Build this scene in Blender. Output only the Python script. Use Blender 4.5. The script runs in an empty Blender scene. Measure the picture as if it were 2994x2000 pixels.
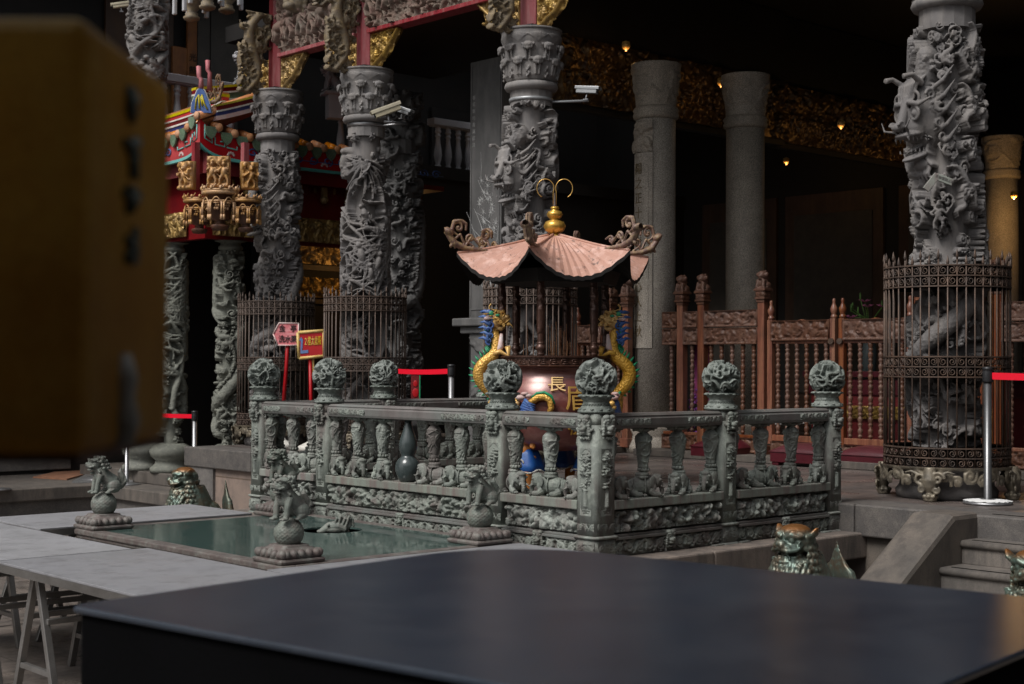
import bpy, bmesh, math, random
import numpy as np
from mathutils import Vector, Matrix, Quaternion
PI = math.pi
R = math.radians
random.seed(7)
rng = np.random.default_rng(7)
sc = bpy.context.scene
COL = sc.collection

# ---------------------------------------------------------------- camera, world, sun, exposure
# world axes: x runs along the terrace's short side into the hall, y along its long side; origin = corner post
FL = 4300.0                       # focal length in photo pixels (photo 2994 wide)
CX, CY, HY = 1497.0, 1000.0, 1069.0
CAM = Vector((-6.322, -6.144, 0.95))
FW = Vector((0.676, 0.737, 0)); RT = Vector((0.737, -0.676, 0))
cd = bpy.data.cameras.new('camera'); cam = bpy.data.objects.new('camera', cd); COL.objects.link(cam)
cd.sensor_width = 36.0; cd.lens = FL / 2994 * 36.0
cd.clip_start = 0.05; cd.clip_end = 400
cam.location = CAM
pitch = math.atan((HY - CY) / FL)
q = (FW * math.cos(pitch) + Vector((0, 0, math.sin(pitch)))).to_track_quat('-Z', 'Y')
cam.rotation_mode = 'QUATERNION'
cam.rotation_quaternion = q @ Quaternion((0, 0, 1), R(0.3))
cd.dof.use_dof = True; cd.dof.focus_distance = 10.5; cd.dof.aperture_fstop = 5.0
sc.camera = cam
w = bpy.data.worlds.new('World'); sc.world = w; w.use_nodes = True
SUN_EL, SUN_AZ = 52.0, 182.0      # degrees; azimuth of the direction the light comes from, from +x towards +y
nt = w.node_tree; nt.nodes.clear()
sky = nt.nodes.new('ShaderNodeTexSky'); sky.sky_type = 'NISHITA'; sky.sun_disc = False
sky.sun_elevation = R(SUN_EL); sky.sun_rotation = R(90 - SUN_AZ)
sky.air_density = 1.2; sky.dust_density = 3.5; sky.ozone_density = 1.0
bg = nt.nodes.new('ShaderNodeBackground'); bg.inputs['Strength'].default_value = 0.095
wo = nt.nodes.new('ShaderNodeOutputWorld')
hs = nt.nodes.new('ShaderNodeHueSaturation'); hs.inputs['Saturation'].default_value = 0.18; nt.links.new(sky.outputs[0], hs.inputs['Color']); nt.links.new(hs.outputs[0], bg.inputs[0]); nt.links.new(bg.outputs[0], wo.inputs[0])
sd = bpy.data.lights.new('sun', 'SUN'); sun = bpy.data.objects.new('sun', sd); COL.objects.link(sun)
sd.energy = 2.3; sd.angle = R(24); sd.color = (1.0, 0.97, 0.93)
sdir = Vector((math.cos(R(SUN_AZ)) * math.cos(R(SUN_EL)), math.sin(R(SUN_AZ)) * math.cos(R(SUN_EL)), math.sin(R(SUN_EL))))
sun.rotation_mode = 'QUATERNION'; sun.rotation_quaternion = sdir.to_track_quat('Z', 'Y'); sun.location = (0, 0, 30)
sc.view_settings.view_transform = 'Standard'; sc.view_settings.look = 'None'
sc.view_settings.gamma = 1; sc.view_settings.use_curve_mapping = False
sc.view_settings.exposure = 0.36
sc.cycles.max_bounces = 6; sc.cycles.diffuse_bounces = 2; sc.cycles.glossy_bounces = 3
sc.cycles.transmission_bounces = 4; sc.cycles.sample_clamp_indirect = 4.0
sc.cycles.use_denoising = True

# ---------------------------------------------------------------- helpers
def atD(px, D, z=0.0):
    """the world point that is seen at photo column px, D metres in front of the camera"""
    X = (px - CX) / FL * D
    p = CAM + FW * D + RT * X
    return Vector((p.x, p.y, z))
def at(px, py, z):
    D = FL * (0.95 - z) / (py - HY - 0.00516 * (px - CX))
    return atD(px, D, z)

def link(o, parent=None):
    COL.objects.link(o)
    if parent is not None: o.parent = parent
    return o
def tag(o, label=None, cat=None, group=None, kind=None):
    if label: o['label'] = label
    if cat: o['category'] = cat
    if group: o['group'] = group
    if kind: o['kind'] = kind
    return o
def thing(name, label, cat, loc=(0, 0, 0), rz=0, group=None, kind=None):
    o = bpy.data.objects.new(name, None); o.empty_display_size = 0.1; link(o)
    o.location = loc; o.rotation_euler = (0, 0, rz)
    return tag(o, label, cat, group, kind)
def copy_tree(o, parent=None):
    c = o.copy(); COL.objects.link(c)
    if parent is not None: c.parent = parent
    for ch in list(o.children): copy_tree(ch, c)
    return c
def place(o, loc, rz=0, s=None):
    o.location = loc; o.rotation_euler = (0, 0, rz)
    if s: o.scale = (s, s, s)
    return o

def np_mesh(name, V, F, smooth=True):
    """V (n,3), F list of (m,k) arrays, k = 3 or 4"""
    me = bpy.data.meshes.new(name)
    V = np.asarray(V, np.float32); F = [np.asarray(f, np.int32) for f in F if len(f)]
    me.vertices.add(len(V)); me.vertices.foreach_set('co', V.ravel())
    nl = sum(f.size for f in F); npoly = sum(len(f) for f in F)
    me.loops.add(nl); me.loops.foreach_set('vertex_index', np.concatenate([f.ravel() for f in F]))
    me.polygons.add(npoly)
    tot = np.concatenate([np.full(len(f), f.shape[1], np.int32) for f in F])
    st = np.concatenate([[0], np.cumsum(tot)[:-1]]).astype(np.int32)
    me.polygons.foreach_set('loop_start', st); me.polygons.foreach_set('loop_total', tot)
    me.polygons.foreach_set('use_smooth', np.full(npoly, smooth, bool))
    me.update(calc_edges=True); me.validate()
    return me
def grid_faces(H, W, wrap=False, off=0):
    j, i = np.meshgrid(np.arange(H - 1), np.arange(W if wrap else W - 1), indexing='ij')
    i2 = (i + 1) % W
    return (np.stack([j * W + i, j * W + i2, (j + 1) * W + i2, (j + 1) * W + i], -1).reshape(-1, 4) + off)

class MB:
    """collects simple solids and links them as ONE mesh object"""
    def __init__(s): s.V = []; s.F = {3: [], 4: []}; s.n = 0; s.S = {3: [], 4: []}
    def add(s, V, F, smooth=False):
        V = np.asarray(V, float)
        s.V.append(V)
        F = np.asarray(F, int); s.F[F.shape[1]].append(F + s.n); s.S[F.shape[1]].append(np.full(len(F), smooth, bool))
        s.n += len(V); return s
    def box(s, c, d, rz=0, M=None, taper=None):
        x, y, z = d[0] / 2, d[1] / 2, d[2] / 2
        V = np.array([[-x, -y, -z], [x, -y, -z], [x, y, -z], [-x, y, -z], [-x, -y, z], [x, -y, z], [x, y, z], [-x, y, z]])
        if taper: V[4:, :2] *= taper
        if M is not None: V = V @ np.array(M.to_3x3()).T
        if rz:
            cs, sn = math.cos(rz), math.sin(rz); V = V @ np.array([[cs, sn, 0], [-sn, cs, 0], [0, 0, 1]])
        V = V + np.array(c)
        return s.add(V, [[0, 3, 2, 1], [4, 5, 6, 7], [0, 1, 5, 4], [1, 2, 6, 5], [2, 3, 7, 6], [3, 0, 4, 7]])
    def b2(s, lo, hi): return s.box([(lo[k] + hi[k]) / 2 for k in range(3)], [hi[k] - lo[k] for k in range(3)])
    def tube(s, P, r, n=8, smooth=True, flat=None):
        P = np.array(P, float); m = len(P); r = np.broadcast_to(np.array(r, float), (m,))
        T = np.gradient(P, axis=0); T /= np.linalg.norm(T, axis=1)[:, None] + 1e-9
        a = np.array([0, 0, 1.0]) if abs(T[0][2]) < .9 else np.array([1.0, 0, 0])
        V = []
        nrm = np.cross(T[0], a); nrm /= np.linalg.norm(nrm)
        for i in range(m):
            nrm = nrm - T[i] * nrm.dot(T[i]); nrm /= np.linalg.norm(nrm) + 1e-9
            b = np.cross(T[i], nrm); ang = np.arange(n) * 2 * PI / n
            V.append(P[i] + r[i] * (np.cos(ang)[:, None] * nrm + np.sin(ang)[:, None] * b * (flat or 1)))
        V = np.concatenate(V)
        s.add(V, grid_faces(m, n, True), smooth)
        k = s.n
        s.add(np.array([P[0], P[-1]]), np.zeros((0, 3), int))
        base = k - m * n
        i = np.arange(n); j = (i + 1) % n
        s.F[3].append(np.stack([np.full(n, k), base + j, base + i], 1)); s.S[3].append(np.full(n, False))
        e = base + (m - 1) * n
        s.F[3].append(np.stack([np.full(n, k + 1), e + i, e + j], 1)); s.S[3].append(np.full(n, False))
        return s
    def lathe(s, prof, n=32, c=(0, 0, 0), smooth=True, ph=0, sq=None):
        prof = np.array(prof, float); ang = np.arange(n) * 2 * PI / n + ph
        rr = np.ones(n) if sq is None else sq(ang)
        V = np.stack([prof[:, :1] * np.cos(ang) * rr, prof[:, :1] * np.sin(ang) * rr, np.repeat(prof[:, 1:2], n, 1)], -1).reshape(-1, 3) + np.array(c)
        s.add(V, grid_faces(len(prof), n, True), smooth)
        base = s.n - len(V); k = s.n
        s.add(np.array([[c[0], c[1], c[2] + prof[0, 1]], [c[0], c[1], c[2] + prof[-1, 1]]]), np.zeros((0, 3), int))
        i = np.arange(n); j = (i + 1) % n; e = base + (len(prof) - 1) * n
        s.F[3].append(np.stack([np.full(n, k), base + j, base + i], 1)); s.S[3].append(np.full(n, False))
        s.F[3].append(np.stack([np.full(n, k + 1), e + i, e + j], 1)); s.S[3].append(np.full(n, False))
        return s
    def ell(s, c, r, rot=None, n=14, m=9):
        th = np.linspace(0.001, PI - 0.001, m); ph = np.arange(n) * 2 * PI / n
        V = np.stack([np.sin(th)[:, None] * np.cos(ph), np.sin(th)[:, None] * np.sin(ph), np.repeat(-np.cos(th)[:, None], n, 1)], -1).reshape(-1, 3)
        V = V * np.array(r if np.ndim(r) else (r, r, r))
        if rot is not None: V = V @ np.array(rot.to_3x3()).T
        s.add(V + np.array(c), grid_faces(m, n, True), True)
        base = s.n - m * n
        i = np.arange(n); j = (i + 1) % n
        s.F[3].append(np.stack([np.full(n - 2, base), base + j[1:-1], base + i[1:-1]], 1)); s.S[3].append(np.full(n - 2, True))
        e = base + (m - 1) * n
        s.F[3].append(np.stack([np.full(n - 2, e), e + i[1:-1], e + j[1:-1]], 1)); s.S[3].append(np.full(n - 2, True))
        return s
    def poly(s, pts, z0, z1, M=None):
        """upright prism over a convex outline (x,y)"""
        n = len(pts); P = np.array(pts, float)
        V = np.concatenate([np.c_[P, np.full(n, z0)], np.c_[P, np.full(n, z1)], [[P[:, 0].mean(), P[:, 1].mean(), z0], [P[:, 0].mean(), P[:, 1].mean(), z1]]])
        if M is not None: V = (np.array(M.to_3x3()) @ V.T).T + np.array(M.to_translation())
        k = s.n; i = np.arange(n); j = (i + 1) % n
        s.add(V, np.stack([i, j, n + j, n + i], 1))
        s.F[3] += [np.stack([np.full(n, k + 2 * n), k + j, k + i], 1), np.stack([np.full(n, k + 2 * n + 1), k + n + i, k + n + j], 1)]
        s.S[3] += [np.full(n, False)] * 2
        return s
    def mesh(s, name='mesh'):
        V = np.concatenate(s.V); F = []; S = []
        for k in (3, 4):
            if s.F[k] and sum(len(f) for f in s.F[k]):
                F.append(np.concatenate(s.F[k])); S.append(np.concatenate(s.S[k]))
        me = np_mesh(name, V, F)
        sm = np.concatenate(S)
        if len(sm) == len(me.polygons): me.polygons.foreach_set('use_smooth', sm)
        return me
    def build(s, name, m, parent=None, bevel=0, loc=None):
        return mobj(name, s.mesh(name), m, parent, bevel, loc)
def mobj(name, me, m, parent=None, bevel=0, loc=None, rz=0):
    o = bpy.data.objects.new(name, me); link(o, parent)
    if m is not None and not me.materials: me.materials.append(m)
    if loc is not None: o.location = loc
    if rz: o.rotation_euler = (0, 0, rz)
    if bevel:
        b = o.modifiers.new('bevel', 'BEVEL'); b.width = bevel; b.segments = 2; b.limit_method = 'ANGLE'; b.angle_limit = R(40)
        b.harden_normals = False
    return o
def struct(o, label=None):
    o['kind'] = 'structure'
    return o

def sculpt(name, mb, voxel=0.006, smooth=4, fac=0.5):
    """fuse overlapping solids into one continuous sculpted surface"""
    me = mb.mesh('tmp'); o = bpy.data.objects.new('tmp', me); COL.objects.link(o)
    md = o.modifiers.new('r', 'REMESH'); md.mode = 'VOXEL'; md.voxel_size = voxel; md.use_smooth_shade = True
    if smooth:
        m2 = o.modifiers.new('s', 'SMOOTH'); m2.iterations = smooth; m2.factor = fac
    dg = bpy.context.evaluated_depsgraph_get(); dg.update()
    r = bpy.data.meshes.new_from_object(o.evaluated_get(dg)); r.name = name
    bpy.data.objects.remove(o); bpy.data.meshes.remove(me)
    return r
def text_mesh(s, size=0.1, ext=0.002, sx=1.0):
    c = bpy.data.curves.new('txt', 'FONT'); c.body = s; c.size = size; c.extrude = ext; c.resolution_u = 3
    c.align_x = 'CENTER'; c.align_y = 'CENTER'
    o = bpy.data.objects.new('txt', c); COL.objects.link(o)
    dg = bpy.context.evaluated_depsgraph_get(); dg.update()
    me = bpy.data.meshes.new_from_object(o.evaluated_get(dg))
    bpy.data.objects.remove(o); bpy.data.curves.remove(c)
    return me

# ---------------------------------------------------------------- materials
def mat(name, c1, c2=None, scale=6.0, rough=0.75, metal=0.0, bump=0.25, bscale=90.0, stain=None, sscale=(3, 3, 0.7), samt=0.5, c3=None, fine=0.12, spec=0.4, coat=0.0, detail=6, rvar=0.0, sthr=(0.45, 0.62), fscale=220.0, bdist=0.006, ovar=0.13):
    m = bpy.data.materials.new(name); m.use_nodes = True; n = m.node_tree.nodes; L = m.node_tree.links
    b = n['Principled BSDF']; b.inputs['Roughness'].default_value = rough; b.inputs['Metallic'].default_value = metal
    b.inputs['Specular IOR Level'].default_value = spec
    if coat: b.inputs['Coat Weight'].default_value = coat; b.inputs['Coat Roughness'].default_value = 0.25
    g = n.new('ShaderNodeNewGeometry')
    def noise(sc_, det=detail, rg=0.6, vec=None):
        t = n.new('ShaderNodeTexNoise'); t.inputs['Scale'].default_value = sc_; t.inputs['Detail'].default_value = det
        t.inputs['Roughness'].default_value = rg; L.new(vec or g.outputs['Position'], t.inputs['Vector']); return t
    def ramp(src, a, bb, lo=0.0, hi=1.0):
        r_ = n.new('ShaderNodeMapRange'); L.new(src, r_.inputs[0])
        r_.inputs[1].default_value = a; r_.inputs[2].default_value = bb; r_.inputs[3].default_value = lo; r_.inputs[4].default_value = hi
        return r_.outputs[0]
    def mix(f, A, B, mode='MIX'):
        x = n.new('ShaderNodeMix'); x.data_type = 'RGBA'; x.blend_type = mode
        if isinstance(f, float): x.inputs[0].default_value = f
        else: L.new(f, x.inputs[0])
        for k, v in ((6, A), (7, B)):
            if isinstance(v, tuple): x.inputs[k].default_value = (*v, 1)
            else: L.new(v, x.inputs[k])
        return x.outputs[2]
    c2 = c2 or tuple(v * 0.7 for v in c1)
    n1 = noise(scale)
    colr = mix(ramp(n1.outputs[0], 0.35, 0.65), c1, c2)
    if c3: colr = mix(ramp(noise(scale * 3.7).outputs[0], 0.52, 0.68), colr, c3)
    if stain:
        mp = n.new('ShaderNodeMapping'); mp.inputs['Scale'].default_value = sscale; L.new(g.outputs['Position'], mp.inputs[0])
        colr = mix(ramp(noise(2.2, 7, 0.7, mp.outputs[0]).outputs[0], sthr[0], sthr[1], 0, samt), colr, stain)
    if fine:
        f = ramp(noise(fscale, 2).outputs[0], 0.3, 0.7, 1 - fine, 1 + fine)
        cb = n.new('ShaderNodeCombineColor')
        for k in range(3): L.new(f, cb.inputs[k])
        colr = mix(1.0, colr, cb.outputs[0], 'MULTIPLY')
    oi = n.new('ShaderNodeObjectInfo'); hv = n.new('ShaderNodeHueSaturation'); L.new(ramp(oi.outputs['Random'], 0, 1, 1 - ovar, 1 + ovar), hv.inputs['Value'])
    L.new(ramp(oi.outputs['Random'], 0, 1, 1.12, 0.85), hv.inputs['Saturation']); L.new(colr, hv.inputs['Color']); colr = hv.outputs[0]
    L.new(colr, b.inputs['Base Color'])
    if rvar: L.new(ramp(n1.outputs[0], 0.38, 0.62, rough - rvar, rough + rvar), b.inputs['Roughness'])
    if bump:
        bp = n.new('ShaderNodeBump'); bp.inputs['Strength'].default_value = bump; bp.inputs['Distance'].default_value = bdist
        L.new(noise(bscale, 4).outputs[0], bp.inputs['Height']); L.new(bp.outputs[0], b.inputs['Normal'])
    return m
def emit(name, c, s):
    m = bpy.data.materials.new(name); m.use_nodes = True; b = m.node_tree.nodes['Principled BSDF']
    b.inputs['Base Color'].default_value = (*c, 1); b.inputs['Emission Color'].default_value = (*c, 1); b.inputs['Emission Strength'].default_value = s
    return m
def tiles(name, c1, c2, mortar, bw, bh, rough=0.5, rot=0.0, ms=0.004, rvar=0.15, plane='xy', off=0.5, stain=(0.03, 0.028, 0.026), scale=2.5):
    m = mat(name, c1, c2, scale=scale, rough=rough, bump=0.1, stain=stain, sscale=(1.5, 1.5, 1.5), samt=0.6, rvar=rvar)
    n = m.node_tree.nodes; L = m.node_tree.links; b = n['Principled BSDF']
    src = b.inputs['Base Color'].links[0].from_socket
    g = n.new('ShaderNodeNewGeometry'); mp = n.new('ShaderNodeMapping'); L.new(g.outputs['Position'], mp.inputs[0])
    if plane == 'yz': mp.inputs['Rotation'].default_value = (R(-90), 0, R(-90))
    elif plane == 'xz': mp.inputs['Rotation'].default_value = (R(-90), 0, 0)
    else: mp.inputs['Rotation'].default_value = (0, 0, rot)
    br = n.new('ShaderNodeTexBrick'); L.new(mp.outputs[0], br.inputs['Vector'])
    br.inputs['Scale'].default_value = 1.0; br.inputs['Brick Width'].default_value = bw; br.inputs['Row Height'].default_value = bh
    br.inputs['Mortar Size'].default_value = ms; br.inputs['Color1'].default_value = (1, 1, 1, 1); br.inputs['Color2'].default_value = (0.78, 0.78, 0.8, 1)
    br.inputs['Mortar'].default_value = (*mortar, 1); br.offset = off
    x = n.new('ShaderNodeMix'); x.data_type = 'RGBA'; x.blend_type = 'MULTIPLY'; x.inputs[0].default_value = 1
    L.new(src, x.inputs[6]); L.new(br.outputs[0], x.inputs[7]); L.new(x.outputs[2], b.inputs['Base Color'])
    return m

M = {}
M['green'] = mat('green_stone', (0.20, 0.218, 0.193), (0.13, 0.145, 0.13), 5, 0.72, stain=(0.095, 0.075, 0.07), samt=0.8, bump=0.3, c3=(0.26, 0.285, 0.25))
M['greenball'] = mat('green_stone_ball', (0.165, 0.182, 0.163), (0.09, 0.105, 0.094), 14, 0.6, bump=0.2, c3=(0.23, 0.26, 0.235))
M['rail'] = mat('rail_stone', (0.13, 0.14, 0.13), (0.10, 0.085, 0.08), 4, 0.5, stain=(0.16, 0.14, 0.135), samt=0.5, bump=0.15)
M['ledge'] = mat('ledge_stone', (0.22, 0.245, 0.21), (0.17, 0.18, 0.16), 6, 0.65, stain=(0.15, 0.105, 0.10), sscale=(7, 7, 0.6), samt=0.75, bump=0.2)
M['col'] = mat('column_stone', (0.175, 0.165, 0.163), (0.10, 0.094, 0.093), 3.5, 0.8, stain=(0.225, 0.205, 0.19), samt=0.6, bump=0.3, fine=0.1)
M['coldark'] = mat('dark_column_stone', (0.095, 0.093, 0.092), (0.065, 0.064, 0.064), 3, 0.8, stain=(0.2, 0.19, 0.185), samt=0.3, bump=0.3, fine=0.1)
M['colgreen'] = mat('greenish_column_stone', (0.17, 0.175, 0.15), (0.11, 0.115, 0.10), 7, 0.8, bump=0.3, c3=(0.2, 0.2, 0.17))
M['granite'] = mat('granite', (0.34, 0.30, 0.25), (0.26, 0.23, 0.195), 5, 0.6, fine=0.75, fscale=130, bump=0.12)
M['brown'] = mat('brown_stone', (0.20, 0.155, 0.125), (0.13, 0.105, 0.09), 2.5, 0.8, stain=(0.055, 0.05, 0.045), sscale=(3.5, 3.5, 0.6), samt=0.7, bump=0.3, fine=0.25, fscale=160)
M['darkslab'] = mat('dark_slab', (0.115, 0.105, 0.098), (0.075, 0.07, 0.068), 3, 0.65, stain=(0.2, 0.18, 0.16), sscale=(6, 6, 6), samt=0.3, bump=0.35, fine=0.3, fscale=160)
M['step'] = mat('step_stone', (0.135, 0.115, 0.098), (0.085, 0.076, 0.068), 3, 0.65, stain=(0.05, 0.045, 0.042), sscale=(5, 5, 1.5), samt=0.6, bump=0.3, fine=0.2)
M['ped'] = mat('pedestal_stone', (0.115, 0.09, 0.082), (0.08, 0.064, 0.06), 8, 0.6, stain=(0.19, 0.20, 0.18), sscale=(8, 8, 8), samt=0.5, bump=0.3)
M['lion'] = mat('lion_stone', (0.165, 0.185, 0.16), (0.10, 0.115, 0.10), 11, 0.6, stain=(0.14, 0.10, 0.09), sscale=(9, 9, 9), samt=0.4, bump=0.3)
M['glass'] = mat('pond_glass', (0.045, 0.08, 0.072), (0.034, 0.062, 0.056), 2, 0.11, bump=0.03, bscale=30, fine=0.05, spec=0.5, stain=(0.12, 0.15, 0.13), sscale=(5, 5, 5), samt=0.22, rvar=0.08)
M['steel'] = mat('wet_steel', (0.325, 0.325, 0.34), (0.25, 0.25, 0.265), 2.2, 0.42, metal=0.2, bump=0.06, bscale=25, stain=(0.13, 0.125, 0.13), sscale=(3.5, 3.5, 3.5), samt=0.32, rvar=0.14, sthr=(0.52, 0.60), spec=0.6)
M['steelleg'] = mat('steel_leg', (0.30, 0.29, 0.28), (0.2, 0.19, 0.18), 4, 0.35, metal=0.75, bump=0.05)
M['chrome'] = mat('brushed_steel', (0.36, 0.36, 0.37), (0.28, 0.28, 0.29), 4, 0.38, metal=0.85, bump=0.02)
M['darksteel'] = mat('dark_steel_pole', (0.13, 0.13, 0.135), (0.09, 0.09, 0.09), 4, 0.32, metal=0.7, bump=0.02)
M['blackpl'] = mat('black_plastic', (0.018, 0.018, 0.02), None, 4, 0.4, bump=0.0)
M['bronze'] = mat('bronze', (0.10, 0.14, 0.12), (0.12, 0.09, 0.06), 9, 0.42, metal=0.55, bump=0.2, c3=(0.15, 0.21, 0.18), bscale=60, spec=0.5)
M['wood'] = mat('red_brown_wood', (0.165, 0.045, 0.02), (0.085, 0.027, 0.014), 7, 0.42, bump=0.15, stain=(0.24, 0.095, 0.04), sscale=(9, 9, 0.5), samt=0.7, coat=0.2)
M['woodc'] = mat('carved_wood', (0.115, 0.05, 0.03), (0.065, 0.03, 0.02), 12, 0.55, bump=0.2, stain=(0.14, 0.075, 0.045), sscale=(9, 9, 6), samt=0.4)
M['frieze'] = mat('weathered_frieze', (0.19, 0.125, 0.095), (0.15, 0.125, 0.10), 6, 0.8, bump=0.3, stain=(0.12, 0.03, 0.03), sscale=(5, 5, 5), samt=0.4)
M['bracket'] = mat('weathered_bracket', (0.20, 0.165, 0.12), (0.14, 0.11, 0.08), 8, 0.75, bump=0.3, stain=(0.30, 0.21, 0.09), sscale=(8, 8, 8), samt=0.4)
M['gold'] = mat('old_gold', (0.40, 0.26, 0.08), (0.22, 0.14, 0.055), 9, 0.42, metal=0.45, bump=0.2, stain=(0.10, 0.065, 0.035), sscale=(7, 7, 7), samt=0.5)
M['goldscale'] = mat('gold_scales', (0.68, 0.42, 0.13), (0.55, 0.31, 0.08), 10, 0.36, metal=0.3, bump=0)
def _sc():
    m = M['goldscale']; n = m.node_tree.nodes; L = m.node_tree.links; b = n['Principled BSDF']
    g = n.new('ShaderNodeNewGeometry'); v = n.new('ShaderNodeTexVoronoi'); v.inputs['Scale'].default_value = 62; L.new(g.outputs['Position'], v.inputs['Vector'])
    bp = n.new('ShaderNodeBump'); bp.invert = True; bp.inputs['Strength'].default_value = 0.9; bp.inputs['Distance'].default_value = 0.006
    L.new(v.outputs['Distance'], bp.inputs['Height']); L.new(bp.outputs[0], b.inputs['Normal'])
_sc()
M['dimgilt'] = mat('dimmed_gilt', (0.13, 0.075, 0.022), (0.04, 0.02, 0.01), 9, 0.35, metal=0.5, bump=0.2)  # gilt with the hall's dimness put into its colour
M['goldb'] = mat('bright_gold', (0.72, 0.45, 0.13), (0.62, 0.37, 0.10), 6, 0.28, metal=0.7, bump=0.03)
M['goldp'] = mat('gold_paint', (0.62, 0.38, 0.11), (0.50, 0.29, 0.08), 12, 0.4, metal=0.25, bump=0.1)
M['redpost'] = mat('red_post', (0.27, 0.035, 0.045), (0.21, 0.03, 0.035), 3, 0.42, bump=0.05, stain=(0.36, 0.18, 0.17), sscale=(8, 8, 1), samt=0.4, spec=0.5)
M['red'] = mat('red_paint', (0.42, 0.006, 0.010), (0.33, 0.004, 0.008), 4, 0.45, bump=0.05)
M['darkred'] = mat('dark_red_paint', (0.16, 0.01, 0.012), (0.1, 0.008, 0.01), 4, 0.5, bump=0.05)
M['teal'] = mat('teal_paint', (0.12, 0.42, 0.38), (0.1, 0.34, 0.32), 6, 0.5)
M['bluep'] = mat('blue_paint', (0.025, 0.065, 0.24), (0.05, 0.12, 0.30), 14, 0.45)
M['greenp'] = mat('green_paint', (0.02, 0.27, 0.12), (0.03, 0.2, 0.1), 14, 0.45)
M['pinkp'] = mat('pink_paint', (0.55, 0.33, 0.31), (0.5, 0.42, 0.4), 20, 0.6)
M['whitep'] = mat('white_paint', (0.6, 0.58, 0.53), (0.45, 0.44, 0.4), 12, 0.6)
M['yellowp'] = mat('yellow_glaze', (0.55, 0.46, 0.03), (0.42, 0.36, 0.03), 12, 0.3)
M['navy'] = mat('navy_glaze', (0.02, 0.03, 0.14), (0.015, 0.02, 0.09), 12, 0.3)
M['orange'] = mat('orange_glazed_tile', (0.62, 0.20, 0.02), (0.48, 0.15, 0.02), 8, 0.22, bump=0.05, stain=(0.3, 0.27, 0.2), samt=0.3)
M['terra'] = mat('terracotta_tile_end', (0.50, 0.23, 0.10), (0.34, 0.17, 0.09), 14, 0.7)
M['greent'] = mat('green_drip_tile', (0.12, 0.2, 0.12), (0.09, 0.13, 0.09), 14, 0.5, c3=(0.2, 0.22, 0.17))
M['pot'] = mat('censer_red_brown', (0.17, 0.045, 0.038), (0.13, 0.04, 0.034), 3, 0.3, metal=0.2, bump=0.05, stain=(0.36, 0.2, 0.16), sscale=(2.5, 2.5, 6), samt=0.4, spec=0.6, coat=0.3)
M['roofp'] = mat('salmon_roof_paint', (0.42, 0.205, 0.14), (0.35, 0.165, 0.115), 3, 0.5, bump=0.1, bscale=40, stain=(0.10, 0.06, 0.045), sscale=(9, 9, 3), samt=0.85, sthr=(0.58, 0.63), c3=(0.50, 0.29, 0.23), fine=0.08)
M['darkbr'] = mat('dark_bronze', (0.10, 0.052, 0.038), (0.055, 0.03, 0.024), 10, 0.32, metal=0.45, bump=0.2, coat=0.15)
M['ridged'] = mat('weathered_ridge_dragon', (0.17, 0.095, 0.075), (0.09, 0.05, 0.04), 14, 0.5, bump=0.2, stain=(0.36, 0.25, 0.10), sscale=(12, 12, 12), samt=0.5)
M['underr'] = mat('black_underside', (0.012, 0.010, 0.009), None, 6, 0.8)
M['iron'] = mat('rusty_iron', (0.055, 0.042, 0.036), (0.11, 0.07, 0.05), 12, 0.55, metal=0.3, bump=0.2)
M['ironfoot'] = mat('cast_cage_foot', (0.20, 0.17, 0.125), (0.10, 0.088, 0.07), 14, 0.5, metal=0.3, bump=0.2)
M['ironrust'] = mat('brown_rusty_iron', (0.12, 0.085, 0.068), (0.08, 0.06, 0.05), 12, 0.6, metal=0.2, bump=0.2)
M['grey'] = mat('pale_grey_stone', (0.42, 0.42, 0.44), (0.35, 0.35, 0.37), 4, 0.7, bump=0.1)
M['vase'] = mat('dark_glazed_gourd', (0.055, 0.068, 0.068), (0.045, 0.055, 0.055), 5, 0.22, bump=0.02, spec=0.6)
M['maroon'] = mat('maroon_leather', (0.075, 0.010, 0.016), (0.055, 0.008, 0.012), 6, 0.33, bump=0.2, bscale=150, spec=0.5)
M['belt'] = mat('red_belt', (0.75, 0.0, 0.02), (0.7, 0.0, 0.02), 4, 0.6, bump=0)
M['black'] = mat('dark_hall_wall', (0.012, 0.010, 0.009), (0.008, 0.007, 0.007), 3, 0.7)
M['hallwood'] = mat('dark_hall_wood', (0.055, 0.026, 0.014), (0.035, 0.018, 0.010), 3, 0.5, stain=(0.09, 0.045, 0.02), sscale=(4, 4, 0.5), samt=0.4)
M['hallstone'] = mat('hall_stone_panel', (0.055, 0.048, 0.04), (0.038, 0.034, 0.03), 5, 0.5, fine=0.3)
M['doorwood'] = mat('orange_brown_door', (0.22, 0.085, 0.028), (0.13, 0.05, 0.02), 5, 0.5, stain=(0.28, 0.12, 0.03), sscale=(3, 3, 0.5), samt=0.4)
M['tabletop'] = mat('black_tabletop', (0.024, 0.032, 0.046), (0.015, 0.020, 0.031), 1.5, 0.26, bump=0.02, stain=(0.045, 0.05, 0.062), sscale=(3, 3, 3), samt=0.3, spec=0.5)
M['tablebody'] = mat('black_table_body', (0.0025, 0.0025, 0.003), None, 3, 0.9, spec=0.05)
M['court'] = tiles('court_paving', (0.20, 0.165, 0.14), (0.14, 0.12, 0.105), (0.35, 0.33, 0.3), 0.6, 0.3, 0.42, rvar=0.2)
M['floor'] = tiles('platform_paving', (0.16, 0.128, 0.115), (0.105, 0.09, 0.083), (0.7, 0.68, 0.65), 0.95, 0.48, 0.38, rvar=0.14)
M['wallblock'] = tiles('block_wall', (0.27, 0.205, 0.17), (0.21, 0.165, 0.14), (0.5, 0.47, 0.43), 0.62, 0.26, 0.8, plane='yz', rvar=0.05, ms=0.008, stain=(0.12, 0.1, 0.09))
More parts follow.
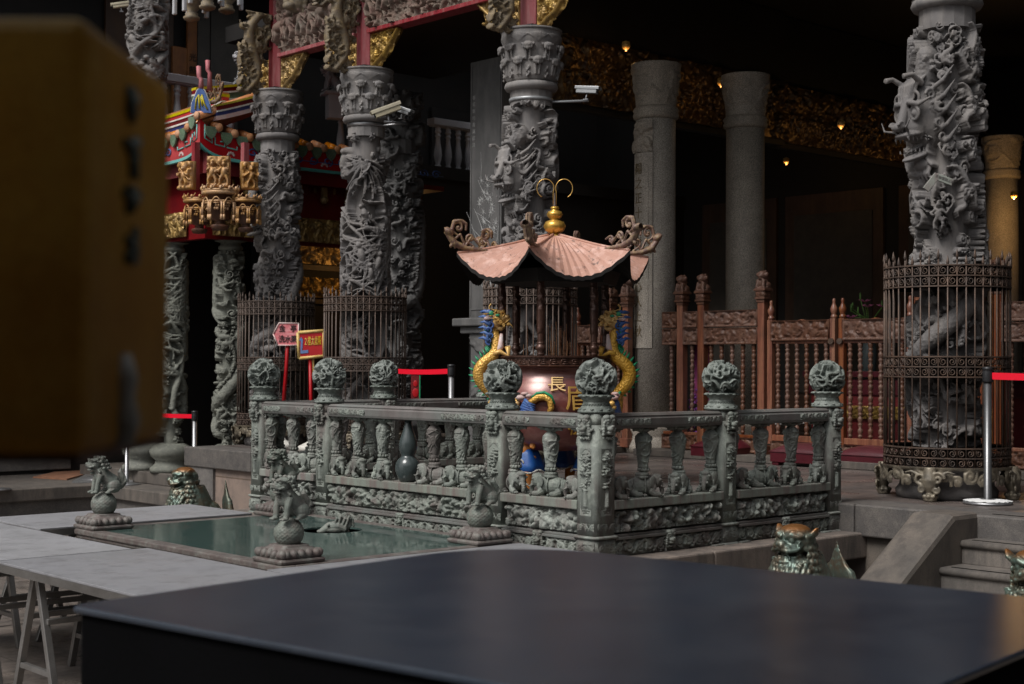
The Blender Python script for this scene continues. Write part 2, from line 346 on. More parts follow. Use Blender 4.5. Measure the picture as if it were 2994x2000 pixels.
M['lant'] = mat('lantern_cloth', (0.50, 0.315, 0.075), (0.36, 0.215, 0.05), 5, 0.42, bump=0.1, stain=(0.56, 0.44, 0.15), sscale=(2, 2, 2), samt=0.5)
def _tl():
    m = M['lant']; n = m.node_tree.nodes; L = m.node_tree.links; b = n['Principled BSDF']; o = [x for x in n if x.type == 'OUTPUT_MATERIAL'][0]
    t = n.new('ShaderNodeBsdfTranslucent'); L.new(b.inputs['Base Color'].links[0].from_socket, t.inputs['Color'])
    mx = n.new('ShaderNodeMixShader'); mx.inputs[0].default_value = 0.6; L.new(b.outputs[0], mx.inputs[1]); L.new(t.outputs[0], mx.inputs[2]); L.new(mx.outputs[0], o.inputs[0])
_tl()
M['lantblue'] = mat('lantern_ink', (0.09, 0.12, 0.09), None, 5, 0.5)
M['copper'] = mat('orange_mat', (0.28, 0.12, 0.06), (0.17, 0.085, 0.05), 9, 0.85, bump=0.3)
M['checker'] = mat('checker_plate', (0.32, 0.32, 0.32), (0.2, 0.2, 0.2), 9, 0.35, metal=0.6)

# ---------------------------------------------------------------- carved relief: height maps stamped stroke by stroke
class HM:
    def __init__(s, w, h, res, wrap=False):
        s.w, s.h, s.res, s.wrap = w, h, res, wrap
        s.W = max(4, int(round(w / res))); s.H = max(4, int(round(h / res)))
        s.a = np.zeros((s.H, s.W), np.float32); s.S = np.zeros_like(s.a); s.T = np.zeros_like(s.a); s.k = np.zeros(s.a.shape, np.int8)
    def win(s, x, y, r):
        x0 = int((x - r) / s.res) - 1; x1 = int((x + r) / s.res) + 2
        y0 = max(0, int((y - r) / s.res) - 1); y1 = min(s.H, int((y + r) / s.res) + 2)
        if not s.wrap: x0 = max(0, x0); x1 = min(s.W, x1)
        if x1 <= x0 or y1 <= y0: return None
        xi = np.arange(x0, x1); yi = np.arange(y0, y1)
        return xi, yi, (xi * s.res - x)[None, :], (yi * s.res - y)[:, None]
    def put(s, xi, yi, val, m, S=0.0, T=None, k=0):
        ix = np.ix_(yi, xi % s.W); cur = s.a[ix]; up = m & (val > cur)
        s.a[ix] = np.where(up, val, cur)
        if T is not None: s.S[ix] = np.where(up, S, s.S[ix]); s.T[ix] = np.where(up, T, s.T[ix])
        s.k[ix] = np.where(up, k, s.k[ix])
    def blob(s, x, y, rx, ry=None, ang=0.0, base=0.0, h=None, k=0):
        ry = ry or rx; h = rx if h is None else h
        q = s.win(x, y, max(rx, ry))
        if q is None: return
        xi, yi, dx, dy = q; c, sn = math.cos(ang), math.sin(ang)
        u = (dx * c + dy * sn) / rx; v = (-dx * sn + dy * c) / ry; d2 = u * u + v * v
        s.put(xi, yi, base + h * np.sqrt(np.clip(1 - d2, 0, 1)), d2 < 1, k=k)
    def tube(s, P, r, base=0.0, h=None, k=0):
        P = np.array(P, float); n = len(P); r = np.interp(np.linspace(0, 1, n), np.linspace(0, 1, len(np.atleast_1d(r))), np.atleast_1d(r))
        seg = np.linalg.norm(np.diff(P, axis=0), axis=1); L = np.concatenate([[0], np.cumsum(seg)])
        step = max(s.res * 0.9, float(r.mean()) * 0.3); m = max(2, int(L[-1] / step)); t = np.linspace(0, L[-1], m)
        X = np.interp(t, L, P[:, 0]); Y = np.interp(t, L, P[:, 1]); RR = np.interp(t, L, r)
        TX = np.gradient(X); TY = np.gradient(Y); nn = np.hypot(TX, TY) + 1e-9; TX /= nn; TY /= nn
        for i in range(m):
            q = s.win(X[i], Y[i], RR[i])
            if q is None: continue
            xi, yi, dx, dy = q; d2 = (dx * dx + dy * dy) / RR[i] ** 2
            hh = (RR[i] if h is None else h)
            s.put(xi, yi, base + hh * np.sqrt(np.clip(1 - d2, 0, 1)), d2 < 1, t[i] + dx * TX[i] + dy * TY[i], -dx * TY[i] + dy * TX[i], k)
    def spiral(s, x, y, R0, turns=1.6, r=0.012, base=0.0, h=None, dirn=1, a0=0.0, tail=0.0):
        t = np.linspace(0, 1, 34); ang = a0 + dirn * t * turns * 2 * PI; rad = R0 * (1 - 0.86 * t)
        P = np.stack([x + rad * np.cos(ang), y + rad * np.sin(ang)], 1)
        if tail:
            a = ang[0] - dirn * PI / 2; P = np.concatenate([[P[0] + tail * np.array([math.cos(a), math.sin(a)])], P])
        s.tube(P, [r * 0.7, r, r * 0.9, r * 0.6], base, h); s.blob(x, y, r * 1.2, None, 0, base, h)
    def leaf(s, x, y, ang, L, Wd, base=0.0, h=0.02, lobes=4):
        q = s.win(x + math.cos(ang) * L / 2, y + math.sin(ang) * L / 2, L * 0.62)
        if q is None: return
        xi, yi, dx, dy = q; dx = dx + math.cos(ang) * L / 2; dy = dy + math.sin(ang) * L / 2
        c, sn = math.cos(ang), math.sin(ang)
        u = (dx * c + dy * sn) / L; v = (-dx * sn + dy * c) / Wd
        ed = np.sin(np.clip(u, 0, 1) * PI) ** 0.7 * (0.78 + 0.22 * np.abs(np.sin(u * lobes * PI)))
        m = (u > 0) & (u < 1) & (np.abs(v) < ed)
        val = base + h * (0.55 + 0.45 * u) * (1 - 0.5 * (np.abs(v) / (ed + 1e-6)) ** 2) + h * 0.18 * np.cos((u * lobes * 2 - np.abs(v) * 1.5) * PI) - h * 0.25 * (np.abs(v) < 0.09)
        s.put(xi, yi, val.astype(np.float32), m)
    def scales(s, size=0.02, amp=0.004, k=1):
        u = s.S / size; v = s.T / size; row = np.floor(u); vv = v + 0.5 * (row % 2)
        fu = u - row; fv = np.abs(vv - np.floor(vv) - 0.5)
        s.a = np.where(s.k == k, s.a + amp * (1 - fu) * (1 - 1.6 * fv) * 1.3, s.a)
    def mane(s, x, y, ang, L, n=7, spread=0.5, bend=0.5, r=0.011, base=0.05):
        for i in range(n):
            f = (i / (n - 1) - 0.5) * 2 if n > 1 else 0; t = np.linspace(0, 1, 12); a = ang + f * spread + bend * t * t
            P = np.stack([x + np.cumsum(np.cos(a)) * L / 12, y + f * 0.02 + np.cumsum(np.sin(a)) * L / 12], 1)
            s.tube(P, [r, r * 1.2, r * 0.5], base + 0.012 * math.cos(f), None)
    def figure(s, x, y, sz=0.16, base=0.05, rg=random, horse=False):
        f = 1 if rg.random() < .5 else -1
        if horse:
            s.blob(x, y, sz * .42, sz * .2, 0.1 * f, base, sz * .2); s.tube([(x + f * sz * .3, y + sz * .05), (x + f * sz * .48, y + sz * .33)], [sz * .13, sz * .08], base, sz * .2)
            s.blob(x + f * sz * .55, y + sz * .34, sz * .16, sz * .08, -0.5 * f, base, sz * .22)
            for q in (-.34, -.2, .22, .36): s.tube([(x + q * sz, y - sz * .1), (x + (q + .06 * f) * sz, y - sz * .3), (x + (q - .02) * sz, y - sz * .5)], [sz * .08, sz * .045], base, sz * .15)
            y += sz * .3; sz *= .75
        s.blob(x, y + sz * .02, sz * .15, sz * .26, 0.2 * f, base, sz * .2); s.blob(x, y + sz * .36, sz * .1, sz * .115, 0, base + .008, sz * .2); s.blob(x, y + sz * .47, sz * .07, sz * .08, 0, base + .006, sz * .18)
        for g in (-1, 1):
            s.tube([(x + g * sz * .12, y + sz * .18), (x + g * sz * (.25 + .1 * rg.random()), y + sz * .02), (x + g * sz * (.2 + .25 * rg.random()), y + sz * (.1 + .25 * rg.random()))], [sz * .065, sz * .045], base + .01, sz * .14)
            if not horse: s.tube([(x + g * sz * .07, y - sz * .12), (x + g * sz * .17, y - sz * .32), (x + g * sz * (.08 + .12 * rg.random()), y - sz * .52)], [sz * .09, sz * .06], base, sz * .16)
        s.tube([(x - sz * .3, y + sz * .4), (x + sz * .35, y - sz * .2)], sz * .022, base + .015, sz * .1)
    def finish(s, blur=1, noise=0.0015):
        for _ in range(blur):
            a = s.a
            if s.wrap: a = (np.roll(a, 1, 1) + a * 2 + np.roll(a, -1, 1)) / 4
            else: a[:, 1:-1] = (a[:, :-2] + 2 * a[:, 1:-1] + a[:, 2:]) / 4
            a[1:-1] = (a[:-2] + 2 * a[1:-1] + a[2:]) / 4; s.a = a
        s.a = s.a + rng.normal(0, noise, s.a.shape) * (s.a > 0.004); return s

def wig(x0, y0, x1, y1, amp, n=3, m=40, ph=0.0):
    t = np.linspace(0, 1, m); dx, dy = x1 - x0, y1 - y0; L = math.hypot(dx, dy)
    o = amp * np.sin(t * n * PI + ph)
    return np.stack([x0 + dx * t - dy / L * o, y0 + dy * t + dx / L * o], 1)

def accents(H, rg, w, h):
    """small tool marks on what already stands out: leaves, curls, grooves"""
    for _ in range(int(w * h * 130)):
        x, y = rg.random() * w, rg.uniform(.02, .98) * h; b = float(H.a[min(H.H - 1, int(y / H.res)), int(x / H.res) % H.W])
        if b < .05: continue
        k = rg.random(); a = rg.random() * 6.28
        if k < .4: H.spiral(x, y, rg.uniform(.014, .026), 1.2, .0055, b - .004, .012, rg.choice((-1, 1)), a, .02)
        elif k < .75:
            for q in range(3): H.leaf(x, y, a + q * .55, .045, .011, b - .008, .018, 2)
        else:
            for q in range(3): H.tube([(x + q * .014 * math.sin(a), y - q * .014 * math.cos(a)), (x + .06 * math.cos(a) + q * .014 * math.sin(a), y + .06 * math.sin(a) - q * .014 * math.cos(a))], .005, b - .004, .011)
def relief_dragon(w, h, seed, res=0.0075, depth=0.1, figs=16):
    rg = random.Random(seed); H = HM(w, h, res, True)
    for _ in range(int(w * h * 62)):            # low openwork ground: rocks, cloud curls
        x, y = rg.random() * w, rg.random() * h
        H.spiral(x, y, rg.uniform(.03, .06), rg.uniform(1, 1.8), rg.uniform(.010, .015), rg.uniform(0.035, .10), None, rg.choice((-1, 1)), rg.random() * 6, rg.uniform(0, .06))
    for _ in range(int(w * h * 16)):
        x, y, a = rg.random() * w, rg.random() * h, rg.random() * 6.28; L = rg.uniform(.12, .3)
        H.tube(wig(x, y, x + L * math.cos(a), y + L * math.sin(a), rg.uniform(.02, .05), 2), [rg.uniform(.013, .02), .024, .01], rg.uniform(.07, .11))
    for _ in range(int(w * h * 14)):
        a = rg.random() * 6.28; H.leaf(rg.random() * w, rg.random() * h, a, rg.uniform(.07, .13), rg.uniform(.02, .035), .085, .04)
    t = np.linspace(0, 1, 160)                  # the long scaled body coiling round the shaft
    x = w * (0.15 + 1.35 * t) + 0.13 * np.sin(t * 15 + seed); y = h * (0.03 + 0.90 * t) + 0.11 * np.sin(t * 11 + 1.3 * seed)
    H.tube(np.stack([x, y], 1), [.035, .075, .09, .085, .08], 0.06, 0.085, k=1)
    for i in range(4, 156, 2):
        tx, ty = x[i + 1] - x[i - 1], y[i + 1] - y[i - 1]; n = math.hypot(tx, ty) + 1e-9
        r = .085; px_, py_ = x[i] - ty / n * r, y[i] + tx / n * r
        H.leaf(px_ % w, py_, math.atan2(tx, -ty) + .5, .05, .018, .09, .04, 1)
    for i in (30, 62, 95, 128):                 # legs with claws
        a = rg.uniform(-1, 1); X, Y = x[i], y[i]
        P = [(X, Y), (X + .12 * math.cos(a), Y - .1), (X + .05 + .18 * math.cos(a), Y - .22)]
        H.tube(P, [.045, .03, .022], .10, .05, k=1)
        for c in (-.6, -.2, .2, .6): H.tube([(P[2][0], P[2][1]), (P[2][0] + .07 * math.sin(c), P[2][1] - .06 * math.cos(c))], [.014, .006], .105, .03)
    for _ in range(figs):
        H.figure(rg.random() * w, rg.uniform(.06, .9) * h, rg.uniform(.16, .25), .10, rg, rg.random() < .35)
    H.scales(.036, .0045)
    accents(H, rg, w, h)
    return H.finish(0, .001)
def relief_birds(w, h, seed, res=0.0075):
    rg = random.Random(seed); H = HM(w, h, res, True)
    def branch(x, y, a, L, r, d):
        n = 10; P = [(x, y)]; 
        for i in range(n): a += rg.uniform(-.35, .35); x += math.cos(a) * L / n; y += math.sin(a) * L / n; P.append((x, y))
        H.tube(P, [r, r * .7], .045 + .012 * d, r + .03)
        if d < 3:
            for k in range(3 if d < 2 else 2): j = rg.randrange(4, n + 1); branch(P[j][0], P[j][1], a + rg.uniform(-1.3, 1.3), L * .6, r * .68, d + 1)
    for b in range(5): branch(w * b / 5 + rg.random() * .2, 0.02 + rg.uniform(0, .5), PI / 2 + rg.uniform(-.3, .3), 1.3, .048, 0)
    for b in range(7): branch(rg.random() * w, rg.uniform(.6, 2.2), rg.uniform(.5, 2.6), .8, .035, 1)
    for _ in range(int(w * h * 24)):
        x, y = rg.random() * w, rg.random() * h
        if rg.random() < .5: H.spiral(x, y, rg.uniform(.025, .045), 1.2, .010, rg.uniform(.02, .05), None, rg.choice((-1, 1)), rg.random() * 6)
        else:
            for c in range(5): H.leaf(x, y, c * 1.256 + x * 9, .05, .017, rg.uniform(.035, .06), .02, 2)
    for _ in range(20):                        # birds: body, head, wings in feathers
        x, y = rg.random() * w, rg.uniform(.05, .93) * h; a = rg.uniform(0.7, 2.4); s = rg.uniform(.075, .105)
        H.blob(x, y, s, s * .5, a, .075, .07); H.blob(x + math.cos(a) * s * 1.1, y + math.sin(a) * s * 1.1, s * .38, None, 0, .10, .045)
        H.tube([(x + math.cos(a) * s * 1.3, y + math.sin(a) * s * 1.3), (x + math.cos(a) * s * 1.75, y + math.sin(a) * s * 1.6)], [.01, .004], .08)
        for f in range(6): H.leaf(x, y, a + PI - .8 + f * .26, s * 1.9, s * .2, .10, .025, 5)
    for f in range(9): H.mane(w * .63, h * .90, PI * (0.95 + f * .12), .42, 2, .04, -.5, .012, .07)
    accents(H, rg, w, h)
    return H.finish(0, .001)
def relief_scroll(w, h, seed=0, res=0.004, r=None, base=0.006, wrap=False, mid=False):
    H = HM(w, h, res, wrap); rg = random.Random(seed); r = r or h * .055; n = max(2, int(w / (h * .85))); c = w / n
    for i in range(n):
        x = (i + .5) * c; s = 1 if i % 2 else -1
        H.spiral(x, h / 2, h * .33, 1.7, r, base, None, s, (PI * .5 if s < 0 else -PI * .5) + PI, h * .2)
        for k in range(5): H.leaf(x + rg.uniform(-.5, .5) * c, h / 2 + rg.uniform(-.3, .3) * h, rg.random() * 6.28, h * .3, h * .09, base, r, 3)
        H.tube(wig(x - c * .6, h * (.5 + .38 * s), x + c * .6, h * (.5 - .38 * s), h * .1, 1), [r * .8, r * 1.1, r * .8], base)
    return H.finish(0, .0004)
def relief_flora(w, h, seed, res=0.004, depth=0.03, shells=True):
    H = HM(w, h, res); rg = random.Random(seed); n = int(w * h / (h * h * .05))
    for _ in range(n):
        x, y, a = rg.random() * w, rg.uniform(.15, .85) * h, rg.random() * 6.28; k = rg.random(); b = rg.uniform(0.004, depth * .6)
        if k < .35:
            for j in range(4): H.leaf(x, y, a + j * .5, h * rg.uniform(.28, .42), h * .08, b, depth * .6, 4)
        elif k < .6: H.spiral(x, y, h * rg.uniform(.1, .2), 1.5, h * .035, b, None, rg.choice((-1, 1)), a, h * .15)
        elif k < .8:
            H.blob(x, y, h * .2, h * .11, a, b, depth); H.leaf(x - math.cos(a) * h * .15, y - math.sin(a) * h * .15, a + PI, h * .2, h * .09, b, depth * .7, 3)
        else: H.tube(wig(x, y, x + h * .6 * math.cos(a), y + h * .4 * math.sin(a), h * .07, 2), [h * .05, h * .03], b)
    return H.finish(1, .0006)
def edge_fade(H, e=3):
    a = H.a; f = np.ones(a.shape)
    for i in range(e): f[i] = f[-1 - i] = min(1, i / e)
    if not H.wrap:
        for i in range(e): f[:, i] = np.minimum(f[:, i], i / e); f[:, -1 - i] = np.minimum(f[:, -1 - i], i / e)
    H.a = a * f; return H
def cyl_mesh(name, H, core, z0=0.0, rad=None, caps=True):
    """wrap a height map round a shaft of radius core (or radius function of height 0..1)"""
    ang = np.arange(H.W) * 2 * PI / H.W; yy = np.linspace(0, 1, H.H)
    rr = (np.full(H.H, core) if rad is None else rad(yy))[:, None] + H.a
    V = np.stack([rr * np.cos(ang), rr * np.sin(ang), np.repeat((z0 + yy * H.h)[:, None], H.W, 1)], -1).reshape(-1, 3)
    F = grid_faces(H.H, H.W, True); n = len(V)
    V = np.concatenate([V, [[0, 0, z0], [0, 0, z0 + H.h]]]); i = np.arange(H.W); j = (i + 1) % H.W; e = (H.H - 1) * H.W
    return np_mesh(name, V, [np.stack([np.full(H.W, n), j, i], 1), np.stack([np.full(H.W, n + 1), e + i, e + j], 1), F])
def ball_mesh(name, rad, seed, res=0.0036, core=0.66):
    w, h = 2 * PI * rad, PI * rad; H = HM(w, h, res, True); rg = random.Random(seed)
    hh = rad * (1 - core)
    for i in range(34):
        z = rg.uniform(-.95, .95); y = math.acos(-z) / PI * h; x = rg.random() * w
        L = rg.uniform(.09, .2); a = rg.random() * 6.28; st = 1 / max(.3, math.sin(y / h * PI))
        P = wig(x, y, x + L * math.cos(a) * st, y + L * math.sin(a), .024, rg.choice((2, 3)))
        H.tube(P, [.006, .0125, .006], hh * .62, hh * .38, k=1)
    for i in range(95):
        z = rg.uniform(-.98, .98); y = math.acos(-z) / PI * h; x = rg.random() * w
        if rg.random() < .5: H.spiral(x, y, rg.uniform(.012, .022), 1.2, .0048, hh * rg.uniform(.4, .65), hh * .3, rg.choice((-1, 1)), rg.random() * 6, .02)
        else:
            for k in range(3): H.leaf(x, y, k * 2.1 + x * 50, .026, .008, hh * .55, hh * .3, 2)
    for z in (-.97, .97): H.tube([(0, math.acos(-z) / PI * h), (w, math.acos(-z) / PI * h)], .006, hh * .6, hh * .3)
    H.scales(.011, .0022); H.finish(1, .0003)
    th = np.linspace(0.02, PI - 0.02, H.H)[:, None]; ang = np.arange(H.W) * 2 * PI / H.W
    rr = rad * core + np.clip(H.a, 0, hh * 1.12)
    V = np.stack([rr * np.sin(th) * np.cos(ang), rr * np.sin(th) * np.sin(ang), -rr * np.cos(th)], -1).reshape(-1, 3)
    F = grid_faces(H.H, H.W, True); n = len(V); i = np.arange(H.W); j = (i + 1) % H.W; e = (H.H - 1) * H.W
    V = np.concatenate([V, [[0, 0, -rad * core], [0, 0, rad * core]]])
    return np_mesh(name, V, [np.stack([np.full(H.W, n), j, i], 1), np.stack([np.full(H.W, n + 1), e + i, e + j], 1), F])
def slab_mesh(name, H, thick=0.01, ax='x'):
    """a carved slab: face towards -y (ax 'x') in its own space, x along, z up; origin at its lower left back edge"""
    X = np.repeat(np.linspace(0, H.w, H.W)[None], H.H, 0); Z = np.repeat(np.linspace(0, H.h, H.H)[:, None], H.W, 1)
    V = np.stack([X, -thick - H.a, Z], -1).reshape(-1, 3); n = len(V); W, Hh = H.W, H.H
    V = np.concatenate([V, [[0, 0, 0], [H.w, 0, 0], [H.w, 0, H.h], [0, 0, H.h]], ])
    me = np_mesh(name, V, [grid_faces(Hh, W), np.array([[n, n + 3, n + 2, n + 1], [0, W - 1, n + 1, n][::-1], [(Hh - 1) * W, n + 3, n + 2, Hh * W - 1][::-1], [0, n, n + 3, (Hh - 1) * W][::-1], [W - 1, Hh * W - 1, n + 2, n + 1][::-1]])])
    return me
def open_mesh(name, H, thr=0.004, back=1.0, mask=None):
    """pierced carving, solid on both faces, holes where nothing was carved; x along, z up, thickness in y"""
    a = H.a.copy()
    if mask is not None: a[~mask] = 0
    X = np.repeat(np.linspace(0, H.w, H.W)[None], H.H, 0); Z = np.repeat(np.linspace(0, H.h, H.H)[:, None], H.W, 1)
    F = grid_faces(H.H, H.W); keep = (a.ravel()[F] > thr).any(1); F = F[keep]
    aa = np.maximum(a, 0.0005)
    V = np.concatenate([np.stack([X, -aa, Z], -1).reshape(-1, 3), np.stack([X, aa * back, Z], -1).reshape(-1, 3)])
    F2 = F[:, ::-1] + H.H * H.W; F = np.concatenate([F, F2])
    used = np.unique(F); remap = np.zeros(len(V), int); remap[used] = np.arange(len(used))
    return np_mesh(name, V[used], [remap[F]])

RZC = R(-42.5)      # turn that faces a front (-y) towards the courtyard's near corner
ST = lambda name, mb, m, bevel=0: struct(mb.build(name, m, None, bevel))
# ---------------------------------------------------------------- ground and platforms
g = MB(); n = 24
ST('courtyard_ground', MB().box((0, 0, -1.15), (120, 120, .5)), M['court'])
mb = MB().b2((2.44, -14, -.9), (18, 8.88, -.003)); ST('hall_platform_floor', mb, M['floor'])
mb = MB()
e = [-1.1, -.02, .9, 1.9, 2.9]
for a, b in ((-1.1, -.21), (-.203, .9), (.905, 2.2), (2.205, 3.6), (3.605, 4.9), (4.905, 6.2), (6.205, 7.5), (7.505, 8.9), (-2.6, -1.105), (-4.2, -2.605), (-6.2, -4.205), (-9, -6.205)):
    mb.b2((2.36, a, -.22), (2.74, b, 0.0))
ST('platform_edge_slabs', mb, M['darkslab'], .012)
ST('platform_wall_blocks', MB().b2((2.415, 3.85, -.9), (2.45, 8.8, -.222)), M['wallblock'])
ST('platform_wall_pillar', MB().b2((2.38, 8.3, -.9), (2.43, 8.84, -.222)), M['darkslab'])
ST('platform_side_wall', MB().b2((2.42, -14, -.9), (2.452, -.26, -.222)), M['step'])
ST('terrace_floor', MB().b2((-.05, -.05, -.3), (2.36, 3.66, -.1)), M['floor'])
mb = MB()
for a, b in ((-.22, .78), (.784, 1.7), (1.704, 2.5)): mb.b2((a, -.27, -.37), (b, .3, -.195))
mb.b2((-.22, .304, -.37), (.3, 3.9, -.195)); mb.b2((.304, 3.3, -.37), (2.4, 3.9, -.195))
ST('terrace_slab', mb, M['brown'], .012)
ST('terrace_wall', MB().b2((-.05, -.06, -.9), (2.3, 3.7, -.368)), M['darkslab'])
# left terrace and steps beside the side building
mb = MB()
for a, b in ((8.905, 10.72),): mb.b2((2.25, a, -.70), (6, b, -.55))
for a, b in ((-9, -4.2), (-4.195, -1.5), (-1.495, 0.6), (.605, 2.6), (2.605, 6)): mb.b2((a, 10.72, -.70), (b, 14, -.55))
ST('left_terrace_slabs', mb, M['step'], .012)
ST('left_terrace_wall', MB().b2((2.31, 8.91, -.9), (6, 10.8, -.702)).b2((-9, 10.79, -.9), (2.4, 13.9, -.702)), M['darkslab'])
ST('left_upper_step', MB().b2((2.75, 8.95, -.548), (8, 12.3, -.40)), M['step'], .01)
# stairs
mb = MB()
for k in range(1, 6):
    u = 2.42 - .25 * k; mb.b2((u, -4.4, -.15 * k - .15), (2.44, -1.15, -.15 * k))
ST('stair_steps', mb, M['step'], .004)
mb = MB()
for k in range(1, 6):
    mb.tube([(2.42 - .25 * k, -4.4, -.15 * k - .024), (2.42 - .25 * k, -1.152, -.15 * k - .024)], .0245, 10)
ST('stair_nosing', mb, M['step'])
for k in range(0, 6):
    u = 2.42 - .25 * k; ST('tread_strip', MB().b2((u + .035, -4.4, -.15 * k + .0005), (u + .05, -1.2, -.15 * k + .003)), M['tablebody'])
prof = [(2.40, -.9), (2.40, .015), (2.08, .015), (.62, -.89)]
V = [(x, y, z) for y in (-1.15, -.84) for x, z in prof]; V2 = V[:]
mb = MB().add(V, [[0, 1, 2, 3], [7, 6, 5, 4], [0, 4, 5, 1], [1, 5, 6, 2], [2, 6, 7, 3], [3, 7, 4, 0]])
ST('stair_cheek', mb, M['step'], .035)

# ---------------------------------------------------------------- the hall: roof, walls, inner beams
hall = thing('temple_hall', 'dark open temple hall with carved beams and red posts above the dragon pillars', 'temple hall', (0, 0, 0))
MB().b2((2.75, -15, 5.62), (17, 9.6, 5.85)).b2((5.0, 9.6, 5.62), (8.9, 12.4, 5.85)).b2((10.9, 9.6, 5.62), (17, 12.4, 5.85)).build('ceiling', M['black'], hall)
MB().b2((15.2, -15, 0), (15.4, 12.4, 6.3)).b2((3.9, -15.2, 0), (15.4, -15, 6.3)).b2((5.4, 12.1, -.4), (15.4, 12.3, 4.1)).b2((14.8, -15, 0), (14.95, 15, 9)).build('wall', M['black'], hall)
for k, (y0, y1) in enumerate(((7.7, 9.7), (9.9, 11.6), (5.0, 7.4), (2.0, 4.0), (-.3, 1.8))):
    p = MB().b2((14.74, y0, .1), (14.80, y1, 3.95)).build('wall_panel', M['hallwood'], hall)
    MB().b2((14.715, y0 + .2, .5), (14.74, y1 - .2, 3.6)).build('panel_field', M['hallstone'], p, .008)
# red posts over the pillars, carved beams, brackets
PC = {'R': (3.42, -.29), 'C': (3.42, 4.22), 'M': (3.42, 6.87), 'L': (3.42, 8.62)}
for k, (x, y) in PC.items():
    MB().lathe([(.115, 4.19), (.115, 5.62)], 8, (x, y, 0), False, PI / 8).build('red_post', M['redpost'], hall)
    MB().box((x - .02, y, 4.20), (.30, .36, .035)).build('post_plate', M['blackpl'], hall, .004)
def beam(y0, y1, x, seed):
    L = y1 - y0; H = relief_flora(L, .78, seed, .006, .05)
    rg = random.Random(seed)
    for _ in range(int(L * 190)):
        px_, py_, a = rg.random() * L, rg.uniform(.04, .74), rg.random() * 6.28; k = rg.random()
        if k < .4: H.spiral(px_, py_, rg.uniform(.02, .04), 1.3, .008, rg.uniform(.03, .075), None, rg.choice((-1, 1)), a, .03)
        elif k < .7: H.leaf(px_, py_, a, .08, .02, rg.uniform(.03, .08), .025)
        else: H.tube(wig(px_, py_, px_ + .12 * math.cos(a), py_ + .12 * math.sin(a), .02, 2), [.012, .008], rg.uniform(.04, .08))
    rg = random.Random(seed)
    for i in range(int(L / .22)): H.figure((i + .5) * .22, .26 + .12 * rg.random(), .32, .085, rg, rg.random() < .5)
    for i in range(int(L / .16)): H.figure((i + .5) * .16, .60 + .05 * rg.random(), .22, .07, rg, False)
    for e_ in (0.04, L - .22):                       # fret ends
        for q in range(4):
            for (a, b) in (((0, 0), (.16, 0)), ((.16, 0), (.16, .14)), ((.16, .14), (.06, .14)), ((.06, .14), (.06, .06)), ((0, 0), (0, .18))):
                H.tube([(e_ + a[0], .06 + q * .18 + a[1]), (e_ + b[0], .06 + q * .18 + b[1])], .013, .045, .02)
    H.finish(1, .0008)
    o = mobj('carved_frieze', slab_mesh('frieze', H, .03), M['frieze'], hall, 0, (x, y1, 4.62), R(-90)); 
    MB().b2((x - .08, y0, 4.575), (x + .1, y1, 4.62)).build('frieze_rail', M['redpost'], hall, .006)
    MB().b2((x - .01, y0, 4.6), (x + .08, y1, 5.5)).build('beam_board', M['darkred'], hall)
beam(4.34, 6.75, 3.40, 3); beam(6.99, 8.50, 3.40, 4)
def bracket_mesh(w, h, seed, res=.006, dep=.045, shape='quarter'):
    H = HM(w, h, res); rg = random.Random(seed)
    inside = (lambda x, y: (1 - x / w) > ((1 - y / h) * .9) ** 1.6) if shape == 'quarter' else (lambda x, y: abs(x / w - .5 - .18 * math.sin(y / h * 5)) < .34)
    for _ in range(int(w * h * 480)):
        x, y = rg.random() * w, rg.random() * h
        if not inside(x, y): continue
        a = rg.random() * 6.28; k = rg.random()
        if k < .45: H.spiral(x, y, rg.uniform(.025, .045), 1.4, .008, rg.uniform(.0, .5) * dep, None, rg.choice((-1, 1)), a, .06)
        elif k < .75: H.tube(wig(x, y, x + .14 * math.cos(a), y + .14 * math.sin(a), .02, 2), [.010, .008], rg.uniform(.1, .8) * dep)
        else: H.leaf(x, y, a, .09, .024, rg.uniform(.1, .8) * dep, .02)
    if shape == 'quarter': H.tube([(.01, .01), (w * .5, h * .35), (w - .02, h - .03)], [.02, .026, .02], dep * .5, .03, 1); H.tube([(0.015, 0), (.015, h)], .014, .02); H.tube([(0, h - .015), (w, h - .015)], .014, .02)
    else:
        H.tube(wig(w * .75, .03, w * .35, h * .97, w * .22, 2, 50), [.03, .045, .055, .04], dep * .3, .04, k=1); H.scales(.02, .005)
    return open_mesh('bracket', edge_fade(H.finish(1, .0006), 2), .004)
bq = bracket_mesh(.62, .42, 5); bq2 = bracket_mesh(.5, .40, 9); bd = bracket_mesh(.46, .98, 6, .007, .06, 'tall')
for m_, k_ in ((bq, 'gold'), (bq2, 'gold'), (bd, 'bracket')): m_.materials.append(M[k_])
for k, (x, y) in PC.items():
    if k == 'R': continue
    for s in (-1, 1):
        o = mobj('gilt_bracket', bq if s > 0 else bq2, None, hall, 0, (x - .02, y + s * .12, 4.18), R(90) if s > 0 else R(-90))
    o = mobj('courtside_bracket', bd, None, hall, 0, (x - .10, y, 4.12), R(180) )
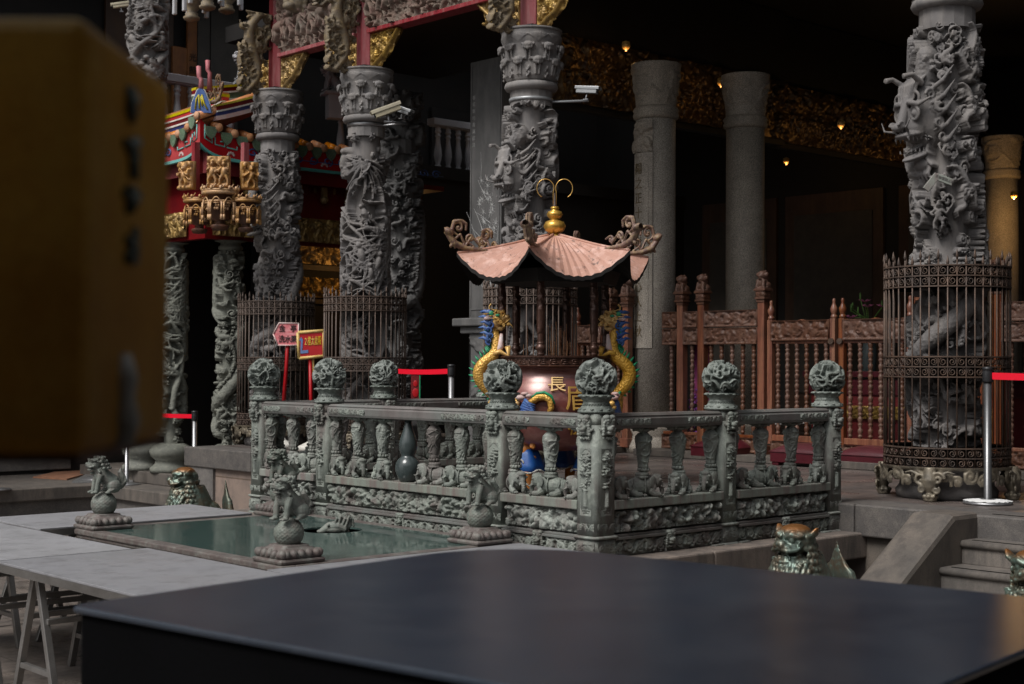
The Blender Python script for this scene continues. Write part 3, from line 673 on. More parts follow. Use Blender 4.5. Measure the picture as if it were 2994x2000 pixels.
# lion mask on the short frieze
for (y0_, y1_, sd) in ((4.34, 6.75, 13), (6.99, 8.50, 14)):
    mobj('upper_frieze', slab_mesh('uf', relief_flora(y1_ - y0_, .2, sd, .008, .06), .05), M['bracket'], hall, 0, (3.34, y1_, 5.40), R(-90))
for i, yy in enumerate((4.9, 5.55, 6.2, 7.4)):
    o = mobj('hanging_carving', bd, None, hall, 0, (3.42, yy, 4.95), R(180)); o.scale = (.75, 1, .62)
mbm = MB().ell((0, 0, 0), (.08, .09, .08)).ell((-.07, 0, -.03), (.05, .06, .035)).ell((-.1, 0, -.0), .022)
for s in (-1, 1): mbm.ell((-.06, s * .045, .03), .022).tube([(0, s * .07, .03), (.0, s * .14, .08), (.0, s * .2, .06)], [.03, .022, .006], 8).tube([(-.07, 0, .06), (-.08, s * .05, .07), (-.04, s * .09, .05)], .014, 6)
for i in range(14): a = i * 2 * PI / 14; mbm.ell((.02, math.cos(a) * .095, math.sin(a) * .09), .022)
mask = sculpt('mask', mbm, .007, 2); mask.materials.append(M['bracket'])
mobj('lion_mask', mask, None, hall, 0, (3.27, 8.02, 5.12)).scale = (1.5,) * 3
# inner carved gilt beam, lit from hidden warm lamps
def innerbeam(x0, x1, y, z, h, seed):
    H = relief_flora(x1 - x0, h * .5, seed, .010, .05); Hb = relief_flora(x1 - x0, h * .5, seed + 7, .010, .06); H.a = np.concatenate([H.a, Hb.a]); H.H = H.a.shape[0]; H.h = h; H.k = np.zeros(H.a.shape, np.int8); H.S = np.zeros(H.a.shape); H.T = np.zeros(H.a.shape)
    rg = random.Random(seed)
    for i in range(int((x1 - x0) / .16)): H.figure((i + .5) * .16, h * rg.uniform(.25, .6), h * .32, .04, rg)
    mobj('inner_carved_beam', slab_mesh('ib', H.finish(1, .001), .04), M['dimgilt'], hall, 0, (x0, y, z))
    MB().b2((x0, y, z - .07), (x1, y + .12, z)).b2((x0, y + .002, z), (x1, y + .1, 5.6)).build('inner_beam_board', M['black'], hall)
innerbeam(5.0, 9.3, 5.62, 3.92, .75, 11); innerbeam(9.305, 14.7, 5.75, 3.92, .75, 12)
H = relief_flora(1.9, .42, 21, .009, .06); H2 = relief_flora(1.9, .30, 22, .009, .05)
altar = thing('gilt_door_screen', 'gilt carved transom glowing orange between the two left caged pillars', 'carved screen', (7.6, 12.05, 0))
mobj('upper_panel', slab_mesh('up', H.finish(1), .03), M['gold'], altar, 0, (-1.6, 0, 2.45)); mobj('lower_panel', slab_mesh('lp', H2.finish(1), .03), M['gold'], altar, 0, (-1.6, 0, 1.95))
MB().b2((-1.7, 0, 2.36), (.4, .1, 2.44)).b2((-1.7, 0, 1.86), (.4, .1, 1.93)).build('frame_rail', M['hallwood'], altar)
# warm lamps in the hall: some seen, others read off their glow, one added
def lampthing(loc, e, label, col=(1, .55, .18), r=.05):
    o = thing('hall_lamp', label, 'lamp', loc, 0, 'small warm lamps in the dark hall')
    MB().lathe([(.03, .0), (.05, .03), (.045, .08), (.0, .1)], 12).build('shade', M['goldp'], o)
    MB().ell((0, 0, -.012), .013, None, 10, 7).build('bulb', emit('lamp_glow', (1, .6, .25), 1.0), o)
    l = bpy.data.lights.new('lamp_light', 'POINT'); l.energy = e; l.color = col; l.shadow_soft_size = r
    lo = bpy.data.objects.new('lamp_light', l); link(lo, o); lo.location = (0, 0, -.05)
    return o
pL = atD(2430, 19.4, 3.88)
lampthing((pL.x - .3, 4.95, 4.05), 1.0, 'small glowing lamp under the carved inner beam, right of the second granite pillar')
lampthing((7.3, 5.05, 4.3), .7, 'small warm lamp under the inner beam, behind the first granite pillar')
lampthing((5.7, 5.1, 4.5), .7, 'small warm lamp by the inner beam, right of the middle dragon pillar')
lampthing((13.3, 8.6, 4.3), 3, 'dim warm lamp added to brighten the hall back wall panels')  # added lamp, lifts the panels out of the dark
lampthing((12.45, 4.1, 3.3), 13, 'warm lamp lighting the yellow pillar at the far right of the hall')
lampthing((7.2, 11.0, 2.5), 9, 'warm lamp lighting the gilt transom between the left pillars')

# ---------------------------------------------------------------- sculpted heads, lions, elephants
def ring(mb, c, r, t, nrm='x', n=18, sx=1.0):
    a = np.linspace(0, 2 * PI, n)
    P = {'x': [(c[0], c[1] + r * math.cos(q) * sx, c[2] + r * math.sin(q)) for q in a], 'y': [(c[0] + r * math.cos(q) * sx, c[1], c[2] + r * math.sin(q)) for q in a], 'z': [(c[0] + r * math.cos(q), c[1] + r * math.sin(q), c[2]) for q in a]}[nrm]
    return mb.tube(P, t, 7)
def spir(mb, c, R0, t, turns=1.5, nrm='x', d=1, a0=0.0, n=26, lift=0.0):
    P = []
    for i in range(n):
        f = i / (n - 1); r = R0 * (1 - .85 * f); a = a0 + d * f * turns * 2 * PI; ca, sa = r * math.cos(a), r * math.sin(a)
        P.append({'x': (c[0] - lift * f, c[1] + ca, c[2] + sa), 'y': (c[0] + ca, c[1] - lift * f, c[2] + sa), 'z': (c[0] + ca, c[1] + sa, c[2] + lift * f)}[nrm])
    return mb.tube(P, np.linspace(t, t * .6, n), 7)
def dragon_head_mb():
    m = MB().ell((.0, 0, .02), (.13, .15, .26)).ell((.08, 0, -.05), (.10, .11, .12))
    for i in range(-3, 4): m.tube([(.02, i * .03, .30), (.11, i * .03, .24), (.14, i * .026, .14)], [.012, .016, .012], 7)
    m.tube([(.12, 0, .16), (.17, 0, .06), (.21, 0, -.03)], [.035, .034, .04], 10).ell((.235, 0, -.04), (.04, .055, .032))
    m.ell((.15, 0, -.10), (.10, .10, .028)).ell((.11, 0, -.25), (.11, .085, .026), Matrix.Rotation(R(14), 4, 'Y')).ell((.10, 0, -.19), (.09, .04, .014), Matrix.Rotation(R(20), 4, 'Y')).ell((.06, 0, -.31), (.06, .07, .05))
    for s in (-1, 1):
        m.ell((.13, s * .085, .045), .034); ring(m, (.145, s * .085, .045), .046, .012, 'x'); ring(m, (.13, s * .09, .15), .042, .012, 'x')
        m.tube([(.14, s * .02, .12), (.17, s * .07, .125), (.14, s * .13, .10), (.06, s * .17, .14)], [.018, .022, .018, .008], 8)
        spir(m, (.235, s * .05, -.03), .03, .012, 1.2, 'y', 1)
        for i in range(4): m.tube([(.21 - i * .035, s * .07, -.115), (.205 - i * .035, s * .075, -.155)], [.011, .003], 6); m.tube([(.19 - i * .035, s * .06, -.225), (.19 - i * .035, s * .065, -.19)], [.010, .003], 6)
        m.tube([(.06, s * .09, .24), (.15, s * .11, .31), (.22, s * .10, .30)], [.024, .018, .022], 8)
        m.tube([(.20, s * .06, -.07), (.26, s * .12, -.05), (.24, s * .17, .02)], [.012, .010, .005], 6)
        for i in range(5): spir(m, (.03 - i * .012, s * (.13 + .012 * i), .16 - i * .1), .042, .013, 1.4, 'y', s, i)
        for i in range(5): m.tube([(.0, s * .12, .2 - i * .1), (-.03, s * .2, .24 - i * .1), (-.1, s * .25, .34 - i * .1)], [.02, .018, .004], 7)
    for i in range(5): m.tube([(.07 - i * .01, (i - 2) * .03, -.30), (.08, (i - 2) * .035, -.38), (.05, (i - 2) * .04, -.46)], [.018, .016, .004], 7)
    return m
DHEAD = sculpt('dragon_head', dragon_head_mb(), .0065, 2); DHEAD.materials.append(M['col'])

def lion_mb(curl=1, base=False):
    """seated guardian lion, about 0.30 tall, looking to -x"""
    m = MB(); rg = random.Random(4)
    m.tube([(.075, 0, .055), (.05, 0, .085), (.01, 0, .12), (-.02, 0, .155), (-.04, 0, .20)], [.050, .062, .056, .052, .042], 14)
    m.ell((-.03, 0, .135), (.045, .052, .052)).ell((-.062, 0, .228), (.046, .047, .044)).ell((-.045, 0, .262), (.03, .034, .014))
    m.ell((-.104, 0, .220), (.028, .036, .018)).ell((-.122, 0, .231), (.012, .017, .011)).ell((-.092, 0, .186), (.028, .030, .010), Matrix.Rotation(R(-12), 4, 'Y')).ell((-.08, 0, .200), (.03, .018, .012))
    m.tube([(-.07, 0, .24), (-.112, 0, .238)], [.02, .012], 8)
    for s in (-1, 1):
        m.ell((-.095, s * .026, .246), .0105); m.tube([(-.105, s * .006, .254), (-.100, s * .028, .262), (-.078, s * .046, .256), (-.06, s * .055, .262)], [.009, .011, .009, .005], 7)
        m.ell((-.122, s * .013, .226), .008); m.tube([(-.122, s * .012, .214), (-.106, s * .034, .206), (-.082, s * .044, .214)], [.008, .009, .006], 7)
        m.tube([(-.118, s * .016, .206), (-.116, s * .017, .194)], [.005, .002], 5); m.tube([(-.108, s * .022, .192), (-.106, s * .022, .203)], [.004, .002], 5)
        m.ell((-.035, s * .053, .262), (.010, .012, .026), Matrix.Rotation(R(-28 * s), 4, 'X')).tube([(-.03, s * .045, .245), (-.03, s * .062, .272), (-.026, s * .07, .288)], [.014, .012, .003], 7)
        m.tube([(-.035, s * .036, .145), (-.055, s * .042, .085), (-.062, s * .038, .022)], [.026, .0185, .0175], 10).ell((-.073, s * .038, .012), (.026, .02, .013))
        for t in (-1, 0, 1): m.ell((-.094, s * .038 + t * .012, .009), (.010, .0065, .009)); m.ell((.004, s * .058 + t * .011, .008), (.010, .006, .008))
        m.ell((.058, s * .045, .055), (.052, .032, .052)).tube([(.05, s * .055, .035), (.01, s * .058, .014)], [.022, .014], 8).ell((.012, s * .058, .010), (.024, .017, .011))
        for i in range(5): m.ell((-.05 + .012 * i, s * .045, .12 - .018 * i), .006)
    for i in range(12): a = i / 12 * 2 * PI; m.ell((-.045 + .010 * math.cos(a), .048 * math.sin(a), .168 - .016 * math.cos(a)), .0095)
    m.ell((-.086, 0, .158), .013)
    for row in range(4 * curl):
        zz = .275 - row * .026; rr = .05 + .004 * row
        for i in range(7):
            a = (i / 6 - .5) * 3.3
            c = (-.045 + .010 * row + rr * .9 * math.cos(a), rr * math.sin(a), zz)
            if c[0] < -.05: continue
            m.ell(c, .0125); 
    m.tube([(.11, 0, .035), (.138, 0, .07), (.13, 0, .12), (.112, 0, .16), (.12, 0, .19)], [.018, .024, .026, .018, .003], 9)
    for s in (-1, 1): m.tube([(.13, s * .008, .06), (.15, s * .022, .09), (.142, s * .018, .125)], [.014, .013, .003], 7)
    for i in range(6): m.ell((.085 - .026 * i, 0, .115 + .021 * i), (.009, .008, .011))
    return m
LION = sculpt('lion', lion_mb(), .0030, 0); LION.materials.append(M['lion'])

def elephant_mb(seed=0):
    m = MB()
    m.ell((.035, 0, .062), (.082, .052, .056)).ell((.085, 0, .055), (.045, .048, .050)).ell((-.03, 0, .066), (.045, .046, .052))
    m.ell((-.082, 0, .096), (.040, .038, .046)).ell((-.100, 0, .120), (.024, .030, .018))
    z = np.linspace(0, 1, 9); m.tube([(-.108 - .018 * math.sin(t * 2.2), 0, .088 - .078 * t) for t in z], [.0185 - .009 * t + (.0015 if i % 2 else 0) for i, t in enumerate(z)], 9)
    for i in range(7): ring(m, (-.112 - .016 * math.sin(i / 6 * 2.0), 0, .078 - .0095 * i), .0165 - .0011 * i, .0026, 'z', 12)
    for s in (-1, 1):
        m.ell((-.050, s * .046, .092), (.030, .0075, .040), Matrix.Rotation(R(26 * s), 4, 'Z')); m.ell((-.060, s * .046, .060), (.014, .006, .020))
        m.ell((-.106, s * .031, .104), .0085); m.tube([(-.112, s * .018, .066), (-.132, s * .026, .056), (-.142, s * .028, .064)], [.007, .0055, .002], 6)
        m.tube([(-.035, s * .036, .038), (-.065, s * .046, .016), (-.10, s * .044, .013)], [.024, .0185, .0165], 9)
        m.tube([(.085, s * .040, .030), (.055, s * .058, .016), (.025, s * .058, .014)], [.026, .019, .0155], 9)
        for t in (-1, 0, 1): m.ell((-.115, s * .044 + t * .009, .009), (.008, .005, .008)); m.ell((.011, s * .058 + t * .009, .009), (.008, .005, .008))
        m.tube([(.0, s * .050, .03), (.0, s * .056, .07), (.0, s * .040, .108)], .005, 6); m.tube([(.07, s * .054, .04), (.085, s * .05, .08), (.07, s * .025, .11)], .004, 6)
    m.tube([(.125, 0, .07), (.135, .008, .045), (.130, .012, .02)], [.006, .005, .008], 6)
    m.lathe([(.043, .112), (.046, .122), (.040, .128), (.044, .136), (.040, .146), (.030, .150)], 14, (.005, 0, 0))
    return m
ELE = sculpt('elephant', elephant_mb(), .0028, 0); ELE.materials.append(M['green'])

# ---------------------------------------------------------------- pillars
def capital_mb():
    m = MB(); h = .50
    m.lathe([(.20, 0), (.235, .02), (.252, .06), (.262, .14), (.262, .30), (.272, .36), (.285, .40), (.29, .44), (.29, .50), (.1, .50)], 48)
    for row, (z, nn, r) in enumerate(((.20, 9, .268), (.335, 9, .282))):
        for i in range(nn):
            a = (i + .5 * row) * 2 * PI / nn; T = Matrix.Rotation(a, 4, 'Z'); c, sn = math.cos(a), math.sin(a)
            f = lambda x, y, zz: (x * c - y * sn, x * sn + y * c, zz)
            m.ell(f(r + .012, 0, z), (.040, .052, .034), T, 12, 8)
            for g in (-2, -1, 0, 1, 2): m.ell(f(r + .034 - abs(g) * .006, g * .020, z - .028 + abs(g) * .006), (.014, .0125, .026), T, 8, 6)
            for g in (-1, 1): m.tube([f(r - .012, g * .016, z - .14), f(r + .004, g * .020, z - .05), f(r + .02, g * .016, z + .005)], [.010, .012, .008], 6); m.ell(f(r + .004, g * .056, z + .010), (.014, .014, .016), T, 7, 5)
            a2 = a + PI / nn; c2, s2 = math.cos(a2), math.sin(a2)
            if row == 0:
                for g in range(4): m.ell(((r - .003) * c2 - (g % 2 - .5) * .02 * s2, (r - .003) * s2 + (g % 2 - .5) * .02 * c2, .04 + g * .028), (.014, .012, .018), T, 7, 5)
            else:
                for g in range(-4, 5): m.tube([((r - .006) * math.cos(a2), (r - .006) * math.sin(a2), .375), ((r + .008) * math.cos(a2 + g * .05), (r + .008) * math.sin(a2 + g * .05), .415 + .022 * math.cos(g * .35)), ((r + .012) * math.cos(a2 + g * .085), (r + .012) * math.sin(a2 + g * .085), .44 + .02 * math.cos(g * .35))], [.004, .007, .005], 5)
    return m
CAPM = sculpt('capital', capital_mb(), .0062, 0); CAPM.materials.append(M['col'])
def dragon_pillar(key, label, mesh, head=None, m='col', x=None, y=None, grp=None, cap=True):
    x, y = PC[key] if x is None else (x, y)
    t = thing('dragon_pillar', label, 'stone pillar', (x, y, 0), random.Random(key).random() * 0, grp)
    MB().lathe([(.36, 0), (.37, .05), (.34, .09), (.33, .18), (.36, .22), (.36, .26), (.28, .29), (.27, .34)], 40).build('base', M[m], t)
    mobj('carved_shaft', mesh, M[m], t, 0, (0, 0, .30))
    MB().lathe([(.205, 3.45), (.205, 3.62)], 16, smooth=False).build('neck', M[m], t)
    if cap:
        MB().lathe([(.20, 3.60), (.245, 3.61), (.262, 3.64), (.25, 3.675), (.20, 3.69)], 40).build('collar', M[m], t)
        mobj('capital', CAPM, None, t, 0, (0, 0, 3.67))
        MB().lathe([(.29, 4.165), (.30, 4.17), (.30, 4.19), (.1, 4.192)], 36).build('capital_top', M[m], t)
    if head:
        for (az, z, s, tilt) in head:
            o = mobj('dragon_head', DHEAD, None, t, 0, (math.cos(R(az)) * .20, math.sin(R(az)) * .20, z)); o.rotation_euler = (0, R(tilt), R(az)); o.scale = (s,) * 3
    return t
SLEFT = math.degrees(math.atan2(.676, -.737))      # screen left, degrees
rd = [relief_dragon(1.72, 3.18, s, .0078) for s in (1, 5, 9)]
for i, H in enumerate(rd):
    H.mane(H.w * (((SLEFT - 75) % 360) / 360), 2.55, 1.0, .62, 9, .28, .35, .017, .11)
pr = dragon_pillar('R', 'carved grey dragon pillar at the far right with a pale inscription plate', cyl_mesh('shaft_r', rd[0], .155), [(SLEFT + 22, 2.78, 1.05, 8)], grp='carved pillars along the hall front')
dragon_pillar('C', 'carved grey dragon pillar behind the incense burner roof', cyl_mesh('shaft_c', rd[1], .155), [(SLEFT + 38, 2.78, .95, 4)], grp='carved pillars along the hall front')
dragon_pillar('L', 'carved grey dragon pillar behind the two red direction signs, left end of the hall front', cyl_mesh('shaft_l', rd[2], .165), [(SLEFT + 38, 2.75, 1.0, 4)], grp='carved pillars along the hall front')
dragon_pillar('M', 'grey pillar carved with birds on twisting branches, with two cameras under its capital', cyl_mesh('shaft_m', relief_birds(1.72, 3.18, 2, .0078), .155), None, grp='carved pillars along the hall front')
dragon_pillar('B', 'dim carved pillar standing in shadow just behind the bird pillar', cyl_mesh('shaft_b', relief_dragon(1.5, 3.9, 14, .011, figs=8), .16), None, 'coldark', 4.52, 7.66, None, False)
# dark plate with inscription on the right pillar
pl = thing('inscription_plate', 'small pale bent stone plate with engraved writing on the far right dragon pillar', 'plate', atD(2740, 10.52, 2.28), RZC)
MB().box((-.04, 0, .0), (.14, .02, .05), M=Matrix.Rotation(R(-52), 4, 'Y')).box((.05, 0, .02), (.13, .018, .05), M=Matrix.Rotation(R(20), 4, 'Y')).build('plate', M['ledge'], pl, .004)
for i, ch in enumerate('三峽宮前上聖' ):
    o = mobj('engraved_letter', text_mesh(ch, .022, .001), M['darkslab'], pl, 0, (-.005 + .022 * i, -.0115, .042 - .008 * i)); o.rotation_euler = (PI / 2, R(20), 0)
# plain granite pillars
def granite_pillar(x, y, r, label, m='granite', seed=1, face=True, h=3.45, panel=True):
    t = thing('granite_pillar', label, 'stone pillar', (x, y, 0), 0, 'plain granite pillars inside the hall')
    MB().lathe([(r, .34), (r * .985, 3.75)], 48).build('shaft', M[m], t)
    MB().lathe([(r * 1.55, 0.0), (r * 1.6, .08), (r * 1.35, .16), (r * 1.3, .2), (r * 1.5, .27), (r * 1.35, .33), (r, .345)], 40).build('base', M[m], t)
    MB().lathe([(r, 3.68), (r * 1.12, 3.70), (r * 1.15, 3.73), (r * 1.1, 3.76), (r * 1.16, 3.79), (r * 1.05, 3.82), (r, 3.83)], 40).build('collar', M[m], t)
    H = relief_scroll(2 * PI * r, .5, seed, .014, .014, .004, True); mobj('capital', cyl_mesh('cap', H, 0, 0, lambda q: r * (1.0 + .26 * q ** 1.3)), M[m], t, 0, (0, 0, 3.8))
    if panel:                       # raised inscription panel with flower carving above it
        a0, a1 = R(SLEFT - 4), R(SLEFT + 76)
        n = 14; A = np.linspace(a0, a1, n); mb = MB()
        def shell(rr, z0, z1, A=A):
            V = [(rr * math.cos(a), rr * math.sin(a), z) for z in (z0, z1) for a in A] + [((r - .01) * math.cos(a), (r - .01) * math.sin(a), z) for z in (z0, z1) for a in A]
            n = len(A); F = []
            for i in range(n - 1): F += [[i, i + 1, n + i + 1, n + i], [i, 2 * n + i, 2 * n + i + 1, i + 1], [n + i, n + i + 1, 3 * n + i + 1, 3 * n + i]]
            F += [[0, n, 3 * n, 2 * n], [n - 1, 3 * n - 1, 4 * n - 1, 2 * n - 1]]
            mb.add(V, F, False)
        shell(r + .008, 1.15, 3.3); p = mb.build('inscription_panel', M[m], t)
        mb = MB(); shell(r + .014, 1.15, 1.19); shell(r + .014, 3.26, 3.3); shell(r + .014, 1.19, 3.26, A[:2] * np.array([1, 1]) if False else np.linspace(a0, a0 + .04, 2)); shell(r + .014, 1.19, 3.26, np.linspace(a1 - .04, a1, 2)); shell(r + .013, 1.25, 3.2, np.linspace(a0 + .2, a0 + .23, 2)); shell(r + .013, 1.25, 3.2, np.linspace(a1 - .23, a1 - .2, 2)); mb.build('panel_border', M[m], t)
        H = relief_flora(.30, .40, seed + 3, .008, .03); Xs = np.linspace(a0, a1, H.W); Z = np.linspace(3.31, 3.66, H.H); rr = r + .004 + H.a
        V = np.stack([rr * np.cos(Xs), rr * np.sin(Xs), np.repeat(Z[:, None], H.W, 1)], -1).reshape(-1, 3); mobj('flower_carving', np_mesh('fc', V, [grid_faces(H.H, H.W)]), M[m], t)
        am = (a0 + a1) / 2 - R(6)
        for i, ch in enumerate('陽之正十方世萬古心人上秋'):
            o = mobj('engraved_letter', text_mesh(ch, .135, .002), M['ochre'], t, 0, ((r + .0095) * math.cos(am), (r + .0095) * math.sin(am), 3.12 - i * .163))
            o.rotation_euler = (PI / 2, 0, am + PI / 2)
    return t
M['ochre'] = mat('engraved_ochre', (0.16, 0.11, 0.05), (.10, .08, .05), 20, .8)
granite_pillar(5.87, 4.8, .222, 'speckled granite pillar with a gilt inscription panel, right of the incense burner')
granite_pillar(7.07, 4.5, .222, 'second plain granite pillar further back, half in shadow', seed=2, panel=False)
granite_pillar(13.3, 4.75, .23, 'granite pillar lit yellow by a lamp at the far right edge', seed=3, panel=False)
# engraved stone pier left of the middle pillar
pier = thing('stone_pier', 'flat dark grey stone pier engraved with pale flowers, left of the middle dragon pillar', 'stone pier', (4.3, 5.62, 0))
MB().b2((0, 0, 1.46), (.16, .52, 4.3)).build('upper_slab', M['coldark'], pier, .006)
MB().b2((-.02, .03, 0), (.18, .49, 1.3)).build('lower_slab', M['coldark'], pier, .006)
MB().b2((-.10, -.06, 1.38), (.26, .70, 1.47)).b2((-.05, -.03, 1.30), (.21, .62, 1.38)).build('cornice', M['coldark'], pier, .015)
MB().b2((-.008, .02, 1.50), (0, .035, 4.25)).b2((-.008, .485, 1.50), (0, .50, 4.25)).b2((-.008, .035, 1.56), (0, .485, 1.575)).build('border_line', M['coldark'], pier)
H = relief_flora(.40, 1.2, 31, .009, .03); mobj('lower_carving', slab_mesh('lc', H, .004), M['coldark'], pier, 0, (-.02, .46, .06), R(-90))
M['chalk'] = mat('pale_engraving', (.34, .34, .33), (.26, .26, .26), 20, .8)
eng = MB(); rg = random.Random(8)
def stem(y0, z0, a, L, t):
    P = [(y0, z0)]; 
    for i in range(8): a += rg.uniform(-.12, .12); P.append((P[-1][0] + math.cos(a) * L / 8, P[-1][1] + math.sin(a) * L / 8))
    eng.tube([(-.003, p[0], p[1]) for p in P], np.linspace(t, t * .3, len(P)), 5); return P
for i in range(7): stem(.13 + rg.uniform(-.03, .05), 1.75, PI / 2 + rg.uniform(-.35, .55), rg.uniform(.5, 1.1), .005)
for i in range(26):
    y0, z0 = .2 + rg.uniform(-.12, .16), rg.uniform(2.35, 3.0)
    for k in range(7): a = k * .9; stem(y0, z0, a, .05, .004)
for i in range(10): stem(.15 + rg.uniform(-.04, .2), rg.uniform(1.65, 3.1), PI / 2 + rg.uniform(-.9, .9), .3, .004)
eng.build('flower_engraving', M['chalk'], pier)
for i, ch in enumerate('春花開時香滿園清'): 
    o = mobj('engraved_letter', text_mesh(ch, .05, .001), M['chalk'], pier, 0, (-.003, .455, 3.9 - i * .075)); o.rotation_euler = (PI / 2, 0, R(-90))

# ---------------------------------------------------------------- iron cages round the pillar feet
def shell_mesh(H, R_, z0, thr=.004):
    a = H.a; ang = np.arange(H.W) * 2 * PI / H.W; Z = z0 + np.linspace(0, H.h, H.H)[:, None]
    F = grid_faces(H.H, H.W, True); F = F[(a.ravel()[F] > thr).any(1)]; aa = np.maximum(a, .0005)
    mk = lambda rr: np.stack([rr * np.cos(ang), rr * np.sin(ang), np.repeat(Z, H.W, 1)], -1).reshape(-1, 3)
    V = np.concatenate([mk(R_ + aa), mk(R_ - aa * .6)]); F = np.concatenate([F, F[:, ::-1] + H.H * H.W])
    used = np.unique(F); rm = np.zeros(len(V), int); rm[used] = np.arange(len(used)); return np_mesh('shell', V[used], [rm[F]])
def cage_band(R_, z0, z1, nc, rows=2):
    mb = MB(); n = 66
    for z in (z0, z1, (z0 + z1) / 2):
        mb.lathe([(R_ - .009, z - .005), (R_ + .009, z - .005), (R_ + .009, z + .005), (R_ - .009, z + .005), (R_ - .009, z - .005)], n, smooth=False)
    h = (z1 - z0) / rows
    for r in range(rows):
        zc = z0 + h * (r + .5)
        for i in range(nc):
            a0 = i * 2 * PI / nc; P = []
            for k in range(13):
                f = k / 12; q = (1 if (i + r) % 2 else -1) * f * 1.5 * 2 * PI + PI / 2; rr = h * .42 * (1 - .75 * f)
                aa = a0 + rr * math.cos(q) / R_ * .9; P.append((R_ * math.cos(aa), R_ * math.sin(aa), zc + rr * math.sin(q)))
            mb.tube(P, .0045, 4)
    return mb
def make_cage(nb=44, Rr=.45, m='ironrust', mf='ironfoot'):
    t = thing('iron_cage', '', 'iron cage', (0, 0, 0), 0, 'iron cages round the pillar feet')
    for z0, z1 in ((1.535, 1.685), (.885, 1.03), (.235, .375)): cage_band(Rr, z0, z1, nb).build('scroll_band', M[m], t)
    bars = []
    for j in range(2):
        top = 1.80 if j else 1.755
        mb = MB().tube([(0, 0, .235), (0, 0, top - .07)], .0058, 6).tube([(0, 0, top - .075), (0, 0, top - .05), (0, 0, top)], [.006, .012, .001], 6)
        bars.append(mb.mesh('bar')); bars[-1].materials.append(M[m])
    for i in range(nb):
        a = (i + .5) * 2 * PI / nb; mobj('bar', bars[i % 2], None, t, 0, (Rr * math.cos(a), Rr * math.sin(a), 0))
    H = HM(2 * PI * .47, .15, .0075, True)
    for i in range(16):
        x = (i + .5) * H.w / 16; s = 1 if i % 2 else -1
        H.spiral(x, .085, .05, 1.5, .011, .006, None, s, 0, .06); H.spiral(x + H.w / 32, .05, .032, 1.3, .009, .006, None, -s, 2, .04); H.leaf(x, .12, PI + s, .07, .018, .006, .014)
    H.tube([(0, .138), (H.w, .138)], .012, .006)
    mobj('scroll_skirt', shell_mesh(H.finish(1, .0003), .465, .09), M[mf], t)
    f = MB().ell((0, 0, .03), (.05, .05, .03)).lathe([(.045, 0), (.05, .015), (.03, .04), (.032, .06), (.055, .10), (.065, .15), (.05, .20), (.04, .24)], 16)
    for s in (-1, 1):
        spir(f, (.03, s * .06, .16), .05, .014, 1.4, 'x', s, 0); spir(f, (.035, s * .05, .08), .028, .011, 1.3, 'x', -s, 1); f.tube([(.02, s * .08, .19), (.02, s * .13, .21), (.015, s * .18, .20)], [.016, .012, .005], 7)
    for i in range(8): a = i * PI / 4; f.ell((.045 * math.cos(a), .045 * math.sin(a), .035), .016)
    fm = sculpt('cage_foot', f, .006, 1); fm.materials.append(M[mf])
    for i in range(4):
        a = R(90 * i + 22); o = mobj('foot', fm, None, t, 0, (.47 * math.cos(a), .47 * math.sin(a), 0)); o.rotation_euler = (0, 0, a)
    return t
cage = make_cage()
cage['label'] = 'brown iron cage round the pillar behind the two red signs'; place(cage, (*PC['L'], 0), .3)
for k, lab in (('M', 'brown iron cage round the foot of the bird pillar'), ('C', 'iron cage seen behind the incense burner posts')):
    c = copy_tree(cage); c['label'] = lab; place(c, (*PC[k], 0), .1)
cage = make_cage(m='iron'); cage['label'] = 'large dark iron cage round the far right dragon pillar, nearest of the cages'; place(cage, (*PC['R'], 0), R(-5))

# ---------------------------------------------------------------- the carved green stone balustrade round the terrace
bal = thing('stone_balustrade', 'carved green stone balustrade with openwork balls, vases and elephants round the terrace', 'balustrade')
BALLS = [ball_mesh('ball', .128, s) for s in (1, 2, 3)]
for b in BALLS: b.materials.append(M['greenball'])
def post_mask_mb():
    m = MB().ell((0, -.012, .0), (.042, .03, .03)).ell((0, -.04, -.022), (.026, .022, .018)).ell((0, -.055, -.008), (.014, .012, .010)).box((0, .0, -.01), (.09, .04, .1))
    m.ell((-.022, -.024, .045), (.026, .022, .018)).ell((.022, -.024, .045), (.026, .022, .018)).ell((0, -.028, .04), (.014, .02, .016)).ell((0, -.034, -.045), (.022, .016, .012))
    for s in (-1, 1):
        m.ell((s * .022, -.036, .014), .009).tube([(s * .006, -.04, .022), (s * .024, -.042, .03), (s * .04, -.03, .024)], .007, 6)
        for i in range(5): m.ell((s * (.038 + .002 * i), -.022, .012 - .017 * i), .010)
        m.tube([(s * .04, -.01, -.03), (s * .062, -.014, -.028), (s * .075, -.012, -.018)], [.012, .009, .003], 6)
    for i in range(7): m.ell(((i - 3) * .013, -.018, -.075 - .006 * (i % 2)), .0085)
    return m
PMASK = sculpt('post_mask', post_mask_mb(), .0032, 1); PMASK.materials.append(M['green'])
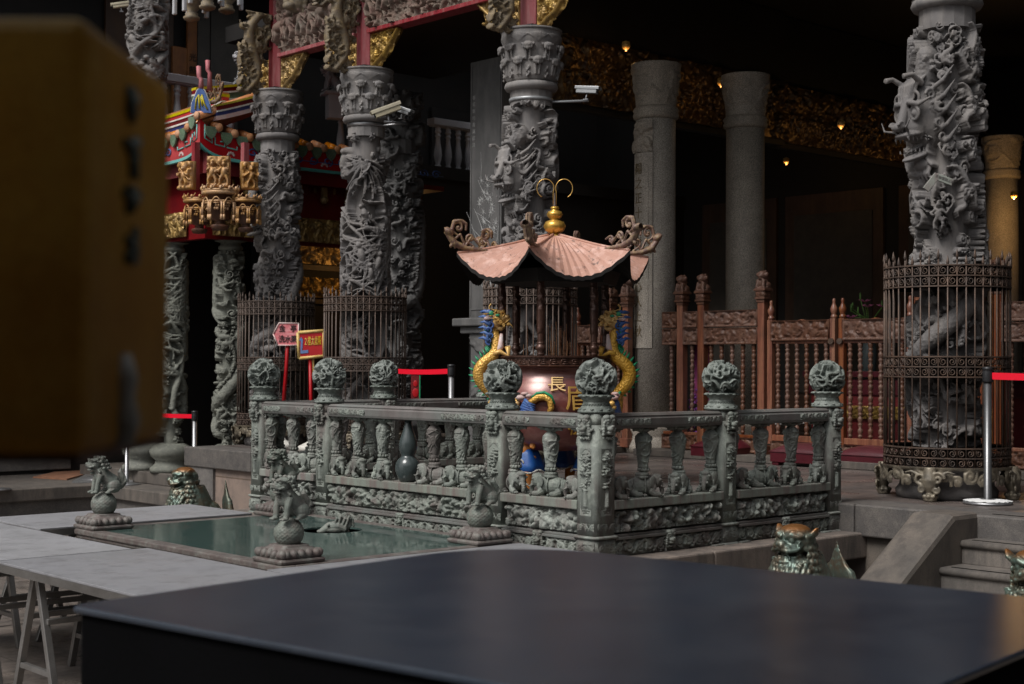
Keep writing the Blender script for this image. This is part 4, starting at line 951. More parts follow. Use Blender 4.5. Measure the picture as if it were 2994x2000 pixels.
def niche(seed):
    H = HM(.092, .40, .0035); rg = random.Random(seed)
    for i in range(13):
        x, y = .046 + rg.uniform(-.022, .022), rg.uniform(.17, .35)
        for k in range(5): H.leaf(x, y, k * 1.256 + seed + i, .026, .008, rg.uniform(.004, .014), .010, 2)
        H.blob(x, y, .007, None, 0, .012, .007)
    for i in range(5): H.tube(wig(.046, .15, .046 + rg.uniform(-.03, .03), .34, .006, 2), .0035, .006)
    H.tube([(.046, .06), (.046, .145)], [.018, .026, .012], .002, .016); H.blob(.046, .15, .019, .006, 0, .004, .014); H.tube([(.046, .045), (.046, .052)], .022, .002, .009)
    H.tube([(.016, .034), (.076, .034)], .006, .004); H.tube([(.02, .02), (.035, .02)], .006, .004); H.tube([(.055, .02), (.07, .02)], .006, .004)
    H.finish(0, .0004)
    x = np.arange(H.W) * H.res - .046; y = np.arange(H.H) * H.res
    X, Y = np.meshgrid(x, y); inside = (np.abs(X) < .040) & (Y > .012) & (Y < .388) & ~((Y > .36) & (np.abs(X) > .040 - (Y - .36) * 1.1)) & ~((Y < .04) & (np.abs(X) > .012 + Y * .7))
    H.a = np.where(inside, H.a * 2.0 - .018, .0012); return slab_mesh('niche', H, .018)
NICH = [niche(s) for s in range(4)]
for b in NICH: b.materials.append(M['green'])
CLOUD = relief_scroll(.14, .05, 3, .004, .0035, .001); CLOUD = slab_mesh('cloud', CLOUD, .001); CLOUD.materials.append(M['green'])
FOOTR = slab_mesh('footr', relief_scroll(.15, .075, 5, .004, .005, .002), .002); FOOTR.materials.append(M['green'])
def rsq(a, k=4.0): return 1 / (np.abs(np.cos(a)) ** k + np.abs(np.sin(a)) ** k) ** (1 / k)
def bal_post(x, y, faces, i, s=1.0):
    p = MB()
    W = .076 * s
    p.lathe([(W, -.06), (W, .60)], 40, smooth=True, sq=lambda a: rsq(a, 7)); p.lathe([(W * .98, .60), (W * .98, .665)], 40, sq=lambda a: rsq(a, 7))
    t = p.build('post', M['green'], bal, 0, (x, y, 0))
    q = MB().lathe([(W * 1.18, -.076), (W * 1.24, -.07), (W * 1.24, -.064), (W * 1.10, -.058)], 40, sq=lambda a: rsq(a, 6)).lathe([(W * 1.06, -.19), (W * 1.06, -.076)], 40, sq=lambda a: rsq(a, 6)).lathe([(W * 1.26, -.205), (W * 1.3, -.195), (W * 1.1, -.185)], 40, sq=lambda a: rsq(a, 6))
    q.build('foot', M['green'], t)
    pd = MB().lathe([(.098, .668), (.108, .672), (.112, .680), (.106, .687), (.098, .692), (.096, .696), (.088, .710), (.080, .713), (.080, .722), (.084, .724), (.080, .727), (.078, .742), (.088, .750), (.096, .766), (.104, .771), (.106, .777), (.098, .780), (.05, .775)], 48, sq=lambda a: 1 + .012 * np.cos(8 * a))
    for k in range(30): a = k * 2 * PI / 30; pd.ell((.0815 * math.cos(a), .0815 * math.sin(a), .7175), .0055, None, 6, 5)
    for k in range(12): a = k * 2 * PI / 12; pd.ell((.101 * math.cos(a), .101 * math.sin(a), .692), (.012, .012, .006), None, 8, 5); pd.ell((.099 * math.cos(a), .099 * math.sin(a), .770), (.018, .018, .008), None, 8, 5)
    pd.build('ball_stand', M['greenball'], t)
    b = mobj('openwork_ball', BALLS[i % 3], None, t, 0, (0, 0, .872)); b.rotation_euler = (.15 * i, .2, 1.7 * i)
    for rz in faces:
        c, sn = math.cos(rz), math.sin(rz)
        f = lambda lx, ly, z: (lx * c - ly * sn, lx * sn + ly * c, z)
        mobj('lion_mask', PMASK, None, t, 0, f(0, -W + .004, .60), rz)
        mobj('flower_niche', NICH[(i + len(faces)) % 4], None, t, 0, f(-.046, -W + .018, .06), rz)
        mobj('cloud_carving', CLOUD, None, t, 0, f(-.07, -W + .002, -.03), rz).scale = (1, 1, .9)
        mobj('foot_carving', FOOTR, None, t, 0, f(-.075, -W * 1.06 + .003, -.172), rz)
    return t
FR, FL_ = 0.0, R(-90)
posts = [(0, 0, (FR, FL_), 1.14), (1.167, 0, (FR,), 1), (2.334, 0, (FR,), 1), (0, .834, (FL_,), 1), (0, 2.73, (FL_,), 1), (0, 3.6, (FL_, FR), 1), (1.17, 3.6, (FR,), 1), (2.334, 3.6, (FR,), 1)]
for i, (x, y, fc, s) in enumerate(posts): bal_post(x, y, fc, i, s)
H = relief_scroll(2 * PI * .042, .215, 4, .0034, .0052, .003, True)
for k in range(3): H.tube(wig(H.w * k / 3, 0, H.w * (k + 1) / 3, .21, .01, 2), .005, .002)
vr = lambda t: np.interp(t, [0, .05, .1, .14, .45, .78, .9, .96, 1], [.030, .031, .029, .031, .038, .049, .047, .034, .026])
VASE = cyl_mesh('vase', H, 0, .325, vr)
VASE.materials.append(M['green'])
vb = MB().lathe([(.024, .298), (.033, .302), (.034, .312), (.028, .322), (.024, .33)], 20).lathe([(.018, .32), (.018, .545)], 12).lathe([(.022, .535), (.026, .54), (.024, .548), (.040, .556), (.044, .564), (.03, .576)], 20)
for s in (-1, 1):
    vb.tube([(s * .02, 0, .558), (s * .06, 0, .569), (s * .088, 0, .563), (s * .095, 0, .552)], [.02, .018, .012, .005], 8)
    for t_ in (-1, 1): vb.tube([(s * .02, 0, .556), (s * .05, t_ * .03, .57), (s * .075, t_ * .045, .568)], [.014, .012, .004], 6)
for i in range(10): a = i * 2 * PI / 10; vb.ell((.031 * math.cos(a), .031 * math.sin(a), .313), (.010, .010, .012), None, 8, 5)
VEND = vb.mesh('vase_ends'); VEND.materials.append(M['green'])
def bay(x, y, L, rz, vs, seed, dirs, gourd=None, deco=True):
    """one bay: local x along the bay, -y outwards"""
    rg = random.Random(seed); c, sn = math.cos(rz), math.sin(rz)
    f = lambda lx, ly, z=0: (x + lx * c - ly * sn, y + lx * sn + ly * c, z)
    a, b = .085, L - .085
    pr = [(-.065, .578), (-.052, .572), (.052, .572), (.065, .578), (.070, .592), (.070, .632), (.060, .642), (.064, .650), (.050, .664), (-.050, .664), (-.064, .650), (-.060, .642), (-.070, .632), (-.070, .592)]
    n = len(pr); V = [(xx, p[0], p[1]) for xx in (a - .012, b + .012) for p in pr]
    V += [(a - .012, 0, .62), (b + .012, 0, .62)]
    mb = MB().add(V, [[i, (i + 1) % n, n + (i + 1) % n, n + i][::-1] for i in range(n)]); mb.F[3].append(np.array([[2 * n, i, (i + 1) % n] for i in range(n)] + [[2 * n + 1, n + (i + 1) % n, n + i] for i in range(n)])); mb.S[3].append(np.full(2 * n, False))
    r = mb.build('rail', M['rail'], bal, 0, f(0, 0)); r.rotation_euler = (0, 0, rz)
    if deco:
        w_ = min(.42, L * .26)
        for k, x0 in enumerate((a + .02, b - .02 - w_)):
            h = slab_mesh('rail_scroll', relief_scroll(w_, .040, seed + k, .003, .0042, .003), .002); mobj('rail_scroll', h, M['green'], r, 0, (x0, -.070, .592))
    lg = MB().b2((a - .01, -.088, .092), (b + .01, .088, .148)).build('ledge', M['ledge'], bal, .006, f(0, 0)); lg.rotation_euler = (0, 0, rz)
    bd = MB().b2((a, -.035, -.06), (b, .05, .092)).b2((a, -.072, -.075), (b, .06, -.060)).b2((a, -.085, -.092), (b, .07, -.075)).b2((a, -.055, -.19), (b, .05, -.092)).build('panel_wall', M['rail'], bal, .003, f(0, 0)); bd.rotation_euler = (0, 0, rz)
    H = relief_flora(b - a - .03, .142, seed, .004, .046); rg2 = random.Random(seed + 9)
    for i in range(int((b - a) / .1)): H.blob(rg2.uniform(.1, b - a - .1), rg2.uniform(.04, .1), .035, .02, rg2.uniform(-1, 1), .02, .03)
    for i in range(int((b - a) / .05)): 
        for k in range(3): H.leaf((i + .5) * .05, .03, -PI / 2 + (k - 1) * .6 + rg2.uniform(-.2, .2), .035, .011, .02, .014, 2)
    mobj('relief_panel', slab_mesh('relief_panel', edge_fade(H, 2), .004), M['green'], bal, 0, f(a + .015, -.030, -.055), rz)
    mobj('scroll_base', slab_mesh('scroll_base', relief_scroll(b - a, .098, seed + 3, .004, .0085, .012), .001), M['green'], bal, 0, f(a, -.055, -.191), rz)
    o = mobj('base_mask', PMASK, None, bal, 0, f(L / 2, -.062, -.105), rz); o.scale = (.85, .85, .75)
    for fx in (a + .05, b - .05): MB().box((0, 0, -.1925), (.09, .12, .012)).build('base_foot', M['green'], bal, .003, f(fx, -.045), ).rotation_euler = (0, 0, rz)
    for i, v in enumerate(vs):
        if gourd is not None and i == gourd:
            g = MB().lathe([(.05, .149), (.058, .155), (.075, .185), (.088, .225), (.087, .265), (.074, .297), (.054, .315), (.046, .325), (.046, .33), (.056, .35), (.064, .385), (.062, .42), (.050, .46), (.036, .50), (.026, .54), (.024, .572)], 48)
            o = g.build('gourd_baluster', M['vase'], bal, 0, f(v, 0)); tag(o, 'smooth dark glazed gourd standing in place of a carved vase'); continue
        e = mobj('elephant', ELE, None, bal, 0, f(v + rg.uniform(-.01, .01), -.0, .148)); e.rotation_euler = (0, 0, rz + (0 if dirs[i] < 0 else PI) + rg.uniform(-.1, .1) + (.38 if dirs[i] < 0 else -.38))
        vz = mobj('vase_baluster', VASE, None, bal, 0, f(v, 0)); vz.rotation_euler = (0, 0, rg.random() * 6)
        ve = mobj('vase_cap', VEND, None, vz, 0); ve.rotation_euler = (0, 0, rz - vz.rotation_euler[2])
    return
# left long side, seen from outside: local x runs from far (large y) to near
bay(0, .834, .834, FL_, [.834 - .707, .834 - .386, .834 - .09], 1, [1, -1, -1])
bay(0, 2.73, 1.896, FL_, [2.73 - v for v in (2.64, 2.37, 2.08, 1.80, 1.52, 1.23, .95)], 2, [1, 1, 1, 1, -1, -1, 1], 3)
bay(0, 3.6, .87, FL_, [3.6 - v for v in (3.49, 3.19, 2.93)], 3, [1, 1, -1])
bay(0, 0, 1.167, FR, [.11, .42, .74, 1.06], 4, [1, 1, -1, -1])
bay(1.167, 0, 1.167, FR, [.10, .41, .745, 1.06], 5, [1, 1, -1, -1])
bay(0, 3.6, 1.17, FR, [.15, .45, .75, 1.03], 6, [-1, 1, -1, -1])
bay(1.17, 3.6, 1.164, FR, [.12, .42, .72, 1.03], 7, [-1, 1, -1, -1])

# ---------------------------------------------------------------- pond with glass cover
pond = thing('covered_pond', 'square stone pond frame with a green glass cover, in front of the balustrade', 'pond', (0, 0, 0))
U0, U1, V0, V1 = -1.88, -.13, .52, 2.96
mb = MB()
hx, hy, hr = -.62, 1.82, .20
a = np.linspace(0, 2 * PI, 48, endpoint=False)
sqx = np.clip(np.cos(a) * 3, -1, 1); 
def rectpt(t):
    dx, dy = math.cos(t), math.sin(t); k = 1e9
    for lim, comp in ((U1 - .09 - hx, dx), (U0 + .09 - hx, dx), (V1 - .08 - hy, dy), (V0 + .08 - hy, dy)):
        if abs(comp) > 1e-9 and lim / comp > 0: k = min(k, lim / comp)
    return hx + dx * k, hy + dy * k
corn = [math.atan2(y - hy, x - hx) for x in (U1 - .09, U0 + .09) for y in (V0 + .08, V1 - .08)]
a = np.sort(np.concatenate([a, np.mod(corn, 2 * PI)]))
V = [(hx + hr * math.cos(t), hy + hr * .95 * math.sin(t), z) for z in (-.14, -.152) for t in a] + [(*rectpt(t), z) for z in (-.14, -.152) for t in a]; n = len(a)
F = []
for i in range(n): j = (i + 1) % n; F += [[i, 2 * n + i, 2 * n + j, j], [n + i, n + j, 3 * n + j, 3 * n + i], [i, j, n + j, n + i], [2 * n + i, 3 * n + i, 3 * n + j, 2 * n + j]]
MB().add(V, F).build('glass_cover', M['glass'], pond)
mb = MB()
for lo, hi in (((U0, V0), (U0 + .10, V1)), ((U1 - .10, V0), (U1, V1)), ((U0 + .1, V0), (U1 - .1, V0 + .09)), ((U0 + .1, V1 - .09), (U1 - .1, V1))):
    mb.b2((lo[0], lo[1], -.175), (hi[0], hi[1], -.1385)).b2((lo[0] + .012, lo[1] + .012, -.20), (hi[0] - .012, hi[1] - .012, -.175))
mb.build('rim', M['ped'], pond, .008)
MB().b2((U0 + .03, V0 + .03, -.9), (U1, V1 - .03, -.205)).build('basin', M['darkslab'], pond)
mobj('rim_scroll', slab_mesh('rs', relief_scroll(V1 - V0 - .1, .085, 5, .005, .005, .002), .002), M['rail'], pond, 0, (U0 + .024, V1 - .05, -.285), R(-90))
mobj('rim_scroll', slab_mesh('rs', relief_scroll(U1 - U0 - .1, .085, 6, .005, .005, .002), .002), M['rail'], pond, 0, (U0 + .05, V0 + .024, -.285), 0)
MB().b2((U0 + .015, V0 + .02, -.30), (U1, V1 - .02, -.285)).build('lower_rim', M['ped'], pond)
wl = MB().b2((U0 + .1, V0 + .1, -.22), (U1 - .1, V1 - .1, -.205)).build('pond_inside', M['tablebody'], pond)
# dragon fish spout rising through the hole
f = MB().ell((0, 0, .03), (.12, .05, .04)).tube([(-.14, 0, .01), (-.06, 0, .05), (.05, 0, .06), (.13, 0, .03)], [.03, .045, .05, .04], 12).ell((-.15, 0, .01), (.04, .035, .02))
for i in range(4): f.tube([(.0 + i * .04, -.02, .05), (.03 + i * .045, -.03, .13 + .02 * (i % 2)), (.08 + i * .04, -.02, .12), (.10 + i * .035, -.01, .05)], [.018, .016, .012, .010], 8)
f.tube([(.12, 0, .03), (.17, 0, .08), (.19, 0, .14)], [.03, .022, .006], 8).ell((-.06, -.045, .07), .014)
fm = sculpt('spout', f, .005, 1); 
o = mobj('dragon_fish_spout', fm, M['lion'], None, 0, (-.60, 1.82, -.16), RZC); o.scale = (.62, .8, .75); tag(o, 'small stone dragon fish spout rising through the round hole of the pond cover', 'fountain spout'); 
MB().lathe([(.03, 0), (.05, .02), (.05, .03)], 14).build('nozzle', M['ped'], o, 0, (.1, .05, -.02))

# guardian lions on balls at the pond's corners
def lotus_ped():
    n = 4; m = MB(); P = [(.20, -.002), (.205, .008), (.20, .02), (.19, .024)]
    def sq(a): return 1 / np.maximum(np.abs(np.cos(a)), np.abs(np.sin(a)))
    m.lathe([(.142, -.008), (.148, 0), (.150, .010), (.146, .018), (.132, .022), (.136, .026)], 64, sq=lambda a: np.minimum(sq(a), 1.36), smooth=False)
    m.lathe([(.134, .022), (.132, .040), (.118, .062), (.098, .074), (.085, .080), (.085, .086), (.078, .090)], 64, sq=lambda a: np.minimum(sq(a), 1.30))
    for s in range(4):
        for k in range(5):
            t = (k - 2) * .052; c, sn = math.cos(s * PI / 2), math.sin(s * PI / 2)
            x, y = .122, t * .95; m.ell((x * c - y * sn, x * sn + y * c, .046), (.024, .024, .026), Matrix.Rotation(s * PI / 2, 4, 'Z') @ Matrix.Rotation(R(-40), 4, 'Y'), 10, 7)
        a = s * PI / 2 + PI / 4; m.ell((.165 * math.cos(a), .165 * math.sin(a), .044), (.03, .026, .026), Matrix.Rotation(a, 4, 'Z') @ Matrix.Rotation(R(-40), 4, 'Y'), 10, 7)
    return m
PED = lotus_ped().mesh('lotus'); PED.materials.append(M['ped'])
H = HM(2 * PI * .083, PI * .083, .0045, True)
for j in range(8):
    for i in range(18): 
        x = (i + .5 * (j % 2)) * H.w / 18; y = (j + .7) * H.h / 8.4; H.tube([(x - .012, y), (x, y + .012), (x + .012, y), (x, y - .012), (x - .012, y)], .0032, .0, .003)
th = np.linspace(.03, PI - .03, H.H)[:, None]; ang = np.arange(H.W) * 2 * PI / H.W; rr = .082 + H.a
V = np.stack([rr * np.sin(th) * np.cos(ang), rr * np.sin(th) * np.sin(ang), -rr * np.cos(th)], -1).reshape(-1, 3); LB = np_mesh('lball', V, [grid_faces(H.H, H.W, True)]); LB.materials.append(M['lion'])
def ball_lion(x, y, label, rz=0.0, sc_=.92):
    t = thing('stone_lion', label, 'lion statue', (x, y, -.13), 0, 'guardian lions on the pond corners')
    mobj('pedestal', PED, None, t)
    MB().b2((-.10, -.10, -.77), (.10, .10, -.009)).build('pillar', M['green'], t, .01)
    mobj('ball', LB, None, t, 0, (0, 0, .150)); MB().lathe([(.055, .084), (.062, .088), (.058, .097), (.05, .1)], 24).build('ball_collar', M['lion'], t)
    o = mobj('lion', LION, None, t, 0, (0, 0, .222), rz); o.scale = (.93, 1.08, .86)
    return t
ball_lion(-1.72, .69, 'green stone lion on a ball at the front pond corner, nearest of the four', R(8))
ball_lion(-.34, .66, 'green stone lion on a ball at the right pond corner, before a balustrade post', R(0))
ball_lion(-1.72, 2.86, 'green stone lion on a patterned ball at the far left pond corner, below the lantern', R(-12))
ball_lion(-.34, 2.84, 'green stone lion on a ball half hidden behind the nearest lion', R(4))

# large bronze lions standing on the courtyard floor
def bronze_mb():
    m = MB(); rg = random.Random(3)
    m.tube([(.12, 0, .02), (.06, 0, .18), (.02, 0, .34)], [.17, .165, .13], 18).ell((.16, 0, .08), (.16, .17, .16)).ell((-.05, 0, .22), (.12, .15, .16))
    for s in (-1, 1): m.tube([(-.06, s * .10, .2), (-.11, s * .11, .05), (-.12, s * .10, -.14)], [.06, .045, .045], 10).ell((-.15, s * .10, -.15), (.07, .055, .035)).ell((.12, s * .13, -.05), (.12, .08, .13)).ell((.0, s * .15, -.15), (.07, .05, .03))
    m.ell((-.02, 0, .44), (.115, .118, .085)).ell((-.03, 0, .490), (.095, .098, .048)).ell((-.10, 0, .405), (.06, .085, .045))
    m.ell((-.145, 0, .405), (.042, .070, .026)).ell((-.165, 0, .428), (.028, .042, .024)).ell((-.10, 0, .33), (.075, .080, .022), Matrix.Rotation(R(-10), 4, 'Y')).ell((-.04, 0, .365), (.07, .07, .04)).ell((-.10, 0, .352), (.05, .04, .012))
    for s in (-1, 1):
        m.ell((-.118, s * .052, .450), .020); m.tube([(-.135, s * .012, .462), (-.128, s * .05, .482), (-.10, s * .088, .470), (-.07, s * .108, .478)], [.014, .018, .015, .009], 8)
        m.tube([(-.132, s * .01, .478), (-.118, s * .055, .500), (-.075, s * .10, .492)], [.008, .010, .006], 7)
        m.ell((-.178, s * .024, .418), .016); m.tube([(-.175, s * .018, .398), (-.165, s * .055, .385), (-.12, s * .088, .392), (-.09, s * .10, .405)], [.011, .013, .012, .006], 8)
        m.tube([(-.155, s * .045, .385), (-.152, s * .047, .355)], [.010, .003], 6); m.tube([(-.145, s * .058, .335), (-.142, s * .056, .362)], [.009, .003], 6); m.tube([(-.15, s * .02, .346), (-.11, s * .07, .346), (-.07, s * .08, .36)], .010, 7)
        m.tube([(-.02, s * .10, .46), (-.015, s * .135, .49), (-.01, s * .155, .525)], [.036, .040, .012], 10, flat=.5)
        spir(m, (-.09, s * .095, .43), .022, .007, 1.3, 'y', s)
    for row in range(6):
        z = .40 - row * .042; rr = .112 + .010 * row
        for i in range(15):
            a = (i - 7) * .30 + .15 * (row % 2)
            if abs(a) < 2.15 and True:
                c = (.0 + rr * math.cos(a) * .8, rr * math.sin(a), z)
                spir(m, c, .022, .0085, 1.35, 'y' if abs(math.sin(a)) > .5 else 'x', 1 if i % 2 else -1, rg.random() * 6); m.ell(c, .016)
    for row in range(5):
        z = .315 - row * .034; rr = .118 + .012 * row
        for i in range(11):
            a = PI + (i - 5) * .24 + .12 * (row % 2); c = (-.03 + rr * math.cos(a), rr * math.sin(a) * 1.1, z)
            m.tube([c, (c[0] - .012, c[1] * 1.04, z - .02), (c[0] - .004, c[1], z - .055)], [.014, .015, .003], 7)
            if (i + row) % 3 == 0: spir(m, (c[0] - .01, c[1], z), .018, .007, 1.2, 'x', 1, i)
    for i in range(11):
        t = (i - 5) / 5; m.tube([(.31, t * .07, .02), (.37, t * .12, .12), (.36, t * .09 + .02 * math.sin(i * 2), .22), (.34, t * .05, .28 + .13 * (1 - abs(t)))], [.036, .036, .028, .004], 7)
    return m
BL = sculpt('bronze_lion', bronze_mb(), .0058, 0)
m = M['bronze']; n_ = m.node_tree.nodes; L_ = m.node_tree.links; bs = n_['Principled BSDF']; src = bs.inputs['Base Color'].links[0].from_socket
tc = n_.new('ShaderNodeTexCoord'); sx = n_.new('ShaderNodeSeparateXYZ'); L_.new(tc.outputs['Object'], sx.inputs[0])
mr = n_.new('ShaderNodeMapRange'); mr.inputs[1].default_value = .488; mr.inputs[2].default_value = .515; L_.new(sx.outputs[2], mr.inputs[0])
mx = n_.new('ShaderNodeMix'); mx.data_type = 'RGBA'; L_.new(mr.outputs[0], mx.inputs[0]); L_.new(src, mx.inputs[6]); mx.inputs[7].default_value = (.22, .095, .03, 1); L_.new(mx.outputs[2], bs.inputs['Base Color'])
BL.materials.append(M['bronze'])
def bronze_lion(x, y, label, rz, s=1.0):
    t = thing('bronze_lion', label, 'lion statue', (x, y, -.9), rz, 'bronze lions on the courtyard floor')
    o = mobj('lion', BL, None, t, 0, (0, 0, .372)); o.scale = (s,) * 3
    MB().box((.06, 0, .10), (.62, .42, .20)).build('plinth', M['darkslab'], t, .02)
    return t
p = atD(2322, 8.75); bronze_lion(p.x + .12, p.y + .05, 'green bronze lion with polished orange brow, in front of the right stone stairs', R(-6))
p = atD(528, 13.35); bronze_lion(p.x + .12, p.y + .05, 'green bronze lion with polished brow, beside the left corner of the platform', R(-20))
p = atD(3030, 7.7); bronze_lion(p.x, p.y, 'bronze lion cut off by the right edge, at the foot of the stairs', R(10))

# ---------------------------------------------------------------- steel trestle tables
def steel_table(u0, u1, v0, v1, label, along='y', z=-.14):
    t = thing('steel_table', label, 'table', ((u0 + u1) / 2, (v0 + v1) / 2, -.9), 0, 'stainless steel trestle tables round the pond')
    w, l = (u1 - u0) / 2, (v1 - v0) / 2; h = .9 + z
    MB().b2((-w, -l, h - .012), (w, l, h)).build('table_top', M['steel'], t, .002)
    mb = MB()
    for a, b in (((-w + .001, -l), (-w + .004, l)), ((w - .004, -l), (w - .001, l)), ((-w + .004, -l), (w - .004, -l + .003)), ((-w + .004, l - .003), (w - .004, l))): mb.b2((a[0], a[1], h - .055), (b[0], b[1], h - .0125))
    mb.build('folded_edge', M['steelleg'], t)
    lw, ll = (w, l) if along == 'y' else (l, w)
    for s in (-1, 1):
        mb = MB(); y0 = s * (ll - .30)
        def pt(a, b, c): return (a, b, c) if along == 'y' else (b, a, c)
        def bar(p, q, w_=.038):
            p, q = Vector(p), Vector(q); d = q - p; mb.box((p + q) / 2, (w_, w_, d.length), M=d.to_track_quat('Z', 'Y').to_matrix().to_4x4())
        for k in (-1, 1):
            bar(pt(k * (lw - .10), y0 - .26, 0.0), pt(k * (lw - .10), y0 - .02, h - .056)); bar(pt(k * (lw - .10), y0 + .26, 0.0), pt(k * (lw - .10), y0 + .02, h - .056))
            bar(pt(k * (lw - .10), y0 - .20, .2), pt(k * (lw - .10), y0 + .20, .2), .03)
        bar(pt(-(lw - .1), y0 - .12, .47), pt(lw - .1, y0 - .12, .47), .03); bar(pt(-(lw - .1), y0 + .12, .47), pt(lw - .1, y0 + .12, .47), .03)
        mb.build('trestle', M['steelleg'], t, .003)
    return t
steel_table(-2.05, -.42, 3.10, 4.0, 'wet steel table behind the pond, reaching to the balustrade', 'x')
steel_table(-2.97, -2.10, 1.765, 3.62, 'wet steel table at the left edge of the photo')
steel_table(-2.93, -2.01, -.10, 1.74, 'wet steel table at lower left with its trestle legs in full view')
steel_table(-1.985, -.16, -.38, .50, 'wet steel table between the pond and the black table', 'x')
# ---------------------------------------------------------------- incense burner
bc = atD(1620, 11.75); BX, BY = bc.x, bc.y
B = thing('incense_burner', 'large red brown incense burner with salmon roof, gold finial and painted dragon handles', 'incense burner', (BX, BY, -.1), RZC)
z0 = .1          # heights below are above the platform; the burner stands on the terrace 0.1 lower
Z = lambda z: z + z0
MB().lathe([(.06, Z(.27)), (.30, Z(.29)), (.42, Z(.37)), (.48, Z(.50)), (.50, Z(.62)), (.485, Z(.74)), (.44, Z(.82)), (.405, Z(.865)), (.40, Z(.93)), (.42, Z(.945))], 72).build('pot', M['pot'], B)
rm = MB().lathe([(.38, Z(.935)), (.455, Z(.940)), (.468, Z(.948)), (.455, Z(.956)), (.455, Z(1.008)), (.468, Z(1.014)), (.468, Z(1.026)), (.44, Z(1.03)), (.40, Z(1.03)), (.39, Z(.98)), (.0, Z(.97))], 72, smooth=False)
for i in range(34):
    a0 = i * 2 * PI / 34; q = 2 * PI / 34
    for (a, b, zz) in ((.05, .8, .965), (.05, .8, .999), (.25, .6, .982)):
        rm.tube([(.458 * math.cos(a0 + q * t), .458 * math.sin(a0 + q * t), Z(zz)) for t in (a, (a + b) / 2, b)], .004, 4)
    rm.tube([(.458 * math.cos(a0 + q * .05), .458 * math.sin(a0 + q * .05), Z(zz)) for zz in (.965, .999)], .004, 4)
rm.build('fret_rim', M['darkbr'], B)
MB().lathe([(.0, Z(.9)), (.38, Z(.96)), (.0, Z(.985))], 24).build('ash', M['grey'], B)
# writing on the pot
def pot_char(ch, az, z, s, rr, tilt):
    o = mobj('gold_letter', text_mesh(ch, s, .006), M['goldp'], B, 0, (math.cos(az) * rr, math.sin(az) * rr, Z(z))); o.rotation_euler = (PI / 2 - tilt, 0, az + PI / 2)
pot_char('長', R(-90 + 1), .800, .15, .470, .62); pot_char('眉', R(-90 + 19.5), .69, .21, .506, .10); pot_char('祖', R(-90 + 19.5), .47, .14, .482, -.35); 
# hexagonal canopy
A6 = [R(14.5 + 60 * k) for k in range(6)]
H = relief_scroll(2 * PI * .03, .50, 8, .006, .006, .002, True); cpm = cyl_mesh('cp', H, .026, 0); cpm.materials.append(M['darkbr'])
for a in A6:
    o = mobj('canopy_post', cpm, None, B, 0, (.43 * math.cos(a), .43 * math.sin(a), Z(1.13)))
    MB().lathe([(.028, 0), (.03, .02), (.022, .03), (.038, .05), (.042, .065), (.034, .085), (.026, .09), (.034, .10), (.03, .11)], 16).build('post_foot', M['darkbr'], o, 0, (0, 0, -.105))
nr, na = 22, 20
def roofz(r, f):       # r 0..1 from the top, f -1..1 across a facet; corners lift, the eave sags
    return 2.02 - .375 * r ** 1.15 * (.62 + .38 * r) - .02 + .0 * f + (.205 * r ** 2.4 * abs(f) ** 2.5)
V = []; rad = .80; tot = 6 * na
for i in range(nr + 1):
    r = i / nr
    for k in range(6):
        for j in range(na):
            f = j / na * 2 - 1; a = A6[k] + (j / na) * R(60); 
            hexr = math.cos(R(30)) / math.cos(a - (A6[k] + R(30))); hexr = hexr * (1 - .07 * (1 - abs(f) ** 2) * r)
            rr = max(.02, rad * r * hexr); rib = .009 * (1 if (j % 2 == 0) else 0) * min(1, r * 2)
            V.append((rr * math.cos(a), rr * math.sin(a), Z(roofz(r, f)) + rib))
V = np.array(V); F = grid_faces(nr + 1, tot, True); V2 = V.copy(); V2[:, 2] -= .012
me = np_mesh('roof', V, [F], False); mobj('roof', me, M['roofp'], B)
# black lining follows the roof a little below it, with a deeper inner rim
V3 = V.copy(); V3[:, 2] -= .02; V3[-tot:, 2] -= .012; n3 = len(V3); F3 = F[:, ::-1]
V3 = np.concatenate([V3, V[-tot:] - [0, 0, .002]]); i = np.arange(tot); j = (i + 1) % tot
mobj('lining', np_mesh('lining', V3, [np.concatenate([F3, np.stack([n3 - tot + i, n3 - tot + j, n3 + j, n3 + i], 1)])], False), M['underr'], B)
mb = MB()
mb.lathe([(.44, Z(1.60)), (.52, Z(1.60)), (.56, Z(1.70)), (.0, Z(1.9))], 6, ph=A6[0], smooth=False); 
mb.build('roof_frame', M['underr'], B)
dh = HM(.36, .22, .0032)
dh.tube([(.0, .012), (.10, .022), (.20, .03), (.28, .06), (.322, .115)], [.008, .012, .016, .022, .018], .003); dh.blob(.325, .135, .036, .024, .5, .006, .03); dh.tube([(.335, .14), (.358, .155)], [.016, .008], .006)
dh.spiral(.255, .165, .045, 1.3, .0085, .003, None, 1, -1, .03); dh.spiral(.17, .095, .03, 1.3, .0075, .003, None, 1, -1, .05); dh.spiral(.09, .075, .024, 1.2, .0065, .003, None, -1, 2, .04)
dh.tube([(.30, .15), (.285, .20), (.24, .212), (.20, .19), (.20, .15)], [.011, .012, .011, .009, .006], .004); dh.tube([(.20, .05), (.16, .11), (.10, .05)], .007, .003); dh.tube([(.29, .08), (.24, .12), (.21, .06)], .007, .003)
for q in range(6): dh.leaf(.30 - .03 * q, .06 - .004 * q, -1.2, .03, .009, .006, .01, 1)
DR = open_mesh('ridge_dragon', dh.finish(1, .0004), .004); DR.materials.append(M['ridged'])
for a in A6:
    o = mobj('ridge_dragon', DR, None, B, 0, (.50 * math.cos(a), .50 * math.sin(a), Z(1.835)), a); o.rotation_euler = (0, 0, a); o.scale = (1.12, 1.4, 1.2)
    rp = MB().tube([((rad * r) * math.cos(a), (rad * r) * math.sin(a), Z(roofz(r, 1)) + .006) for r in np.linspace(.06, .99, 16)], .011, 8); rp.build('ridge', M['roofp'], B)
